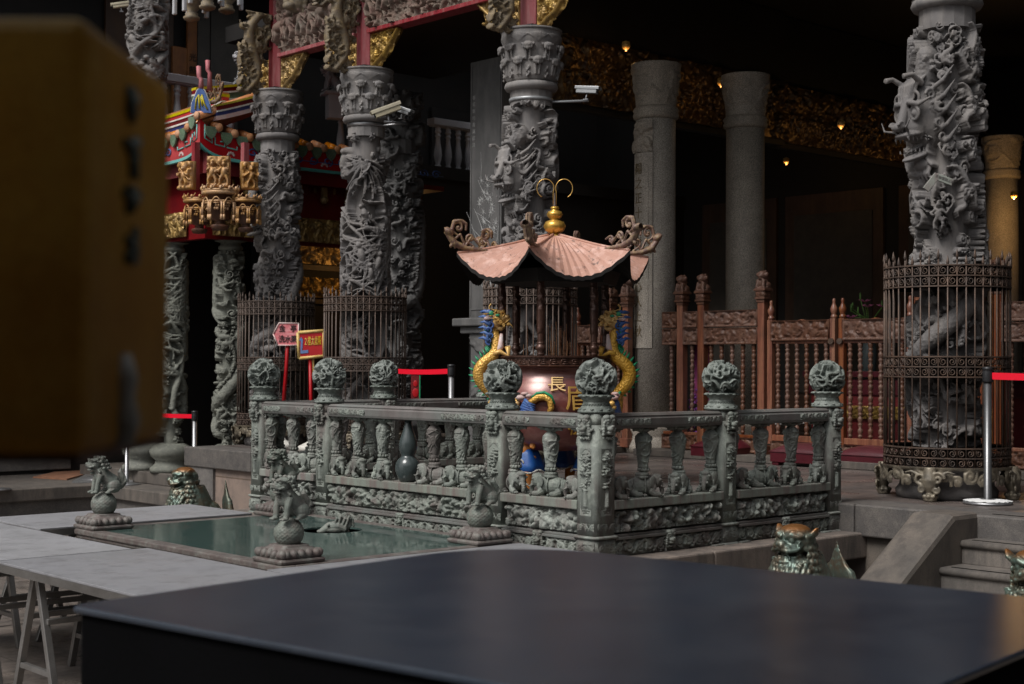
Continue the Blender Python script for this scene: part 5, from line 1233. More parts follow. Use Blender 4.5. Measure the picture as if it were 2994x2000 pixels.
fi = MB().lathe([(.05, Z(1.975)), (.055, Z(1.99)), (.03, Z(2.0)), (.035, Z(2.005)), (.075, Z(2.03)), (.09, Z(2.065)), (.075, Z(2.10)), (.035, Z(2.118)), (.034, Z(2.122)), (.055, Z(2.138)), (.064, Z(2.16)), (.055, Z(2.182)), (.028, Z(2.194)), (.03, Z(2.20)), (.036, Z(2.212)), (.03, Z(2.222)), (.0, Z(2.224))], 40)
fi.build('finial', M['goldb'], B)
w_ = MB()
for s in (-1, 1):
    P = [(s * .012, 0, Z(2.22)), (s * .012, 0, Z(2.34))]
    P += [(s * (.075 - .068 * math.cos(t)), 0, Z(2.37 + .075 * math.sin(t))) for t in np.linspace(-.1, 4.3, 30)]
    w_.tube(P, .0035, 6)
w_.build('wire_scroll', M['goldb'], B); MB().lathe([(.03, Z(2.222)), (.012, Z(2.235)), (.006, Z(2.33))], 8).build('wire_socket', M['iron'], B)
# painted dragon handles
GH = DHEAD.copy(); GH.materials.clear(); GH.materials.append(M['goldp'])
def handle(s):
    P = [(.38, .68), (.46, .74), (.55, .82), (.60, .90), (.585, .985), (.51, 1.04), (.46, 1.09), (.455, 1.17), (.48, 1.25), (.50, 1.33)]
    t = np.linspace(0, 1, len(P)); tt = np.linspace(0, 1, 50)
    xs = np.interp(tt, t, [p[0] for p in P]); zs = np.interp(tt, t, [p[1] for p in P])
    k = np.ones(7) / 7; xs = np.convolve(np.pad(xs, 3, 'edge'), k, 'valid'); zs = np.convolve(np.pad(zs, 3, 'edge'), k, 'valid')
    rr = np.interp(tt, [0, .35, .6, 1], [.040, .053, .048, .036])
    body = MB().tube([(s * x, -.10 - .05 * math.sin(q * 3), Z(z - .04)) for x, z, q in zip(xs, zs, tt)], [r + (.002 if i % 2 else 0) for i, r in enumerate(rr)], 16)
    root = body.build('dragon_handle', M['goldscale'], B)
    sp = MB()
    for i in range(3, 47, 2):
        dx, dz = xs[i + 1] - xs[i - 1], zs[i + 1] - zs[i - 1]; n = math.hypot(dx, dz); nx, nz = dz / n, -dx / n
        y = -.10 - .05 * math.sin(tt[i] * 3)
        b = np.array([s * (xs[i] + nx * rr[i] * .8), y, Z(zs[i] - .04 + nz * rr[i] * .8)]); e_ = b + np.array([s * nx, 0, nz]) * .045 + np.array([0, 0, .018])
        sp.tube([b, (b + e_) / 2, e_], [.024, .020, .003], 5, flat=.5)
    sp.build('back_fins', M['greenp'], root)
    hb = (s * .47, -.14, Z(1.29))
    h = MB().ell((hb[0], hb[1], hb[2]), (.05, .045, .045)).tube([(hb[0], hb[1], hb[2]), (hb[0] - s * .05, hb[1], hb[2] + .03), (hb[0] - s * .085, hb[1], hb[2] + .035)], [.04, .034, .026], 10).ell((hb[0] - s * .09, hb[1], hb[2] + .045), (.026, .03, .02)).tube([(hb[0] - s * .01, hb[1], hb[2] - .04), (hb[0] - s * .05, hb[1], hb[2] - .05), (hb[0] - s * .075, hb[1], hb[2] - .035)], [.02, .018, .01], 8)
    h.build('head', M['goldp'], root)
    hd = mobj('face', GH, None, root, 0, (hb[0] - s * .01, hb[1], hb[2] + .03)); hd.scale = (.33,) * 3; hd.rotation_euler = (0, R(-55), PI if s > 0 else 0)
    bl = MB()
    for i in range(6):
        c_ = (hb[0] + s * (.035 + .012 * (i % 2)), hb[1] - .035, hb[2] + .06 - i * .042)
        spir(bl, c_, .028, .010, 1.2, 'y', s, i); bl.tube([c_, (c_[0] + s * .045, c_[1] + .01, c_[2] + .03), (c_[0] + s * .085, c_[1] + .02, c_[2] + .025)], [.018, .014, .003], 6)
    MB().ell((hb[0] + s * .03, hb[1] - .045, hb[2] + .07), (.022, .012, .02)).ell((hb[0] - s * .02, hb[1] - .05, hb[2] + .055), (.018, .010, .012)).ell((hb[0] + s * .055, hb[1] - .03, hb[2] - .06), (.018, .012, .03)).build('green_tuft', M['greenp'], root)
    bl.tube([(hb[0], hb[1] - .02, hb[2] + .04), (hb[0] + s * .05, hb[1] - .03, hb[2] + .085), (hb[0] + s * .11, hb[1], hb[2] + .08)], [.02, .022, .006], 7).build('mane', M['bluep'], root)
    MB().ell((hb[0] + s * .01, hb[1] - .03, hb[2] + .05), (.05, .02, .014)).ell((hb[0] + s * .06, hb[1] - .04, hb[2] + .03), (.03, .02, .016)).build('brow', M['pinkp'], root)
    MB().tube([(s * .50, -.16, Z(1.03)), (s * .43, -.2, Z(1.06)), (s * .36, -.18, Z(1.02)), (s * .37, -.2, Z(1.10))], [.028, .02, .02, .024], 8).build('claw', M['goldp'], root)
    MB().tube([(s * .455, -.165, Z(1.04)), (s * .425, -.175, Z(1.1)), (s * .42, -.16, Z(1.2))], [.022, .026, .012], 8).build('belly', M['pinkp'], root)
handle(1); handle(-1)
def pot_dragon(az, z, fl):
    c, sn = math.cos(az), math.sin(az)
    r = .50; f = lambda x, y, zz: ((r + y) * math.cos(az + x / r), (r + y) * math.sin(az + x / r), Z(z + zz))
    b = MB().tube([f(fl * x, .03, zz) for x, zz in ((-.02, 0), (.02, .02), (.06, .05), (.11, .055), (.15, .03), (.16, -.03), (.14, -.08))], [.02, .026, .03, .03, .028, .024, .016], 10).build('small_dragon', M['goldscale'], B)
    MB().tube([f(fl * x, .045, zz) for x, zz in ((.02, .045), (.06, .08), (.11, .088), (.16, .06), (.185, .0))], [.008, .012, .012, .012, .006], 6).build('fins', M['greenp'], b)
    bl = MB()
    for i in range(5): bl.tube([f(fl * (-.03 - .01 * i), .05, .03 - .02 * i), f(fl * (.0 + .01 * i), .06, .0 - .018 * i), f(fl * (.05), .05, -.01 - .02 * i)], [.016, .014, .003], 6)
    bl.build('mane', M['bluep'], b); MB().ell(f(-fl * .06, .05, .045), (.045, .035, .022)).ell(f(-fl * .03, .05, .075), (.03, .025, .015)).ell(f(fl * .0, .045, .06), (.03, .02, .016)).build('horns', M['pinkp'], b)
    MB().ell(f(-fl * .09, .06, .0), (.026, .026, .022)).ell(f(-fl * .075, .07, -.03), (.02, .02, .02)).build('head', M['goldp'], b)
pot_dragon(R(-90 - 22), .66, 1); pot_dragon(R(-90 - 52), .66, 1); pot_dragon(R(-90 + 62), .66, 1)
# men carrying the pot
def carrier(az):
    c, sn = math.cos(az), math.sin(az); f = lambda x, y, z: ((.30 + y) * c - x * sn, (.30 + y) * sn + x * c, z)
    m = MB()
    for s in (-1, 1): m.tube([f(s * .05, .0, .34), f(s * .085, .07, .20), f(s * .075, .02, .03)], [.055, .045, .03], 12).ell(f(s * .075, .05, .018), (.035, .035, .018))
    m.tube([f(0, 0, .32), f(0, .01, .40), f(0, -.01, .50)], [.08, .085, .06], 14).ell(f(0, .03, .545), .042)
    for s in (-1, 1): m.tube([f(s * .07, 0, .48), f(s * .13, .05, .42), f(s * .12, .02, .54)], [.03, .026, .022], 10)
    me = sculpt('carrier', m, .008, 2); o = mobj('carrier_figure', me, M['skin'], B)
    k = MB()
    k.lathe([(.085, .40), (.10, .36), (.13, .28), (.145, .23), (.135, .225), (.10, .29), (.07, .36)], 24, f(0, 0, 0), sq=lambda a: 1 + .10 * np.cos(5 * a)); k.build('blue_skirt', M['bluep'], o)
    w2 = MB(); spir(w2, f(.05, .115, .29), .035, .007, 1.3, 'y', 1); w2.tube([f(.15 * math.cos(t), .15 * math.sin(t), .228 + .012 * math.cos(5 * t)) for t in np.linspace(0, 6.28, 40)], .007, 5); w2.build('skirt_trim', M['whitep'], o)
    MB().ell(f(0, .06, .37), (.045, .045, .035)).build('belt_knot', M['goldp'], o)
M['skin'] = mat('ochre_painted_skin', (.50, .20, .045), (.42, .15, .035), 8, .4)
for a in (-90 - 48, -18, 80, 165): carrier(R(a))
# incense sticks inside
mb = MB(); rg = random.Random(2)
for i in range(26):
    a, r = rg.random() * 6.28, rg.random() * .25; x, y = r * math.cos(a), r * math.sin(a); mb.tube([(x, y, Z(.95)), (x + rg.uniform(-.02, .02), y, Z(1.08 + rg.random() * .22))], .0025, 4)
mb.build('incense_sticks', M['terra'], B)

def XD(X, D, z=0.0):
    p = CAM + FW * D + RT * X; return Vector((p.x, p.y, z))
# ---------------------------------------------------------------- carved wooden screens and gates inside the hall (front faces -x)
SU = 5.55
sp_prof = []
def spindle_mesh(h):
    P = [(.010, 0)]; z = .02; k = 0
    while z < h - .05:
        P += [(.022, z), (.026, z + .012), (.016, z + .018), (.020, z + .03), (.027, z + .055), (.023, z + .075), (.013, z + .082)]; z += .098 if k % 3 else .11; k += 1
    P += [(.012, h - .02), (.02, h - .01), (.012, h)]
    mb = MB().lathe(P, 10); me = mb.mesh('spindle'); me.materials.append(M['woodc']); return me
SPT = spindle_mesh(.93)
def wlion_mb():
    m = MB().ell((0, 0, .05), (.045, .045, .05)).ell((-.012, 0, .12), (.042, .045, .042)).ell((-.045, 0, .11), (.02, .026, .016)).ell((-.04, 0, .09), (.018, .022, .01)).box((0, 0, -.005), (.11, .11, .03))
    for s in (-1, 1): m.ell((-.01, s * .05, .125), (.018, .016, .022)).tube([(-.03, s * .03, .08), (-.045, s * .035, .01)], [.018, .016], 7).ell((-.04, s * .02, .13), .010).ell((.02, s * .04, .03), (.035, .02, .03))
    for i in range(9): a = i * .7; m.ell((.005 + .03 * math.cos(a), .042 * math.sin(a), .155 - .008 * i), .013)
    return m
WL = sculpt('wlion', wlion_mb(), .006, 1); WL.materials.append(M['woodc'])
def fpanel(w, h, seed, m='woodc', frame=.016):
    H = relief_flora(w, h, seed, .0075, .022); rg = random.Random(seed)
    for i in range(int(w / .12)): H.spiral((i + .5) * .12, h * .5, h * .3, 1.6, .010, .008, None, 1 if i % 2 else -1, 0, .05)
    for e in ((0, frame / 2, w, frame / 2), (0, h - frame / 2, w, h - frame / 2), (frame / 2, 0, frame / 2, h), (w - frame / 2, 0, w - frame / 2, h)): H.tube([e[:2], e[2:]], frame * .7, .014, .014)
    return slab_mesh('fp', H, .01)
def lion_post(t, v, top=1.66):
    p = MB().box((0, 0, (top - .12) / 2 + .08), (.085, .085, top - .12)).box((0, 0, .11), (.12, .12, .10)).build('post', M['wood'], t, .008, (0, v, 0))
    q = MB().box((0, 0, top - .02), (.125, .125, .02)).box((0, 0, top + .02), (.105, .105, .07)).box((0, 0, top + .065), (.14, .14, .022)).box((0, 0, top - .045), (.10, .10, .03)).build('post_cap', M['woodc'], p, .004)
    for rz in (R(-90), 0):
        mobj('cap_carving', slab_mesh('cc', relief_scroll(.10, .06, 3, .006, .006, .002), .002), M['woodc'], q, 0, (-.053, .05, top - .01) if rz else (-.05, -.053, top - .01), rz)
    o = mobj('post_lion', WL, None, p, 0, (0, 0, top + .08)); o.scale = (1.12,) * 3
def fill(t, v1, v0, seed, top=1.53, leaf=False, n=None):
    """carved rails, spindles and low panel from v1 (far) down to v0"""
    L = v1 - v0; off = .0
    if leaf:
        for v in (v1 - .03, v0 + .03): MB().box((0, 0, .80), (.06, .06, 1.24)).lathe([(.03, 1.42), (.036, 1.44), (.022, 1.46), (.034, 1.49), (.036, 1.52), (.022, 1.545), (.014, 1.575), (.018, 1.595), (.010, 1.615)], 12).build('stile', M['wood'], t, .005, (0, v, 0))
        a, b = v1 - .06, v0 + .06
        mobj('carved_crest', fpanel(a - b, .20, seed), M['woodc'], t, 0, (-.015, a, 1.21), R(-90))
        MB().tube([(0, a, 1.40), (0, (a + b) / 2 + .12, 1.385), (0, (a + b) / 2, 1.405), (0, (a + b) / 2 - .12, 1.385), (0, b, 1.40)], .018, 6).build('crest_edge', M['wood'], t); MB().box((0, (a + b) / 2, 1.195), (.045, a - b, .03)).build('crest_rail', M['wood'], t, .004); MB().box((0, (a + b) / 2, .245), (.05, a - b, .06)).build('cross_rail', M['wood'], t, .004); MB().box((0, (a + b) / 2, .06), (.05, a - b, .03)).build('bottom_rail', M['wood'], t, .004)
        mobj('low_carving', fpanel(a - b, .13, seed + 1), M['woodc'], t, 0, (-.015, a, .08), R(-90)); z0 = .27; n = n or 6
    else:
        a, b = v1 - .045, v0 + .045
        mobj('carved_panel', fpanel(a - b, .17, seed), M['woodc'], t, 0, (-.01, a, top - .17), R(-90)); mobj('carved_panel', fpanel(a - b, .17, seed + 5), M['woodc'], t, 0, (-.01, a, top - .35), R(-90))
        MB().box((0, (a + b) / 2, .245), (.045, a - b, .03)).build('cross_rail', M['wood'], t, .004)
        mobj('low_carving', fpanel(a - b, .15, seed + 2), M['woodc'], t, 0, (-.01, a, .08), R(-90)); z0 = .26; n = n or max(1, int((a - b) / .13))
    for i in range(n):
        o = mobj('spindle', SPT, None, t, 0, (0, a - (i + .5) * (a - b) / n, z0))
sc1 = thing('wooden_screen', 'carved red brown wooden screen with three lion posts, between granite pillar and gate', 'wooden screen', (SU, 0, 0), 0, 'carved wooden screens inside the hall')
for v in (4.13, 3.845, 3.06): lion_post(sc1, v)
fill(sc1, 4.42, 4.13, 1, n=1); fill(sc1, 4.13, 3.845, 2, n=1); fill(sc1, 3.845, 3.06, 3, n=5)
sc2 = thing('wooden_screen', 'carved wooden screen with two lion posts seen behind the incense burner', 'wooden screen', (SU, 0, 0), 0, 'carved wooden screens inside the hall')
for v in (5.18, 4.92): lion_post(sc2, v)
fill(sc2, 5.18, 4.92, 4, n=1)
sc3 = thing('wooden_screen', 'carved wooden screen at the right edge, partly behind the nearest iron cage', 'wooden screen', (SU, 0, 0), 0, 'carved wooden screens inside the hall')
for v in (1.26, .48, .66): lion_post(sc3, v)
fill(sc3, 1.26, .66, 5, n=4); fill(sc3, .48, -.5, 6, n=6)
for v1, v0, lab in ((2.98, 2.17, 'left leaf of the carved wooden gate, between screen and gate middle'), (2.13, 1.33, 'right leaf of the carved wooden gate, next to the nearest iron cage'), (6.5, 5.74, 'far leaf of a wooden gate glimpsed through the incense burner posts')):
    g_ = thing('gate_leaf', lab, 'gate', (SU - .01, 0, 0), 0, 'carved wooden gate leaves'); fill(g_, v1, v0, int(v1 * 10), leaf=True)
    MB().lathe([(.03, -.01), (.03, .01)], 16).build('ring_pull', M['iron'], g_, 0, (-.05, v0 + .03 if v1 > 2.5 else v1 - .03, 1.20)).rotation_euler = (0, R(90), 0)
gf = thing('gate_leaf', 'second far gate leaf seen behind the burner, beside its partner', 'gate', (SU - .01, 0, 0), 0, 'carved wooden gate leaves'); fill(gf, 5.71, 5.22, 77, leaf=True, n=4)
ST('screen_plinth', MB().b2((5.30, -6, -.0), (5.95, 4.6, .07)).b2((5.30, 4.95, 0), (5.95, 9, .07)), M['step'], .006)
# red dressing behind the gate: altar tables, offerings, lilies, purple cloth
al = thing('altar_table', 'dark red altar table with gold carving behind the wooden gate', 'altar table', (6.7, 1.7, .07))
MB().b2((-.3, -.9, .78), (.3, 1.5, .84)).b2((-.27, -.85, .60), (.27, 1.45, .76)).build('table_top', M['maroon'], al, .006)
mobj('gold_apron', slab_mesh('ga', relief_scroll(2.2, .13, 4, .008, .010, .004), .004), M['gold'], al, 0, (-.28, 1.4, .36), R(-90))
MB().b2((-.25, -.82, 0), (.25, 1.42, .6)).build('body', M['darkred'], al)
lf = thing('gold_ornament', 'gold carved ornament glinting low behind the right gate leaf', 'ornament', (6.25, 1.2, .07)); mobj('carving', slab_mesh('go', relief_flora(.8, .35, 9, .008, .05), .01), M['dimgilt'], lf, 0, (0, .4, .0), R(-90))
cl = thing('purple_cloth', 'bright purple patterned cloth hanging between two screen posts', 'cloth', (5.75, 4.02, 0))
P = np.linspace(0, 1, 20); cm = MB()
Vv = [(.02 * math.sin(9 * t), -.12 + .26 * t, z) for z in (.55, 1.22) for t in P] + [(.02 * math.sin(9 * t) + .006, -.12 + .26 * t, z) for z in (.55, 1.22) for t in P]
cm.add(Vv, [[i + 1, i, 20 + i, 21 + i] for i in range(19)] + [[40 + i, 41 + i, 61 + i, 60 + i] for i in range(19)] + [[20 + i, 60 + i, 61 + i, 21 + i] for i in range(19)], True)
M['purple'] = mat('purple_cloth', (.30, .025, .14), (.20, .02, .12), 6, .6); M['orchid'] = mat('orchid_petals', (.22, .03, .30), None, 6, .6)
cm.build('cloth', M['purple'], cl)
fl = MB(); rg = random.Random(5)
for i in range(60): fl.ell((-.03 + rg.uniform(-.02, .02), rg.uniform(-.1, .12), rg.uniform(.25, .75)), (.008, .022, .014), Matrix.Rotation(rg.random() * 3, 4, 'X'), 6, 5)
tag(fl.build('orchid_spray', M['orchid'], None, 0, (5.72, 4.02, 0)), 'purple orchid spray behind the spindles under the purple cloth', 'flowers')
pv = thing('lily_vase', 'vase of dark pink lilies standing behind the wooden gate', 'flowers', (*atD(2540, 15.9)[:2], .07))
MB().lathe([(.05, 0), (.08, .1), (.09, .3), (.05, .5), (.06, .56)], 20).build('vase', M['vase'], pv, 0, (0, 0, .75))
st = MB(); pe = MB()
for i in range(9):
    a = rg.random() * 6.28; r = rg.uniform(.05, .2); z = rg.uniform(1.42, 1.62); st.tube([(0, 0, 1.3), (r * .4 * math.cos(a), r * .4 * math.sin(a), 1.42), (r * math.cos(a), r * math.sin(a), z)], .005, 5)
    if i < 4:
        for k in range(6): b = k * 1.05; pe.ell((r * math.cos(a) + .035 * math.cos(b), r * math.sin(a) + .035 * math.sin(b), z + .01), (.04, .012, .006), Matrix.Rotation(b, 4, 'Z') @ Matrix.Rotation(R(-25), 4, 'Y'), 8, 5)
    else: st.ell((r * math.cos(a), r * math.sin(a), z + .03), (.012, .012, .045), None, 8, 6)
st.build('stems', M['greenp2'] if 'greenp2' in M else mat('stem_green', (.06, .12, .03), (.1, .2, .05), 9, .5), pv); pe.build('petals', mat('lily_pink', (.30, .02, .10), (.4, .08, .2), 9, .5), pv)
# kneeling cushions
def cushion(p, rz, label, w_=.62, d=.46):
    t = thing('kneeling_cushion', label, 'kneeling stool', p, rz, 'maroon kneeling cushions before the gate')
    n = 14; X, Y = np.meshgrid(np.linspace(-1, 1, n), np.linspace(-1, 1, n)); q = (1 - np.abs(X) ** 4) * (1 - np.abs(Y) ** 4)
    Zt = .135 + .085 * np.clip(q, 0, 1) ** .6 * (1 - .25 * (X ** 2 + Y ** 2)); V = np.stack([X * w_ / 2, Y * d / 2, Zt], -1).reshape(-1, 3)
    per = list(range(n)) + [i * n + n - 1 for i in range(1, n)] + [(n - 1) * n + i for i in range(n - 2, -1, -1)] + [i * n for i in range(n - 2, 0, -1)]
    V2 = V[per].copy(); V2[:, 2] = .128; k = len(V); m_ = len(per)
    mb = MB().add(np.concatenate([V, V2]), np.concatenate([grid_faces(n, n), [[per[i], k + i, k + (i + 1) % m_, per[(i + 1) % m_]] for i in range(m_)]]), True); mb.build('pad', M['maroon'], t)
    MB().b2((-w_ / 2 + .008, -d / 2 + .008, .03), (w_ / 2 - .008, d / 2 - .008, .129)).b2((-w_ / 2 + .02, -d / 2 + .02, 0), (-w_ / 2 + .1, -d / 2 + .1, .03)).b2((w_ / 2 - .1, -d / 2 + .02, 0), (w_ / 2 - .02, -d / 2 + .1, .03)).b2((-w_ / 2 + .02, d / 2 - .1, 0), (-w_ / 2 + .1, d / 2 - .02, .03)).b2((w_ / 2 - .1, d / 2 - .1, 0), (w_ / 2 - .02, d / 2 - .02, .03)).build('side', M['maroon'], t, .006)
for px_, py_, lab in ((2545, 1372, 'maroon leather kneeling cushion right of the last balustrade post'), (2345, 1362, 'maroon leather kneeling cushion seen between two green vases near the last post'), (2105, 1344, 'maroon leather kneeling cushion furthest left, behind the balustrade')):
    p = at(px_, py_, 0); cushion((p.x + .12, p.y, 0), R(-90), lab)

# ---------------------------------------------------------------- queue posts, signs, cameras
def qpost(p, z, label, torn=False, h=.96):
    t = thing('queue_post', label, 'queue post', (p[0], p[1], z), 0, 'steel queue posts')
    MB().lathe([(.03, .008), (.027, .012), (.027, .86)], 24).build('pole', M['darksteel'] if torn else M['chrome'], t)
    MB().lathe([(.034, .85), (.036, .86), (.036, .925), (.034, .935), (.038, .94), (.038, .955), (.0, .962)], 24).build('belt_head', M['blackpl'], t)
    b = MB().lathe([(.165, 0), (.17, .006), (.165, .016), (.05, .028), (.03, .034)], 40).build('base', M['chrome'], t)
    if torn:
        n = 46; a = np.arange(n) * 2 * PI / n; rg = random.Random(3); ro = [.168 - (rg.random() ** 3) * .035 for _ in a]
        V = [(.055 * math.cos(t_), .055 * math.sin(t_), .0295) for t_ in a] + [(r * math.cos(t_), r * math.sin(t_), .020 if r > .155 else .0225) for t_, r in zip(a, ro)]
        V += [(x, y, z + .003) for x, y, z in V]
        F = [[i, (i + 1) % n, n + (i + 1) % n, n + i][::-1] for i in range(n)] + [[2 * n + i, 2 * n + (i + 1) % n, 3 * n + (i + 1) % n, 3 * n + i] for i in range(n)] + [[n + i, n + (i + 1) % n, 3 * n + (i + 1) % n, 3 * n + i] for i in range(n)]
        MB().add(V, F).build('paper_cover', mat('torn_white_paper', (.75, .75, .74), (.65, .65, .66), 20, .8), b)
    return t
def belt(p, q, z, label):
    p, q = Vector((p[0], p[1])), Vector((q[0], q[1])); d = (q - p); L = d.length; u = d / L; a, b = p + u * .037, q - u * .037
    mb = MB(); n = 14; nrm = Vector((-u.y, u.x)) * .001; V = []
    for s in (-1, 1):
        for dz in (-.024, .024):
            for i in range(n):
                f = i / (n - 1); c = a.lerp(b, f) + nrm * s; V.append((c.x, c.y, z + dz - .012 * 4 * f * (1 - f)))
    F = [];
    for i in range(n - 1): F += [[i, n + i, n + i + 1, i + 1], [2 * n + i, 2 * n + i + 1, 3 * n + i + 1, 3 * n + i], [n + i, 3 * n + i, 3 * n + i + 1, n + i + 1], [i, i + 1, 2 * n + i + 1, 2 * n + i]]
    return tag(mb.add(V, F).build('retractable_belt', M['belt']), label, 'belt', 'red queue belts')
a = at(2888, 1472, 0); b = (a.x - .15, a.y - 2.2); qpost(a, 0, 'steel queue post with torn white paper on its base, in front of the nearest cage', True); qpost(b, 0, 'steel queue post beyond the right edge of the photo'); belt(a, b, .895, 'red queue belt running off the right edge')
a = atD(1320, 13.7); b = atD(1128, 15.0); qpost(a, 0, 'queue post left of the engraved stone pier, behind the balustrade'); qpost(b, 0, 'queue post hidden behind the far openwork ball'); belt(a, b, .895, 'red queue belt behind the far openwork balls')
a = atD(571, 17.0); b = at(374, 1417, -.55); qpost(a, -.55, 'queue post on the left terrace beside the platform corner'); qpost(b, -.55, 'queue post with round steel base on the left terrace under the lantern'); belt(a, b, .345, 'red queue belt on the left terrace')
c = at(-6, 1432, -.55); qpost(c, -.55, 'queue post at the left edge, only its base showing')
# direction signs, facing the courtyard
def place_flat(o, x, y, z, parent=None): o.location = (x, y, z); o.rotation_euler = (PI / 2, 0, 0)
M['signpink'] = mat('faded_red_board', (.55, .10, .12), (.48, .07, .09), 12, .7, stain=(.62, .30, .30), sscale=(3, 3, 22), samt=.6); M['ink'] = mat('black_ink', (.015, .012, .012), None, 9, .7)
M['signgold'] = mat('gold_sign_frame', (.55, .36, .10), (.62, .47, .2), 18, .5); M['signyel'] = mat('yellow_paint_letters', (.80, .50, .06), None, 9, .6); M['signblue'] = mat('blue_arrow', (.10, .17, .38), None, 9, .6)
D1 = 16.6; p = atD(834, D1); s1 = thing('direction_sign', 'faded red arrow sign with black writing on a red pole', 'sign', (p.x, p.y, 0), RZC, 'red direction signs on poles')
k = D1 / FL; zz = lambda y, D=D1: .95 + (HY - 3 - y) * D / FL
bd_ = MB(); ol = [(803, 977), (820, 945), (877, 946), (877, 1010), (817, 1010)]
bd_.poly([((x - 838) * k, zz(y)) for x, y in ol][::-1], -.012, .012, Matrix.Rotation(PI / 2, 4, 'X')); br_ = bd_.build('board', M['signpink'], s1)
ob = MB(); P = [((x - 838) * k, -.014, zz(y)) for x, y in ol]; 
for i in range(5): ob.tube([P[i], P[(i + 1) % 5]], .008, 6)
ob.build('border', M['pinkp'], br_)
for ch, x, y, s in (('金', 829, 962, .075), ('亭', 862, 962, .075), ('洗', 828, 993, .075), ('水', 846, 993, .075), ('果', 863, 993, .075)): 
    o = mobj('black_letter', text_mesh(ch, s, .003), M['ink'], br_); o.location = ((x - 838) * k, -.0165, zz(y)); o.rotation_euler = (PI / 2, 0, 0); o.scale = (1, 1.15, 1)
MB().tube([((846 - 838) * k, .02, zz(955)), ((841 - 838) * k, .02, zz(1075)), ((830 - 838) * k, .02, zz(1230))], .022, 10).build('pole', M['red'], s1)
MB().tube([((830 - 838) * k, .02, zz(1228)), ((828 - 838) * k, .02, .04)], .02, 12).build('pole_foot', M['chrome'], s1); MB().lathe([(.15, 0), (.15, .05), (.13, .06), (.05, .10), (.03, .14)], 28, ((828 - 838) * k, .02, 0)).build('base', M['whitep'], s1)
D2 = 16.2; p = atD(910, D2); s2 = thing('direction_sign', 'bright red sign with gold frame, yellow writing and blue arrow', 'sign', (p.x, p.y, 0), RZC, 'red direction signs on poles')
k2 = D2 / FL; z2 = lambda y: .95 + (HY - 3 - y) * D2 / FL; X2 = lambda x: (x - 910) * k2
qd = [(871, 973), (947, 967), (948, 1041), (875, 1048)]
bd_ = MB().poly([(X2(x), z2(y)) for x, y in qd][::-1], -.012, .012, Matrix.Rotation(PI / 2, 4, 'X')).build('board', M['red'], s2)
fr = MB(); P = [(X2(x), -.01, z2(y)) for x, y in qd]
for i in range(4): fr.tube([P[i], P[(i + 1) % 4]], [.019, .019], 4)
fr.build('gold_frame', M['signgold'], bd_)
for i, ch in enumerate('2樓太歲殿'):
    o = mobj('yellow_letter', text_mesh(ch, .062, .003), M['signyel'], bd_); o.location = (X2(894.5 + i * 10.2), -.0165, z2(999.5 - i * .6)); o.rotation_euler = (PI / 2, 0, 0); o.scale = (.62 if i else .8, 1.75, 1)
ar = MB().poly([(X2(x), z2(y)) for x, y in ((879, 1034), (884, 1034), (886, 992), (880, 992))], -.018, -.013, Matrix.Rotation(PI / 2, 4, 'X')).poly([(X2(x), z2(y)) for x, y in ((884.01, 1034), (902, 1032), (902, 1023), (884.5, 1025))], -.018, -.013, Matrix.Rotation(PI / 2, 4, 'X')).poly([(X2(x), z2(y)) for x, y in ((875, 996), (887, 996), (881, 985))], -.0185, -.0135, Matrix.Rotation(PI / 2, 4, 'X'))
V = np.concatenate(ar.V); V[:, 1] = np.where(V[:, 1] > 0, -V[:, 1], V[:, 1]); ar.V = [V]; ar.build('blue_arrow', M['signblue'], bd_)
MB().tube([(X2(906), .02, z2(1042)), (X2(913), .02, z2(1290))], .02, 10).build('pole', M['red'], s2); MB().poly([(X2(x), z2(y)) for x, y in ((903, 1040), (906, 1096), (914, 1098), (918, 1096), (918, 1048), (912, 1038))], -.030, -.024, Matrix.Rotation(PI / 2, 4, 'X')).build('gold_ribbon', M['signgold'], s2)
MB().lathe([(.15, 0), (.15, .05), (.13, .06), (.05, .10), (.03, .14)], 28, (X2(913), .02, 0)).build('base', M['whitep'], s2)
# red and green fortune poster on the shadowed pillar
fp = thing('fortune_poster', 'small red and green paper poster on the shadowed pillar, left of the belt', 'poster', atD(1216, 15.9, .62), RZC)
MB().box((0, 0, .08), (.10, .008, .28)).build('paper', M['darkred'], fp); MB().box((.045, -.006, .08), (.012, .003, .28)).box((0, -.006, -.055), (.10, .003, .012)).build('green_edge', M['greenp'], fp); MB().ell((0, -.008, .13), (.025, .004, .035)).ell((0, -.008, .03), (.035, .004, .05)).build('red_figure', M['red'], fp)
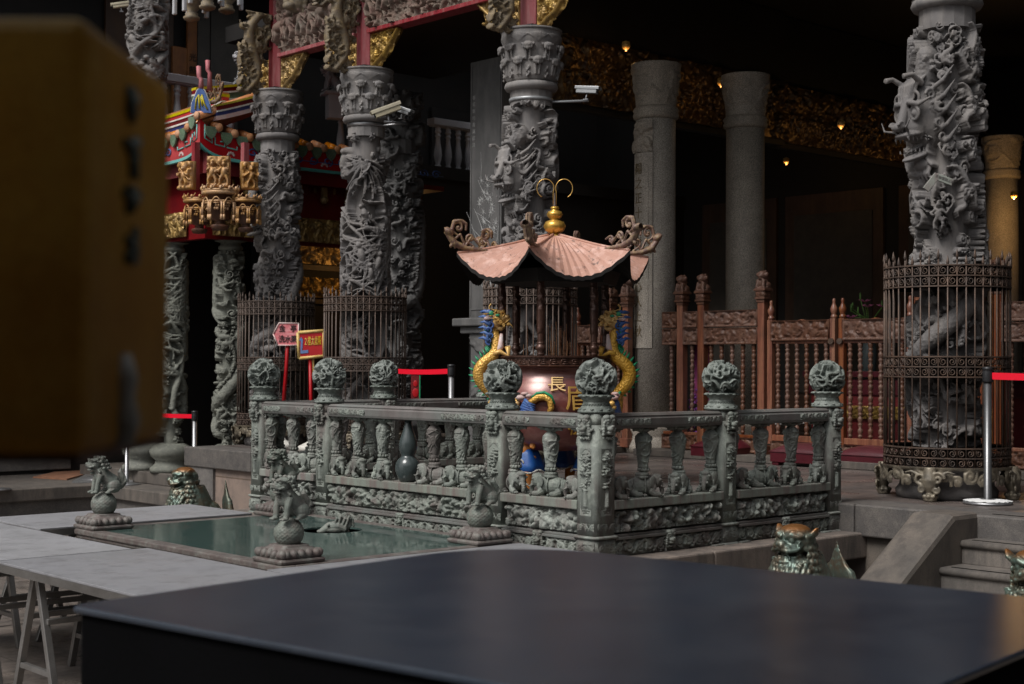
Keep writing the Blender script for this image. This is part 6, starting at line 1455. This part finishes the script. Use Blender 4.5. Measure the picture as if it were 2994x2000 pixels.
# security cameras
def cctv(p, rz, tilt, label, m, win=True, s=1.0, arm=None):
    t = thing('security_camera', label, 'camera', p, rz, 'security cameras on the pillars'); t.scale = (s,) * 3
    mb = MB(); prof = [(-.055, -.045), (.055, -.045), (.055, .02), (.035, .05), (-.035, .05), (-.055, .02)]
    V = [(-.17, a, b) for a, b in prof] + [(.17, a, b) for a, b in prof] + [(-.17, 0, 0), (.17, 0, 0)]
    mb.add(V, [[i, (i + 1) % 6, 6 + (i + 1) % 6, 6 + i][::-1] for i in range(6)]); mb.F[3].append(np.array([[12, i, (i + 1) % 6] for i in range(6)] + [[13, 6 + (i + 1) % 6, 6 + i] for i in range(6)])); mb.S[3].append(np.full(12, False))
    b = mb.build('housing', m, t, .006); b.rotation_euler = (0, R(-tilt), 0)
    MB().box((-.01, 0, .056), (.40, .125, .012)).box((-.01, .062, .035), (.40, .006, .04)).box((-.01, -.062, .035), (.40, .006, .04)).build('sun_hood', m, b, .004)
    MB().box((-.172, 0, -.005), (.006, .07, .06)).build('window', M['blackpl'], b); MB().lathe([(.02, 0), (.02, .006)], 16, (0, 0, 0)).build('lens', M['vase'], b, 0, (-.176, 0, -.005)).rotation_euler = (0, R(-90), 0)
    MB().tube([(.0, 0, -.04), (.02, 0, -.11), (.02, 0, -.14)], .016, 8).box((.02, 0, -.14), (.08, .06, .012)).build('mount', M['chrome'], t)
    return t
M['beige'] = mat('beige_metal', (.42, .38, .27), (.36, .32, .23), 6, .4, spec=.5); M['camgrey'] = mat('grey_metal', (.38, .39, .40), (.3, .31, .32), 6, .35, metal=.3)
cL = math.degrees(math.atan2(FW.y, FW.x))
c1 = atD(1128, 15.75, 3.68); cctv(c1, R(-42.5) + R(12), 22, 'beige box security camera pointing left, under the bird pillar capital', M['beige'], s=.85)
c2 = atD(1172, 15.9, 3.71); cctv(c2, R(-42.5) + R(150), 20, 'silver security camera pointing right, under the bird pillar capital', M['camgrey'], s=.62)
c3 = atD(1714, 14.1, 3.60); cctv(c3, R(-42.5) + R(155), 6, 'grey security camera on a long arm, right of the middle pillar', M['camgrey'], s=.62)
br1 = MB().lathe([(.212, 3.56), (.216, 3.56), (.216, 3.60), (.212, 3.60)], 24, (PC['M'][0], PC['M'][1], 0)).build('camera_bracket', M['chrome']); tag(br1, 'steel strap and shelf holding two cameras on the bird pillar', 'bracket')
e1 = MB(); pa, pb = Vector((*PC['M'], 3.57)), atD(1165, 15.9, 3.565); e1.tube([pa, (pa + pb) / 2, pb], .012, 6).tube([atD(1118, 15.75, 3.565), atD(1185, 15.9, 3.565)], .014, 6).build('shelf', M['chrome'], br1)
br2 = MB().lathe([(.212, 3.50), (.216, 3.50), (.216, 3.53), (.212, 3.53)], 24, (PC['C'][0], PC['C'][1], 0)).build('camera_bracket', M['camgrey']); tag(br2, 'grey strap and long arm holding the camera on the middle pillar', 'bracket')
pa, pb = Vector((*PC['C'], 3.50)), atD(1718, 14.1, 3.50); MB().tube([pa, pb], .013, 6).build('arm', M['camgrey'], br2)
cctv(atD(343, 19.5, 5.72), R(-42.5) + R(15), 12, 'tiny pale security camera high at the top left', M['beige'], s=.6)

# ---------------------------------------------------------------- the two-storey building at the back left
lb = thing('left_building', 'two-storey dark stone and timber building behind the left terrace', 'building', (0, 0, 0))
MB().b2((-14, 12.9, -.55), (9.4, 13.2, 4.0)).b2((-14, 14.4, 4.15), (17, 14.7, 9.5)).build('wall', M['black'], lb)
for k in range(6): MB().b2((-6 + k * 1.5, 12.86, -.5), (-4.6 + k * 1.5, 12.9, .3)).build('wall_panel', M['darkslab'], lb, .01)
MB().b2((-14, 12.05, 3.95), (17, 14.7, 4.15)).build('floor_slab', M['black'], lb); MB().b2((-14, 12.5, 7.0), (17, 14.7, 7.2)).build('eave', M['black'], lb)
def wallpiece(px0, px1, D, z0_, z1_, m, name, Y=14.3, th=.06):
    def ux(px): kk = (px - CX) / FL; return ((Y + 6.144) * (.676 + kk * .737) / (.737 - kk * .676)) - 6.322
    return MB().b2((ux(px0), Y, z0_), (ux(px1), Y + th, z1_)).build(name, M[m], lb, .01)
wallpiece(300, 468, 22, 4.15, 7, 'hallwood', 'door'); wallpiece(470, 500, 22, 4.15, 7, 'hallwood', 'door'); d_ = wallpiece(498, 540, 22, 4.15, 5.9, 'doorwood', 'door_panel', 14.24); wallpiece(541, 569, 22, 4.15, 7, 'doorwood', 'inscription_board', 14.22); wallpiece(571, 607, 22, 4.15, 7, 'hallstone', 'stone_pilaster', 14.2); wallpiece(609, 690, 22, 4.15, 7, 'hallstone', 'stone_pilaster', 14.26)
wallpiece(1260, 1372, 24, 4.15, 5.6, 'black', 'dark_opening')
def ux(px, Y): kk = (px - CX) / FL; return ((Y + 6.144) * (.676 + kk * .737) / (.737 - kk * .676)) - 6.322
for i, ch in enumerate('光照兩金'):
    o = mobj('board_letter', text_mesh(ch, .13, .004), M['ink'], lb); o.location = (ux(556, 14.22), 14.212, 5.75 - i * .2); o.rotation_euler = (PI / 2, 0, 0)
bal_p = MB().lathe([(.055, 0), (.065, .02), (.065, .06), (.05, .075), (.055, .09), (.045, .11), (.035, .125), (.055, .2), (.066, .27), (.058, .36), (.040, .47), (.034, .56), (.046, .575), (.046, .59), (.036, .60), (.036, .63), (.052, .645), (.052, .665), (.04, .68), (.045, .72), (.03, .75)], 20).mesh('balus'); bal_p.materials.append(M['grey'])
def railing(x0, x1, y, z, label, step=.215):
    t = thing('stone_railing', label, 'railing', (x0, y, z), 0, 'grey stone balcony railings')
    L = x1 - x0; MB().b2((-.05, -.09, .75), (L, .09, .86)).b2((-.03, -.07, .73), (L - .02, .07, .75)).build('handrail', M['grey'], t, .008); MB().b2((-.05, -.09, -.06), (L, .09, 0)).build('foot_rail', M['grey'], t, .006)
    for i in range(int(L / step)): mobj('baluster', bal_p, None, t, 0, ((i + .5) * step, 0, 0))
    return t
railing(.6, ux(702, 12.27), 12.27, 4.15, 'grey stone balcony railing above the red pavilion roof')
railing(ux(1262, 12.3), ux(1440, 12.3), 12.3, 4.10, 'grey stone balcony railing between bird pillar and stone pier')
railing(ux(975, 12.3), ux(1045, 12.3), 12.3, 4.10, 'short piece of grey balcony railing behind the bird pillar capital')
GL = LION.copy(); GL.materials.clear(); GL.materials.append(M['grey'])
for px_, D, z, lab in ((712, 20.8, 4.92, 'grey stone lion on the balcony railing, left of the first red post'), (966, 22.2, 5.03, 'grey stone lion on the balcony railing, under the gilt bracket of the second post')):
    p = atD(px_, D); t = thing('balcony_lion', lab, 'lion statue', (p.x, p.y, z), R(-20), 'grey lions on the balcony'); mobj('lion', GL, None, t, 0, (0, 0, .06)).scale = (1.45,) * 3; MB().box((.03, 0, .02), (.36, .30, .05)).box((.03, 0, -.18), (.22, .2, .36)).build('pedestal', M['grey'], t, .008)
# upper column with phoenix carving, top left
uc = thing('upper_pillar', 'carved grey phoenix pillar on the upper floor, above the lantern corner', 'stone pillar', (*atD(424, 19.8)[:2], 4.6))
mobj('shaft', cyl_mesh('us', relief_birds(1.25, 1.9, 6, .009), .155), M['col'], uc)
# hanging carved pendants under the upper eave
for px_, y_, D in ((552, 48, 19.2), (655, 25, 19.6), (598, 15, 19.0)):
    p = atD(px_, D, .95 + (HY - y_) * D / FL); t = thing('eave_pendant', {552: 'grey carved pendant hanging from the upper eave, lowest of three', 655: 'grey carved pendant right of two others under the upper eave', 598: 'grey carved pendant between two others under the upper eave'}[px_], 'pendant', p, 0, 'carved pendants of the upper eave')
    MB().lathe([(.03, -.08), (.10, -.05), (.11, -.02), (.08, .0), (.085, .03), (.06, .05), (.12, .12), (.14, .6)], 20).build('bud', M['bracket'], t)
    for i in range(5): a = i * 1.25; MB().box((.0, 0, .0), (.05, .05, .26)).build('hanging_tube', M['grey'], t, .01, (.22 * math.cos(a), .22 * math.sin(a), .14))

# ---------------------------------------------------------------- red side pavilion with glazed roof
pav = thing('side_pavilion', 'side pavilion with red painted eave boards, glazed roof and gilt carving', 'pavilion', (0, 0, 0))
cx0, cy0 = 2.58, 8.98
def lift(s): return .40 * math.exp(-s / .26)                      # the eave sweeps up at the corner
def board(axis, L, m, z_lo, z_hi, off=0, n=40, th=.03):
    s = np.concatenate([np.linspace(0, .9, n), np.linspace(.95, L, 8)]); V = []
    for o_ in (0, th):
        for zz_ in (z_lo, z_hi):
            for t in s:
                z = zz_(t); V.append((cx0 + off + o_, cy0 + t, z) if axis == 'y' else (cx0 + t, cy0 + off + o_, z))
    k = len(s); F = []
    for i in range(k - 1): F += [[i, i + 1, k + i + 1, k + i], [2 * k + i, 3 * k + i, 3 * k + i + 1, 2 * k + i + 1], [i, 2 * k + i, 2 * k + i + 1, i + 1], [k + i, k + i + 1, 3 * k + i + 1, 3 * k + i]]
    return MB().add(V, F, False).build(m[0], M[m[1]], pav)
zl = lambda t: 3.38 + .16 * math.exp(-t / .16); zh = lambda t: 3.60 + lift(t) * .55
for ax, L in (('y', 4.2), ('x', 3.2)):
    b = board(ax, L, ('eave_board', 'red'), zl, zh); board(ax, L, ('teal_edge', 'teal'), lambda t: zl(t) - .03, lambda t: zl(t) + .004, -.012, th=.05)
    board(ax, L, ('under_board', 'darkred'), lambda t: 3.20, lambda t: zl(t), .10)
    sc_ = MB(); 
    def q(s, z, e=.006): return (cx0 - e, cy0 + s, z) if ax == 'y' else (cx0 + s, cy0 - e, z)
    for (pts, mm) in (([(.06, 3.76), (.06, 3.60), (.16, 3.55), (.16, 3.66), (.11, 3.67), (.11, 3.62)], 'teal'), ([(.2, 3.62), (.2, 3.54), (.33, 3.52), (.33, 3.58), (.27, 3.58)], 'teal'), ([(.36, 3.52), (.5, 3.50), (.5, 3.54)], 'teal')):
        sc_.tube([q(*p) for p in pts], .009, 5)
    sc_.build('painted_scroll', M['teal'], b)
    s3 = MB()
    for i in range(14):
        s0 = .72 + i * .22; P = [q(s0 + .08 * (1 - .8 * t) * math.cos(t * 8 + i), 3.49 + .055 * (1 - .8 * t) * math.sin(t * 8 + i)) for t in np.linspace(0, 1, 20)]; s3.tube(P, .010, 5)
    s3.tube([q(.7, 3.47), q(3.7, 3.47)], .006, 4).build('painted_cloud', M['bluep'], b)
    s4 = MB()
    for i in range(7):
        s0 = .42 + i * .45
        for k_ in range(5): a_ = k_ * .7 + .2; c_ = q(s0 + .04 * math.cos(a_), 3.43 + .03 * math.sin(a_), .004); s4.ell(c_, (.006, .018, .018) if ax == 'y' else (.018, .006, .018), None, 8, 5)
    s4.build('painted_flower', M['pinkp'], b)
def tile_end(): 
    m = MB().lathe([(.0, 0), (.045, .004), (.05, .012), (.05, .03)], 16).ell((0, 0, -.004), (.028, .028, .012), None, 10, 6); return m.mesh('te')
TE = MB().lathe([(.006, -.012), (.03, -.008), (.036, .0), (.05, .004), (.052, .03)], 16).mesh('te'); TE.materials.append(M['terra'])
DT = MB().poly([(-.075, .05), (-.075, .0), (-.05, -.06), (0, -.10), (.05, -.06), (.075, 0), (.075, .05)][::-1], -.012, .012).mesh('dt'); DT.materials.append(M['greent'])
TB = MB().tube([(0, 0, .0), (0, 0, 1.0)], .05, 12).mesh('tb'); TB.materials.append(M['orange'])
TBS = MB().tube([(0, 0, .0), (0, 0, .5)], .048, 12).mesh('tbs'); TBS.materials.append(M['orange'])
slope = Vector((1, 0, .42)).normalized()
for i in range(19):
    s = .02 + i * .215; z = zh(s) + .03
    o = mobj('tile_end', TE, None, pav, 0, (cx0 - .05, cy0 + s, z + .02)); o.rotation_euler = (0, R(90), 0)
    o = mobj('drip_tile', DT, None, pav, 0, (cx0 - .03, cy0 + s + .107, z - .03)); o.rotation_euler = (R(90), 0, R(-90))
    o = mobj('roof_tile_roll', TB, None, pav, 0, (cx0 - .02, cy0 + s, z + .02)); o.rotation_mode = 'QUATERNION'; o.rotation_quaternion = slope.to_track_quat('Z', 'Y')
for i in range(1, 14):
    s = .02 + i * .215; z = zh(s) + .03
    o = mobj('tile_end', TE, None, pav, 0, (cx0 + s, cy0 - .05, z + .02)); o.rotation_euler = (R(-90), 0, 0)
    o = mobj('drip_tile', DT, None, pav, 0, (cx0 + s - .107, cy0 - .03, z - .03)); o.rotation_euler = (R(90), 0, 0)
    o = mobj('roof_tile_roll', TBS, None, pav, 0, (cx0 + s, cy0 - .03, z + .02)); o.rotation_mode = 'QUATERNION'; o.rotation_quaternion = Vector((0, 1, .35)).to_track_quat('Z', 'Y'); o.scale = (1, 1, .5)
V = []; n = 30
for i in range(n):
    s = (i / (n - 1)) ** 2 * 4.2
    for t in (0, .3, .6, .95): V.append((cx0 + t, cy0 + s, zh(s) + .02 + .42 * t))
V2 = [(x, y, z - .05) for x, y, z in V]
mb = MB().add(V, grid_faces(n, 4)[:, ::-1]).add(V2, grid_faces(n, 4)); mb.build('roof_bed', M['terra'], pav)
def strips(pts, layers, name, dirn):
    zz_ = 0
    for m_, h_ in layers:
        mb = MB(); P0 = [(x, y, z + zz_) for x, y, z in pts]; w_ = .045 if m_ not in ('yellowp', 'whitep') else .055
        k = len(P0); V = []
        for o_ in (-w_, w_):
            for dz in (0, h_): V += [((x + o_), y, z + dz) if dirn == 'y' else (x, y + o_, z + dz) for x, y, z in P0]
        F = []
        for i in range(k - 1): F += [[i, i + 1, k + i + 1, k + i], [2 * k + i, 3 * k + i, 3 * k + i + 1, 2 * k + i + 1], [k + i, k + i + 1, 3 * k + i + 1, 3 * k + i], [i, 2 * k + i, 2 * k + i + 1, i + 1]]
        F += [[0, k, 3 * k, 2 * k], [k - 1, 3 * k - 1, 4 * k - 1, 2 * k - 1]]
        mb.add(V, F).build(name, M[m_], pav); zz_ += h_
ss = np.linspace(0.06, 4.0, 26)
strips([(cx0 + .38, cy0 + s, 3.86 + .10 * math.exp(-s / .5) - .02 * s) for s in ss], [('navy', .05), ('whitep', .02), ('darkred', .05), ('whitep', .018), ('red', .045), ('yellowp', .035), ('terra', .02)], 'ridge_band', 'y')
strips([(cx0 + .2 + s, cy0 - .0, 3.80 + .36 * s + .02 * math.exp(-s / .2)) for s in np.linspace(0, 1.0, 12)], [('pinkp', .05), ('navy', .045), ('whitep', .02), ('darkred', .05), ('yellowp', .025)], 'ridge_band', 'x')
strips([(cx0 + .35 + s, cy0 + .75, 4.10 + .20 * s) for s in np.linspace(0, .85, 12)], [('navy', .04), ('whitep', .02), ('greent', .07), ('whitep', .02), ('darkred', .05), ('yellowp', .03)], 'main_ridge', 'x')
cz = 3.86
ho = MB().poly([(-.13, 0), (-.12, .12), (-.05, .27), (0, .31), (.05, .27), (.12, .12), (.15, 0)][::-1], -.03, .03, Matrix.Rotation(PI / 2, 4, 'X')).build('hip_ornament', M['bluep'], pav, 0, (cx0 + .02, cy0 + .02, cz + .03)); ho.rotation_euler = (0, 0, RZC); ho.scale = (.85, 1, .95)
y_ = MB()
for P in ([(-.07, .04), (-.055, .17), (-.02, .22)], [(-.02, .22), (-.01, .05)], [(.02, .22), (.05, .12), (.10, .04)], [(.01, .2), (.03, .08)]): y_.tube([(a_, -.034, b_) for a_, b_ in P], .012, 5)
y_.build('yellow_inlay', M['yellowp'], ho)
wv = MB().tube([(-.14, -.0, 0), (-.125, 0, .12), (-.055, 0, .28), (0, 0, .325), (.055, 0, .28), (.125, 0, .12), (.16, 0, 0)], .008, 6).build('white_edge', M['whitep'], ho)
pr_ = MB().tube([(.0, 0, .30), (0, 0, .42), (-.03, 0, .45), (-.035, 0, .58)], [.04, .032, .032, .034], 4).build('pink_prong', M['redpost2'] if 'redpost2' in M else mat('pink_prong', (.52, .2, .21), (.42, .14, .16), 12, .6), ho)
pr2 = MB().tube([(.09, .12, .30), (.09, .12, .52), (.06, .12, .56), (.06, .12, .68)], [.04, .03, .03, .034], 4).build('pink_prong', bpy.data.materials['pink_prong'], ho)
bdg = open_mesh('rd', dh, .004); bdg.materials.append(M['ridged']); o = mobj('ridge_dragon', bdg, None, ho, 0, (.05, .05, .1), R(0)); o.scale = (.7, 1, 1.8)
# gilt carving below the eave
M['goldf'] = mat('gilt_wood', (.48, .27, .09), (.30, .16, .07), 12, .5, metal=.25, bump=.15, stain=(.42, .28, .19), sscale=(9, 9, 9), samt=.5)
def relief_obj(w, h, seed, fig, m, loc, rz, depth=.05, name='gilt_carving', res=.007):
    H = relief_flora(w, h, seed, res, depth * .7); rg = random.Random(seed)
    for i in range(fig): H.figure((i + .5) * w / fig, h * .45, min(h * .8, .42), depth * .5, rg)
    return mobj(name, slab_mesh('gc', H.finish(1, .0008), .02), M[m], pav, 0, loc, rz)
relief_obj(3.2, .30, 41, 16, 'gold', (2.84, 12.9, 2.50), R(-90)); relief_obj(3.2, .30, 42, 16, 'gold', (2.95, 9.30, 2.50), 0)
relief_obj(3.2, .40, 43, 10, 'gold', (3.02, 12.9, 2.98), R(-90)); relief_obj(3.0, .40, 44, 10, 'gold', (3.1, 9.42, 2.98), 0)
MB().b2((2.86, 9.32, 2.46), (6.2, 9.44, 3.3)).b2((2.86, 9.44, 2.46), (2.98, 13, 3.3)).b2((2.7, 9.1, 3.3), (6.4, 13, 3.36)).build('beam', M['darkred'], pav)
for i, (px_, D, y0_, y1_, w_, rz, fg) in enumerate(((637, 16.75, 462, 553, .26, RZC, 2), (549, 16.95, 478, 560, .22, R(-75), 1), (722, 16.9, 478, 560, .2, R(-15), 1))):
    zt, zb = .95 + (HY - y0_) * D / FL, .95 + (HY - y1_) * D / FL; p = atD(px_, D, zb)
    H = HM(w_, zt - zb, .0055); rg = random.Random(i)
    H.tube([(.02, .02), (w_ - .02, .02)], .03, .01, .04); H.tube(wig(.03, H.h - .05, w_ - .03, H.h - .04, .03, 3), .035, .01, .045); H.tube([(w_ - .03, .05), (w_ - .02, H.h - .04)], .02, .01); H.tube([(.02, .05), (.02, H.h - .04)], .016, .005)
    for k_ in range(fg): H.figure((k_ + .5) * w_ / fg, H.h * .46, H.h * .72, .03, rg)
    for k_ in range(22): H.spiral(rg.random() * w_, H.h * rg.uniform(.55, 1), .022, 1.2, .008, rg.uniform(.01, .03))
    o = mobj('gilt_figure_group', slab_mesh('fg', edge_fade(H.finish(1, .0006), 1), .05), M['goldf'], pav, 0, p, rz); c_, s_ = math.cos(rz), math.sin(rz); o.location = (p.x - c_ * w_ / 2, p.y - s_ * w_ / 2, zb)
def basket(px_, D, z, s=1.0):
    p = atD(px_, D, z); t = MB().lathe([(.03, -.24), (.07, -.235), (.09, -.20), (.085, -.19), (.05, -.18), (.045, -.15), (.10, -.13), (.115, .10), (.15, .11), (.165, .115), (.165, .13)], 24).build('gilt_basket', M['woodc'], pav, 0, p)
    mb = MB().lathe([(.168, .095), (.176, .10), (.176, .125), (.168, .13)], 24).lathe([(.150, .02), (.158, .025), (.158, .035), (.150, .04)], 24)
    for i in range(8):
        a = i * PI / 4; f = lambda q, r, zz: (r * math.cos(a + q), r * math.sin(a + q), zz)
        mb.tube([f(-.34 + .68 * u, .158, -.02 + .085 * math.sin(PI * u) ** .7) for u in np.linspace(0, 1, 11)], .0065, 5)
        ring(mb, f(0, .135, .01), .028, .005, 'z', 10)
        for k in range(4): mb.ell(f((k - 1.5) * .1, .125, -.04 + .03 * (k % 2)), .016, None, 6, 5)
    for i in range(16):
        a = (i // 2) * PI / 4 + PI / 8 + (i % 2 - .5) * .13; r = .165
        mb.tube([(r * math.cos(a), r * math.sin(a), .02), (r * math.cos(a), r * math.sin(a), -.10)], .010, 6).tube([(r * math.cos(a), r * math.sin(a), -.10), (r * math.cos(a), r * math.sin(a), -.15)], [.013, .015], 6)
    mb.build('arch_fringe', M['goldf'], t)
    r = MB()
    for i in range(12): a = i * PI / 6; r.ell((.17 * math.cos(a), .17 * math.sin(a), .155), (.018, .018, .022), None, 8, 6).tube([(.17 * math.cos(a), .17 * math.sin(a), .13), (.17 * math.cos(a + .26), .17 * math.sin(a + .26), .19)], .006, 5)
    r.lathe([(.172, .125), (.18, .135), (.172, .145)], 16).build('basket_rim', M['goldf'], t); t.scale = (s,) * 3
basket(640, 16.75, 2.76, 1.2); basket(580, 16.9, 2.70, 1.05); basket(716, 16.8, 2.70, 1.0)

for px_ in (545, 690): p = atD(px_, 17.0, 3.0); MB().box((0, 0, .25), (.07, .07, .55)).build('red_strut', M['redpost'], pav, 0, (p.x + .1, p.y, p.z))
for i in range(7): 
    p = Vector((3.4 + i * .38, 9.25, 3.02)); MB().box((0, 0, .12), (.06, .06, .12)).lathe([(.03, -.02), (.06, .02), (.05, .06)], 8).build('small_bracket', M['gold'], pav, 0, p)
# pavilion pillars
HS = [relief_dragon(1.02, 2.55, 21, .0085, figs=9), relief_birds(1.02, 2.55, 23, .0085)]
for (px_, D, lab, k_) in ((672, 18.05, 'slender green grey carved pillar left of the first iron cage', 0), (503, 18.4, 'slender carved pillar at the lantern edge, on a round carved base', 1), (421, 18.8, 'slender carved pillar mostly hidden behind the yellow lantern', 0)):
    p = atD(px_, D); t = thing('slender_pillar', lab, 'stone pillar', (p.x, p.y, -.4), 0, 'slender pillars of the side pavilion')
    MB().lathe([(.26, 0), (.26, .05), (.20, .10), (.19, .15), (.25, .20), (.27, .27), (.22, .33), (.16, .36)], 32).build('base', M['colgreen'], t)
    mobj('carved_shaft', cyl_mesh('ss', HS[k_], .105, 0), M['colgreen'], t, 0, (0, 0, .34)).scale = (.86, .86, .94)
    MB().lathe([(.12, 2.70), (.12, 2.74), (.15, 2.76), (.15, 2.79), (.125, 2.81), (.125, 2.84), (.15, 2.845), (.2, 2.86)], 28).build('capital', M['colgreen'], t)
# checker plate ramp and mat on the left terrace
def quad_on(z, pts, th, name, m, label, cat):
    W_ = [at(x, y, z) for x, y in pts]; mb = MB().poly([(p.x, p.y) for p in W_][::-1], z + .002, z + th); 
    return tag(mb.build(name, M[m]), label, cat)
quad_on(-.55, [(200, 1404), (330, 1368), (255, 1361), (100, 1398)], .02, 'floor_mat', 'copper', 'worn orange brown mat lying on the left terrace', 'mat')
o = quad_on(-.55, [(215, 1412), (300, 1368), (392, 1377), (392, 1410)], .025, 'checker_plate', 'checker', 'ribbed steel checker plate on the left terrace behind the far lion', 'metal plate')
mb = MB()
for i in range(9): a_ = at(235 + i * 12, 1403 - i * 4, -.525); b_ = at(330 + i * 8, 1404 - i * 3.4, -.525); mb.tube([a_, b_], .012, 5)
mb.build('plate_rib', M['chrome'], o)

# ---------------------------------------------------------------- near objects: black table and yellow lantern box
tz = .45; h = .5
e1 = Vector((.779, -.628)); e2 = Vector((.628, .779)); L0 = Vector((-1.83, 6.09)) * h
W1, W2 = 3.38 * h, 2.86 * h
def rr_poly(x0, y0, x1, y1, r, n=8):
    P = []
    for cx_, cy_, a0 in ((x1 - r, y1 - r, 0), (x0 + r, y1 - r, PI / 2), (x0 + r, y0 + r, PI), (x1 - r, y0 + r, 1.5 * PI)): P += [(cx_ + r * math.cos(a0 + i / n * PI / 2), cy_ + r * math.sin(a0 + i / n * PI / 2)) for i in range(n + 1)]
    return P
orig = XD(L0.x, L0.y); ang_t = math.atan2((FW * e1.y + RT * e1.x).y, (FW * e1.y + RT * e1.x).x)
bt = thing('black_table', 'large out of focus black lacquered table filling the foreground', 'table', (orig.x, orig.y, -.4), ang_t)
def tab_out(i_, r):
    P = rr_poly(i_, i_, W1 - i_, W2 - i_, .03); Q = P[:9]; a_ = [PI / 2 + k / 12 * PI / 2 for k in range(13)]
    return Q + [(i_ + r + r * math.cos(t), W2 - i_ - r + r * math.sin(t)) for t in a_] + P[18:]
MB().poly(tab_out(0, .34), tz + .4 - .014, tz + .4).build('table_top', M['tabletop'], bt, .005)
MB().poly(tab_out(.012, .33), .06, tz + .4 - .0145).build('table_body', M['tablebody'], bt)
MB().poly(tab_out(0.0, .34), 0, .06).build('plinth', M['tablebody'], bt)
fp_ = XD(.2, .8); struct(MB().box((fp_.x, fp_.y, -.65), (7, 6.0, .5), rz=ang_t).build('near_platform', M['darkslab']))
# unseen walls behind and right of the photographer; roof added to darken the lantern
nh = thing('near_hall', 'unseen dark hall wall behind the photographer, with a roof added to shade the lantern', 'building', (fp_.x, fp_.y, 0))
c1_ = XD(0, -5.0); MB().box((c1_.x - fp_.x, c1_.y - fp_.y, 2.7), (26, 11.2, .25), rz=R(-42.5)).build('shading_roof', M['black'], nh)  # unseen roof, added to keep light off the lantern's front
c1_ = XD(0, -4.5); MB().box((c1_.x - fp_.x, c1_.y - fp_.y, 2.0), (26, .3, 6), rz=R(-42.5)).build('back_wall', M['black'], nh)
rb = thing('right_building', 'two-storey building closing the courtyard on the right, out of the photo', 'building', (0, 0, 0))
MB().b2((-12, -8.6, -.9), (3, -8.3, 4.6)).build('wall', M['darkslab'], rb); MB().b2((-12, -8.9, 4.6), (3, -7.6, 4.75)).build('eave', M['orange'], rb)
# lantern box
LZ0, LZ1 = .881, 1.212; XR = -.320; D0, D1_ = 1.10, 1.35
lp = XD(XR, D0); ln = thing('lantern_box', 'big out of focus yellow cloth lantern box with blurred blue writing at the left edge', 'lantern', (lp.x, lp.y, LZ0), RZC)
MB().b2((-.42, 0, 0), (0, .275, LZ1 - LZ0)).build('cloth_box', M['lant'], ln, .012)
MB().b2((-.415, .005, -.006), (-.005, .27, .0005)).build('base_board', M['woodc'], ln)
rg = random.Random(12)
for i, z in enumerate((1.165, 1.125, 1.085, 1.045)):
    mb = MB()
    for k_ in range(6): y0 = .125 + rg.uniform(-.012, .012); zc = z - LZ0 + rg.uniform(-.010, .010); a_ = rg.choice((0, PI / 2, .6)); mb.tube([(.0018, y0 - .012 * math.cos(a_), zc - .012 * math.sin(a_)), (.0018, y0 + .012 * math.cos(a_), zc + .012 * math.sin(a_))], .0042, 6)
    mb.build('blue_mark', M['lantblue'], ln)
MB().lathe([(.008, .0), (.014, .02), (.009, .04), (.012, .055), (.006, .075)], 12, (.001, .11, .002)).build('white_mark', M['whitep'], ln)
MB().tube([(-.21, .12, LZ1 - LZ0), (-.6, .12, .8)], .003, 6).build('cord', M['blackpl'], ln)
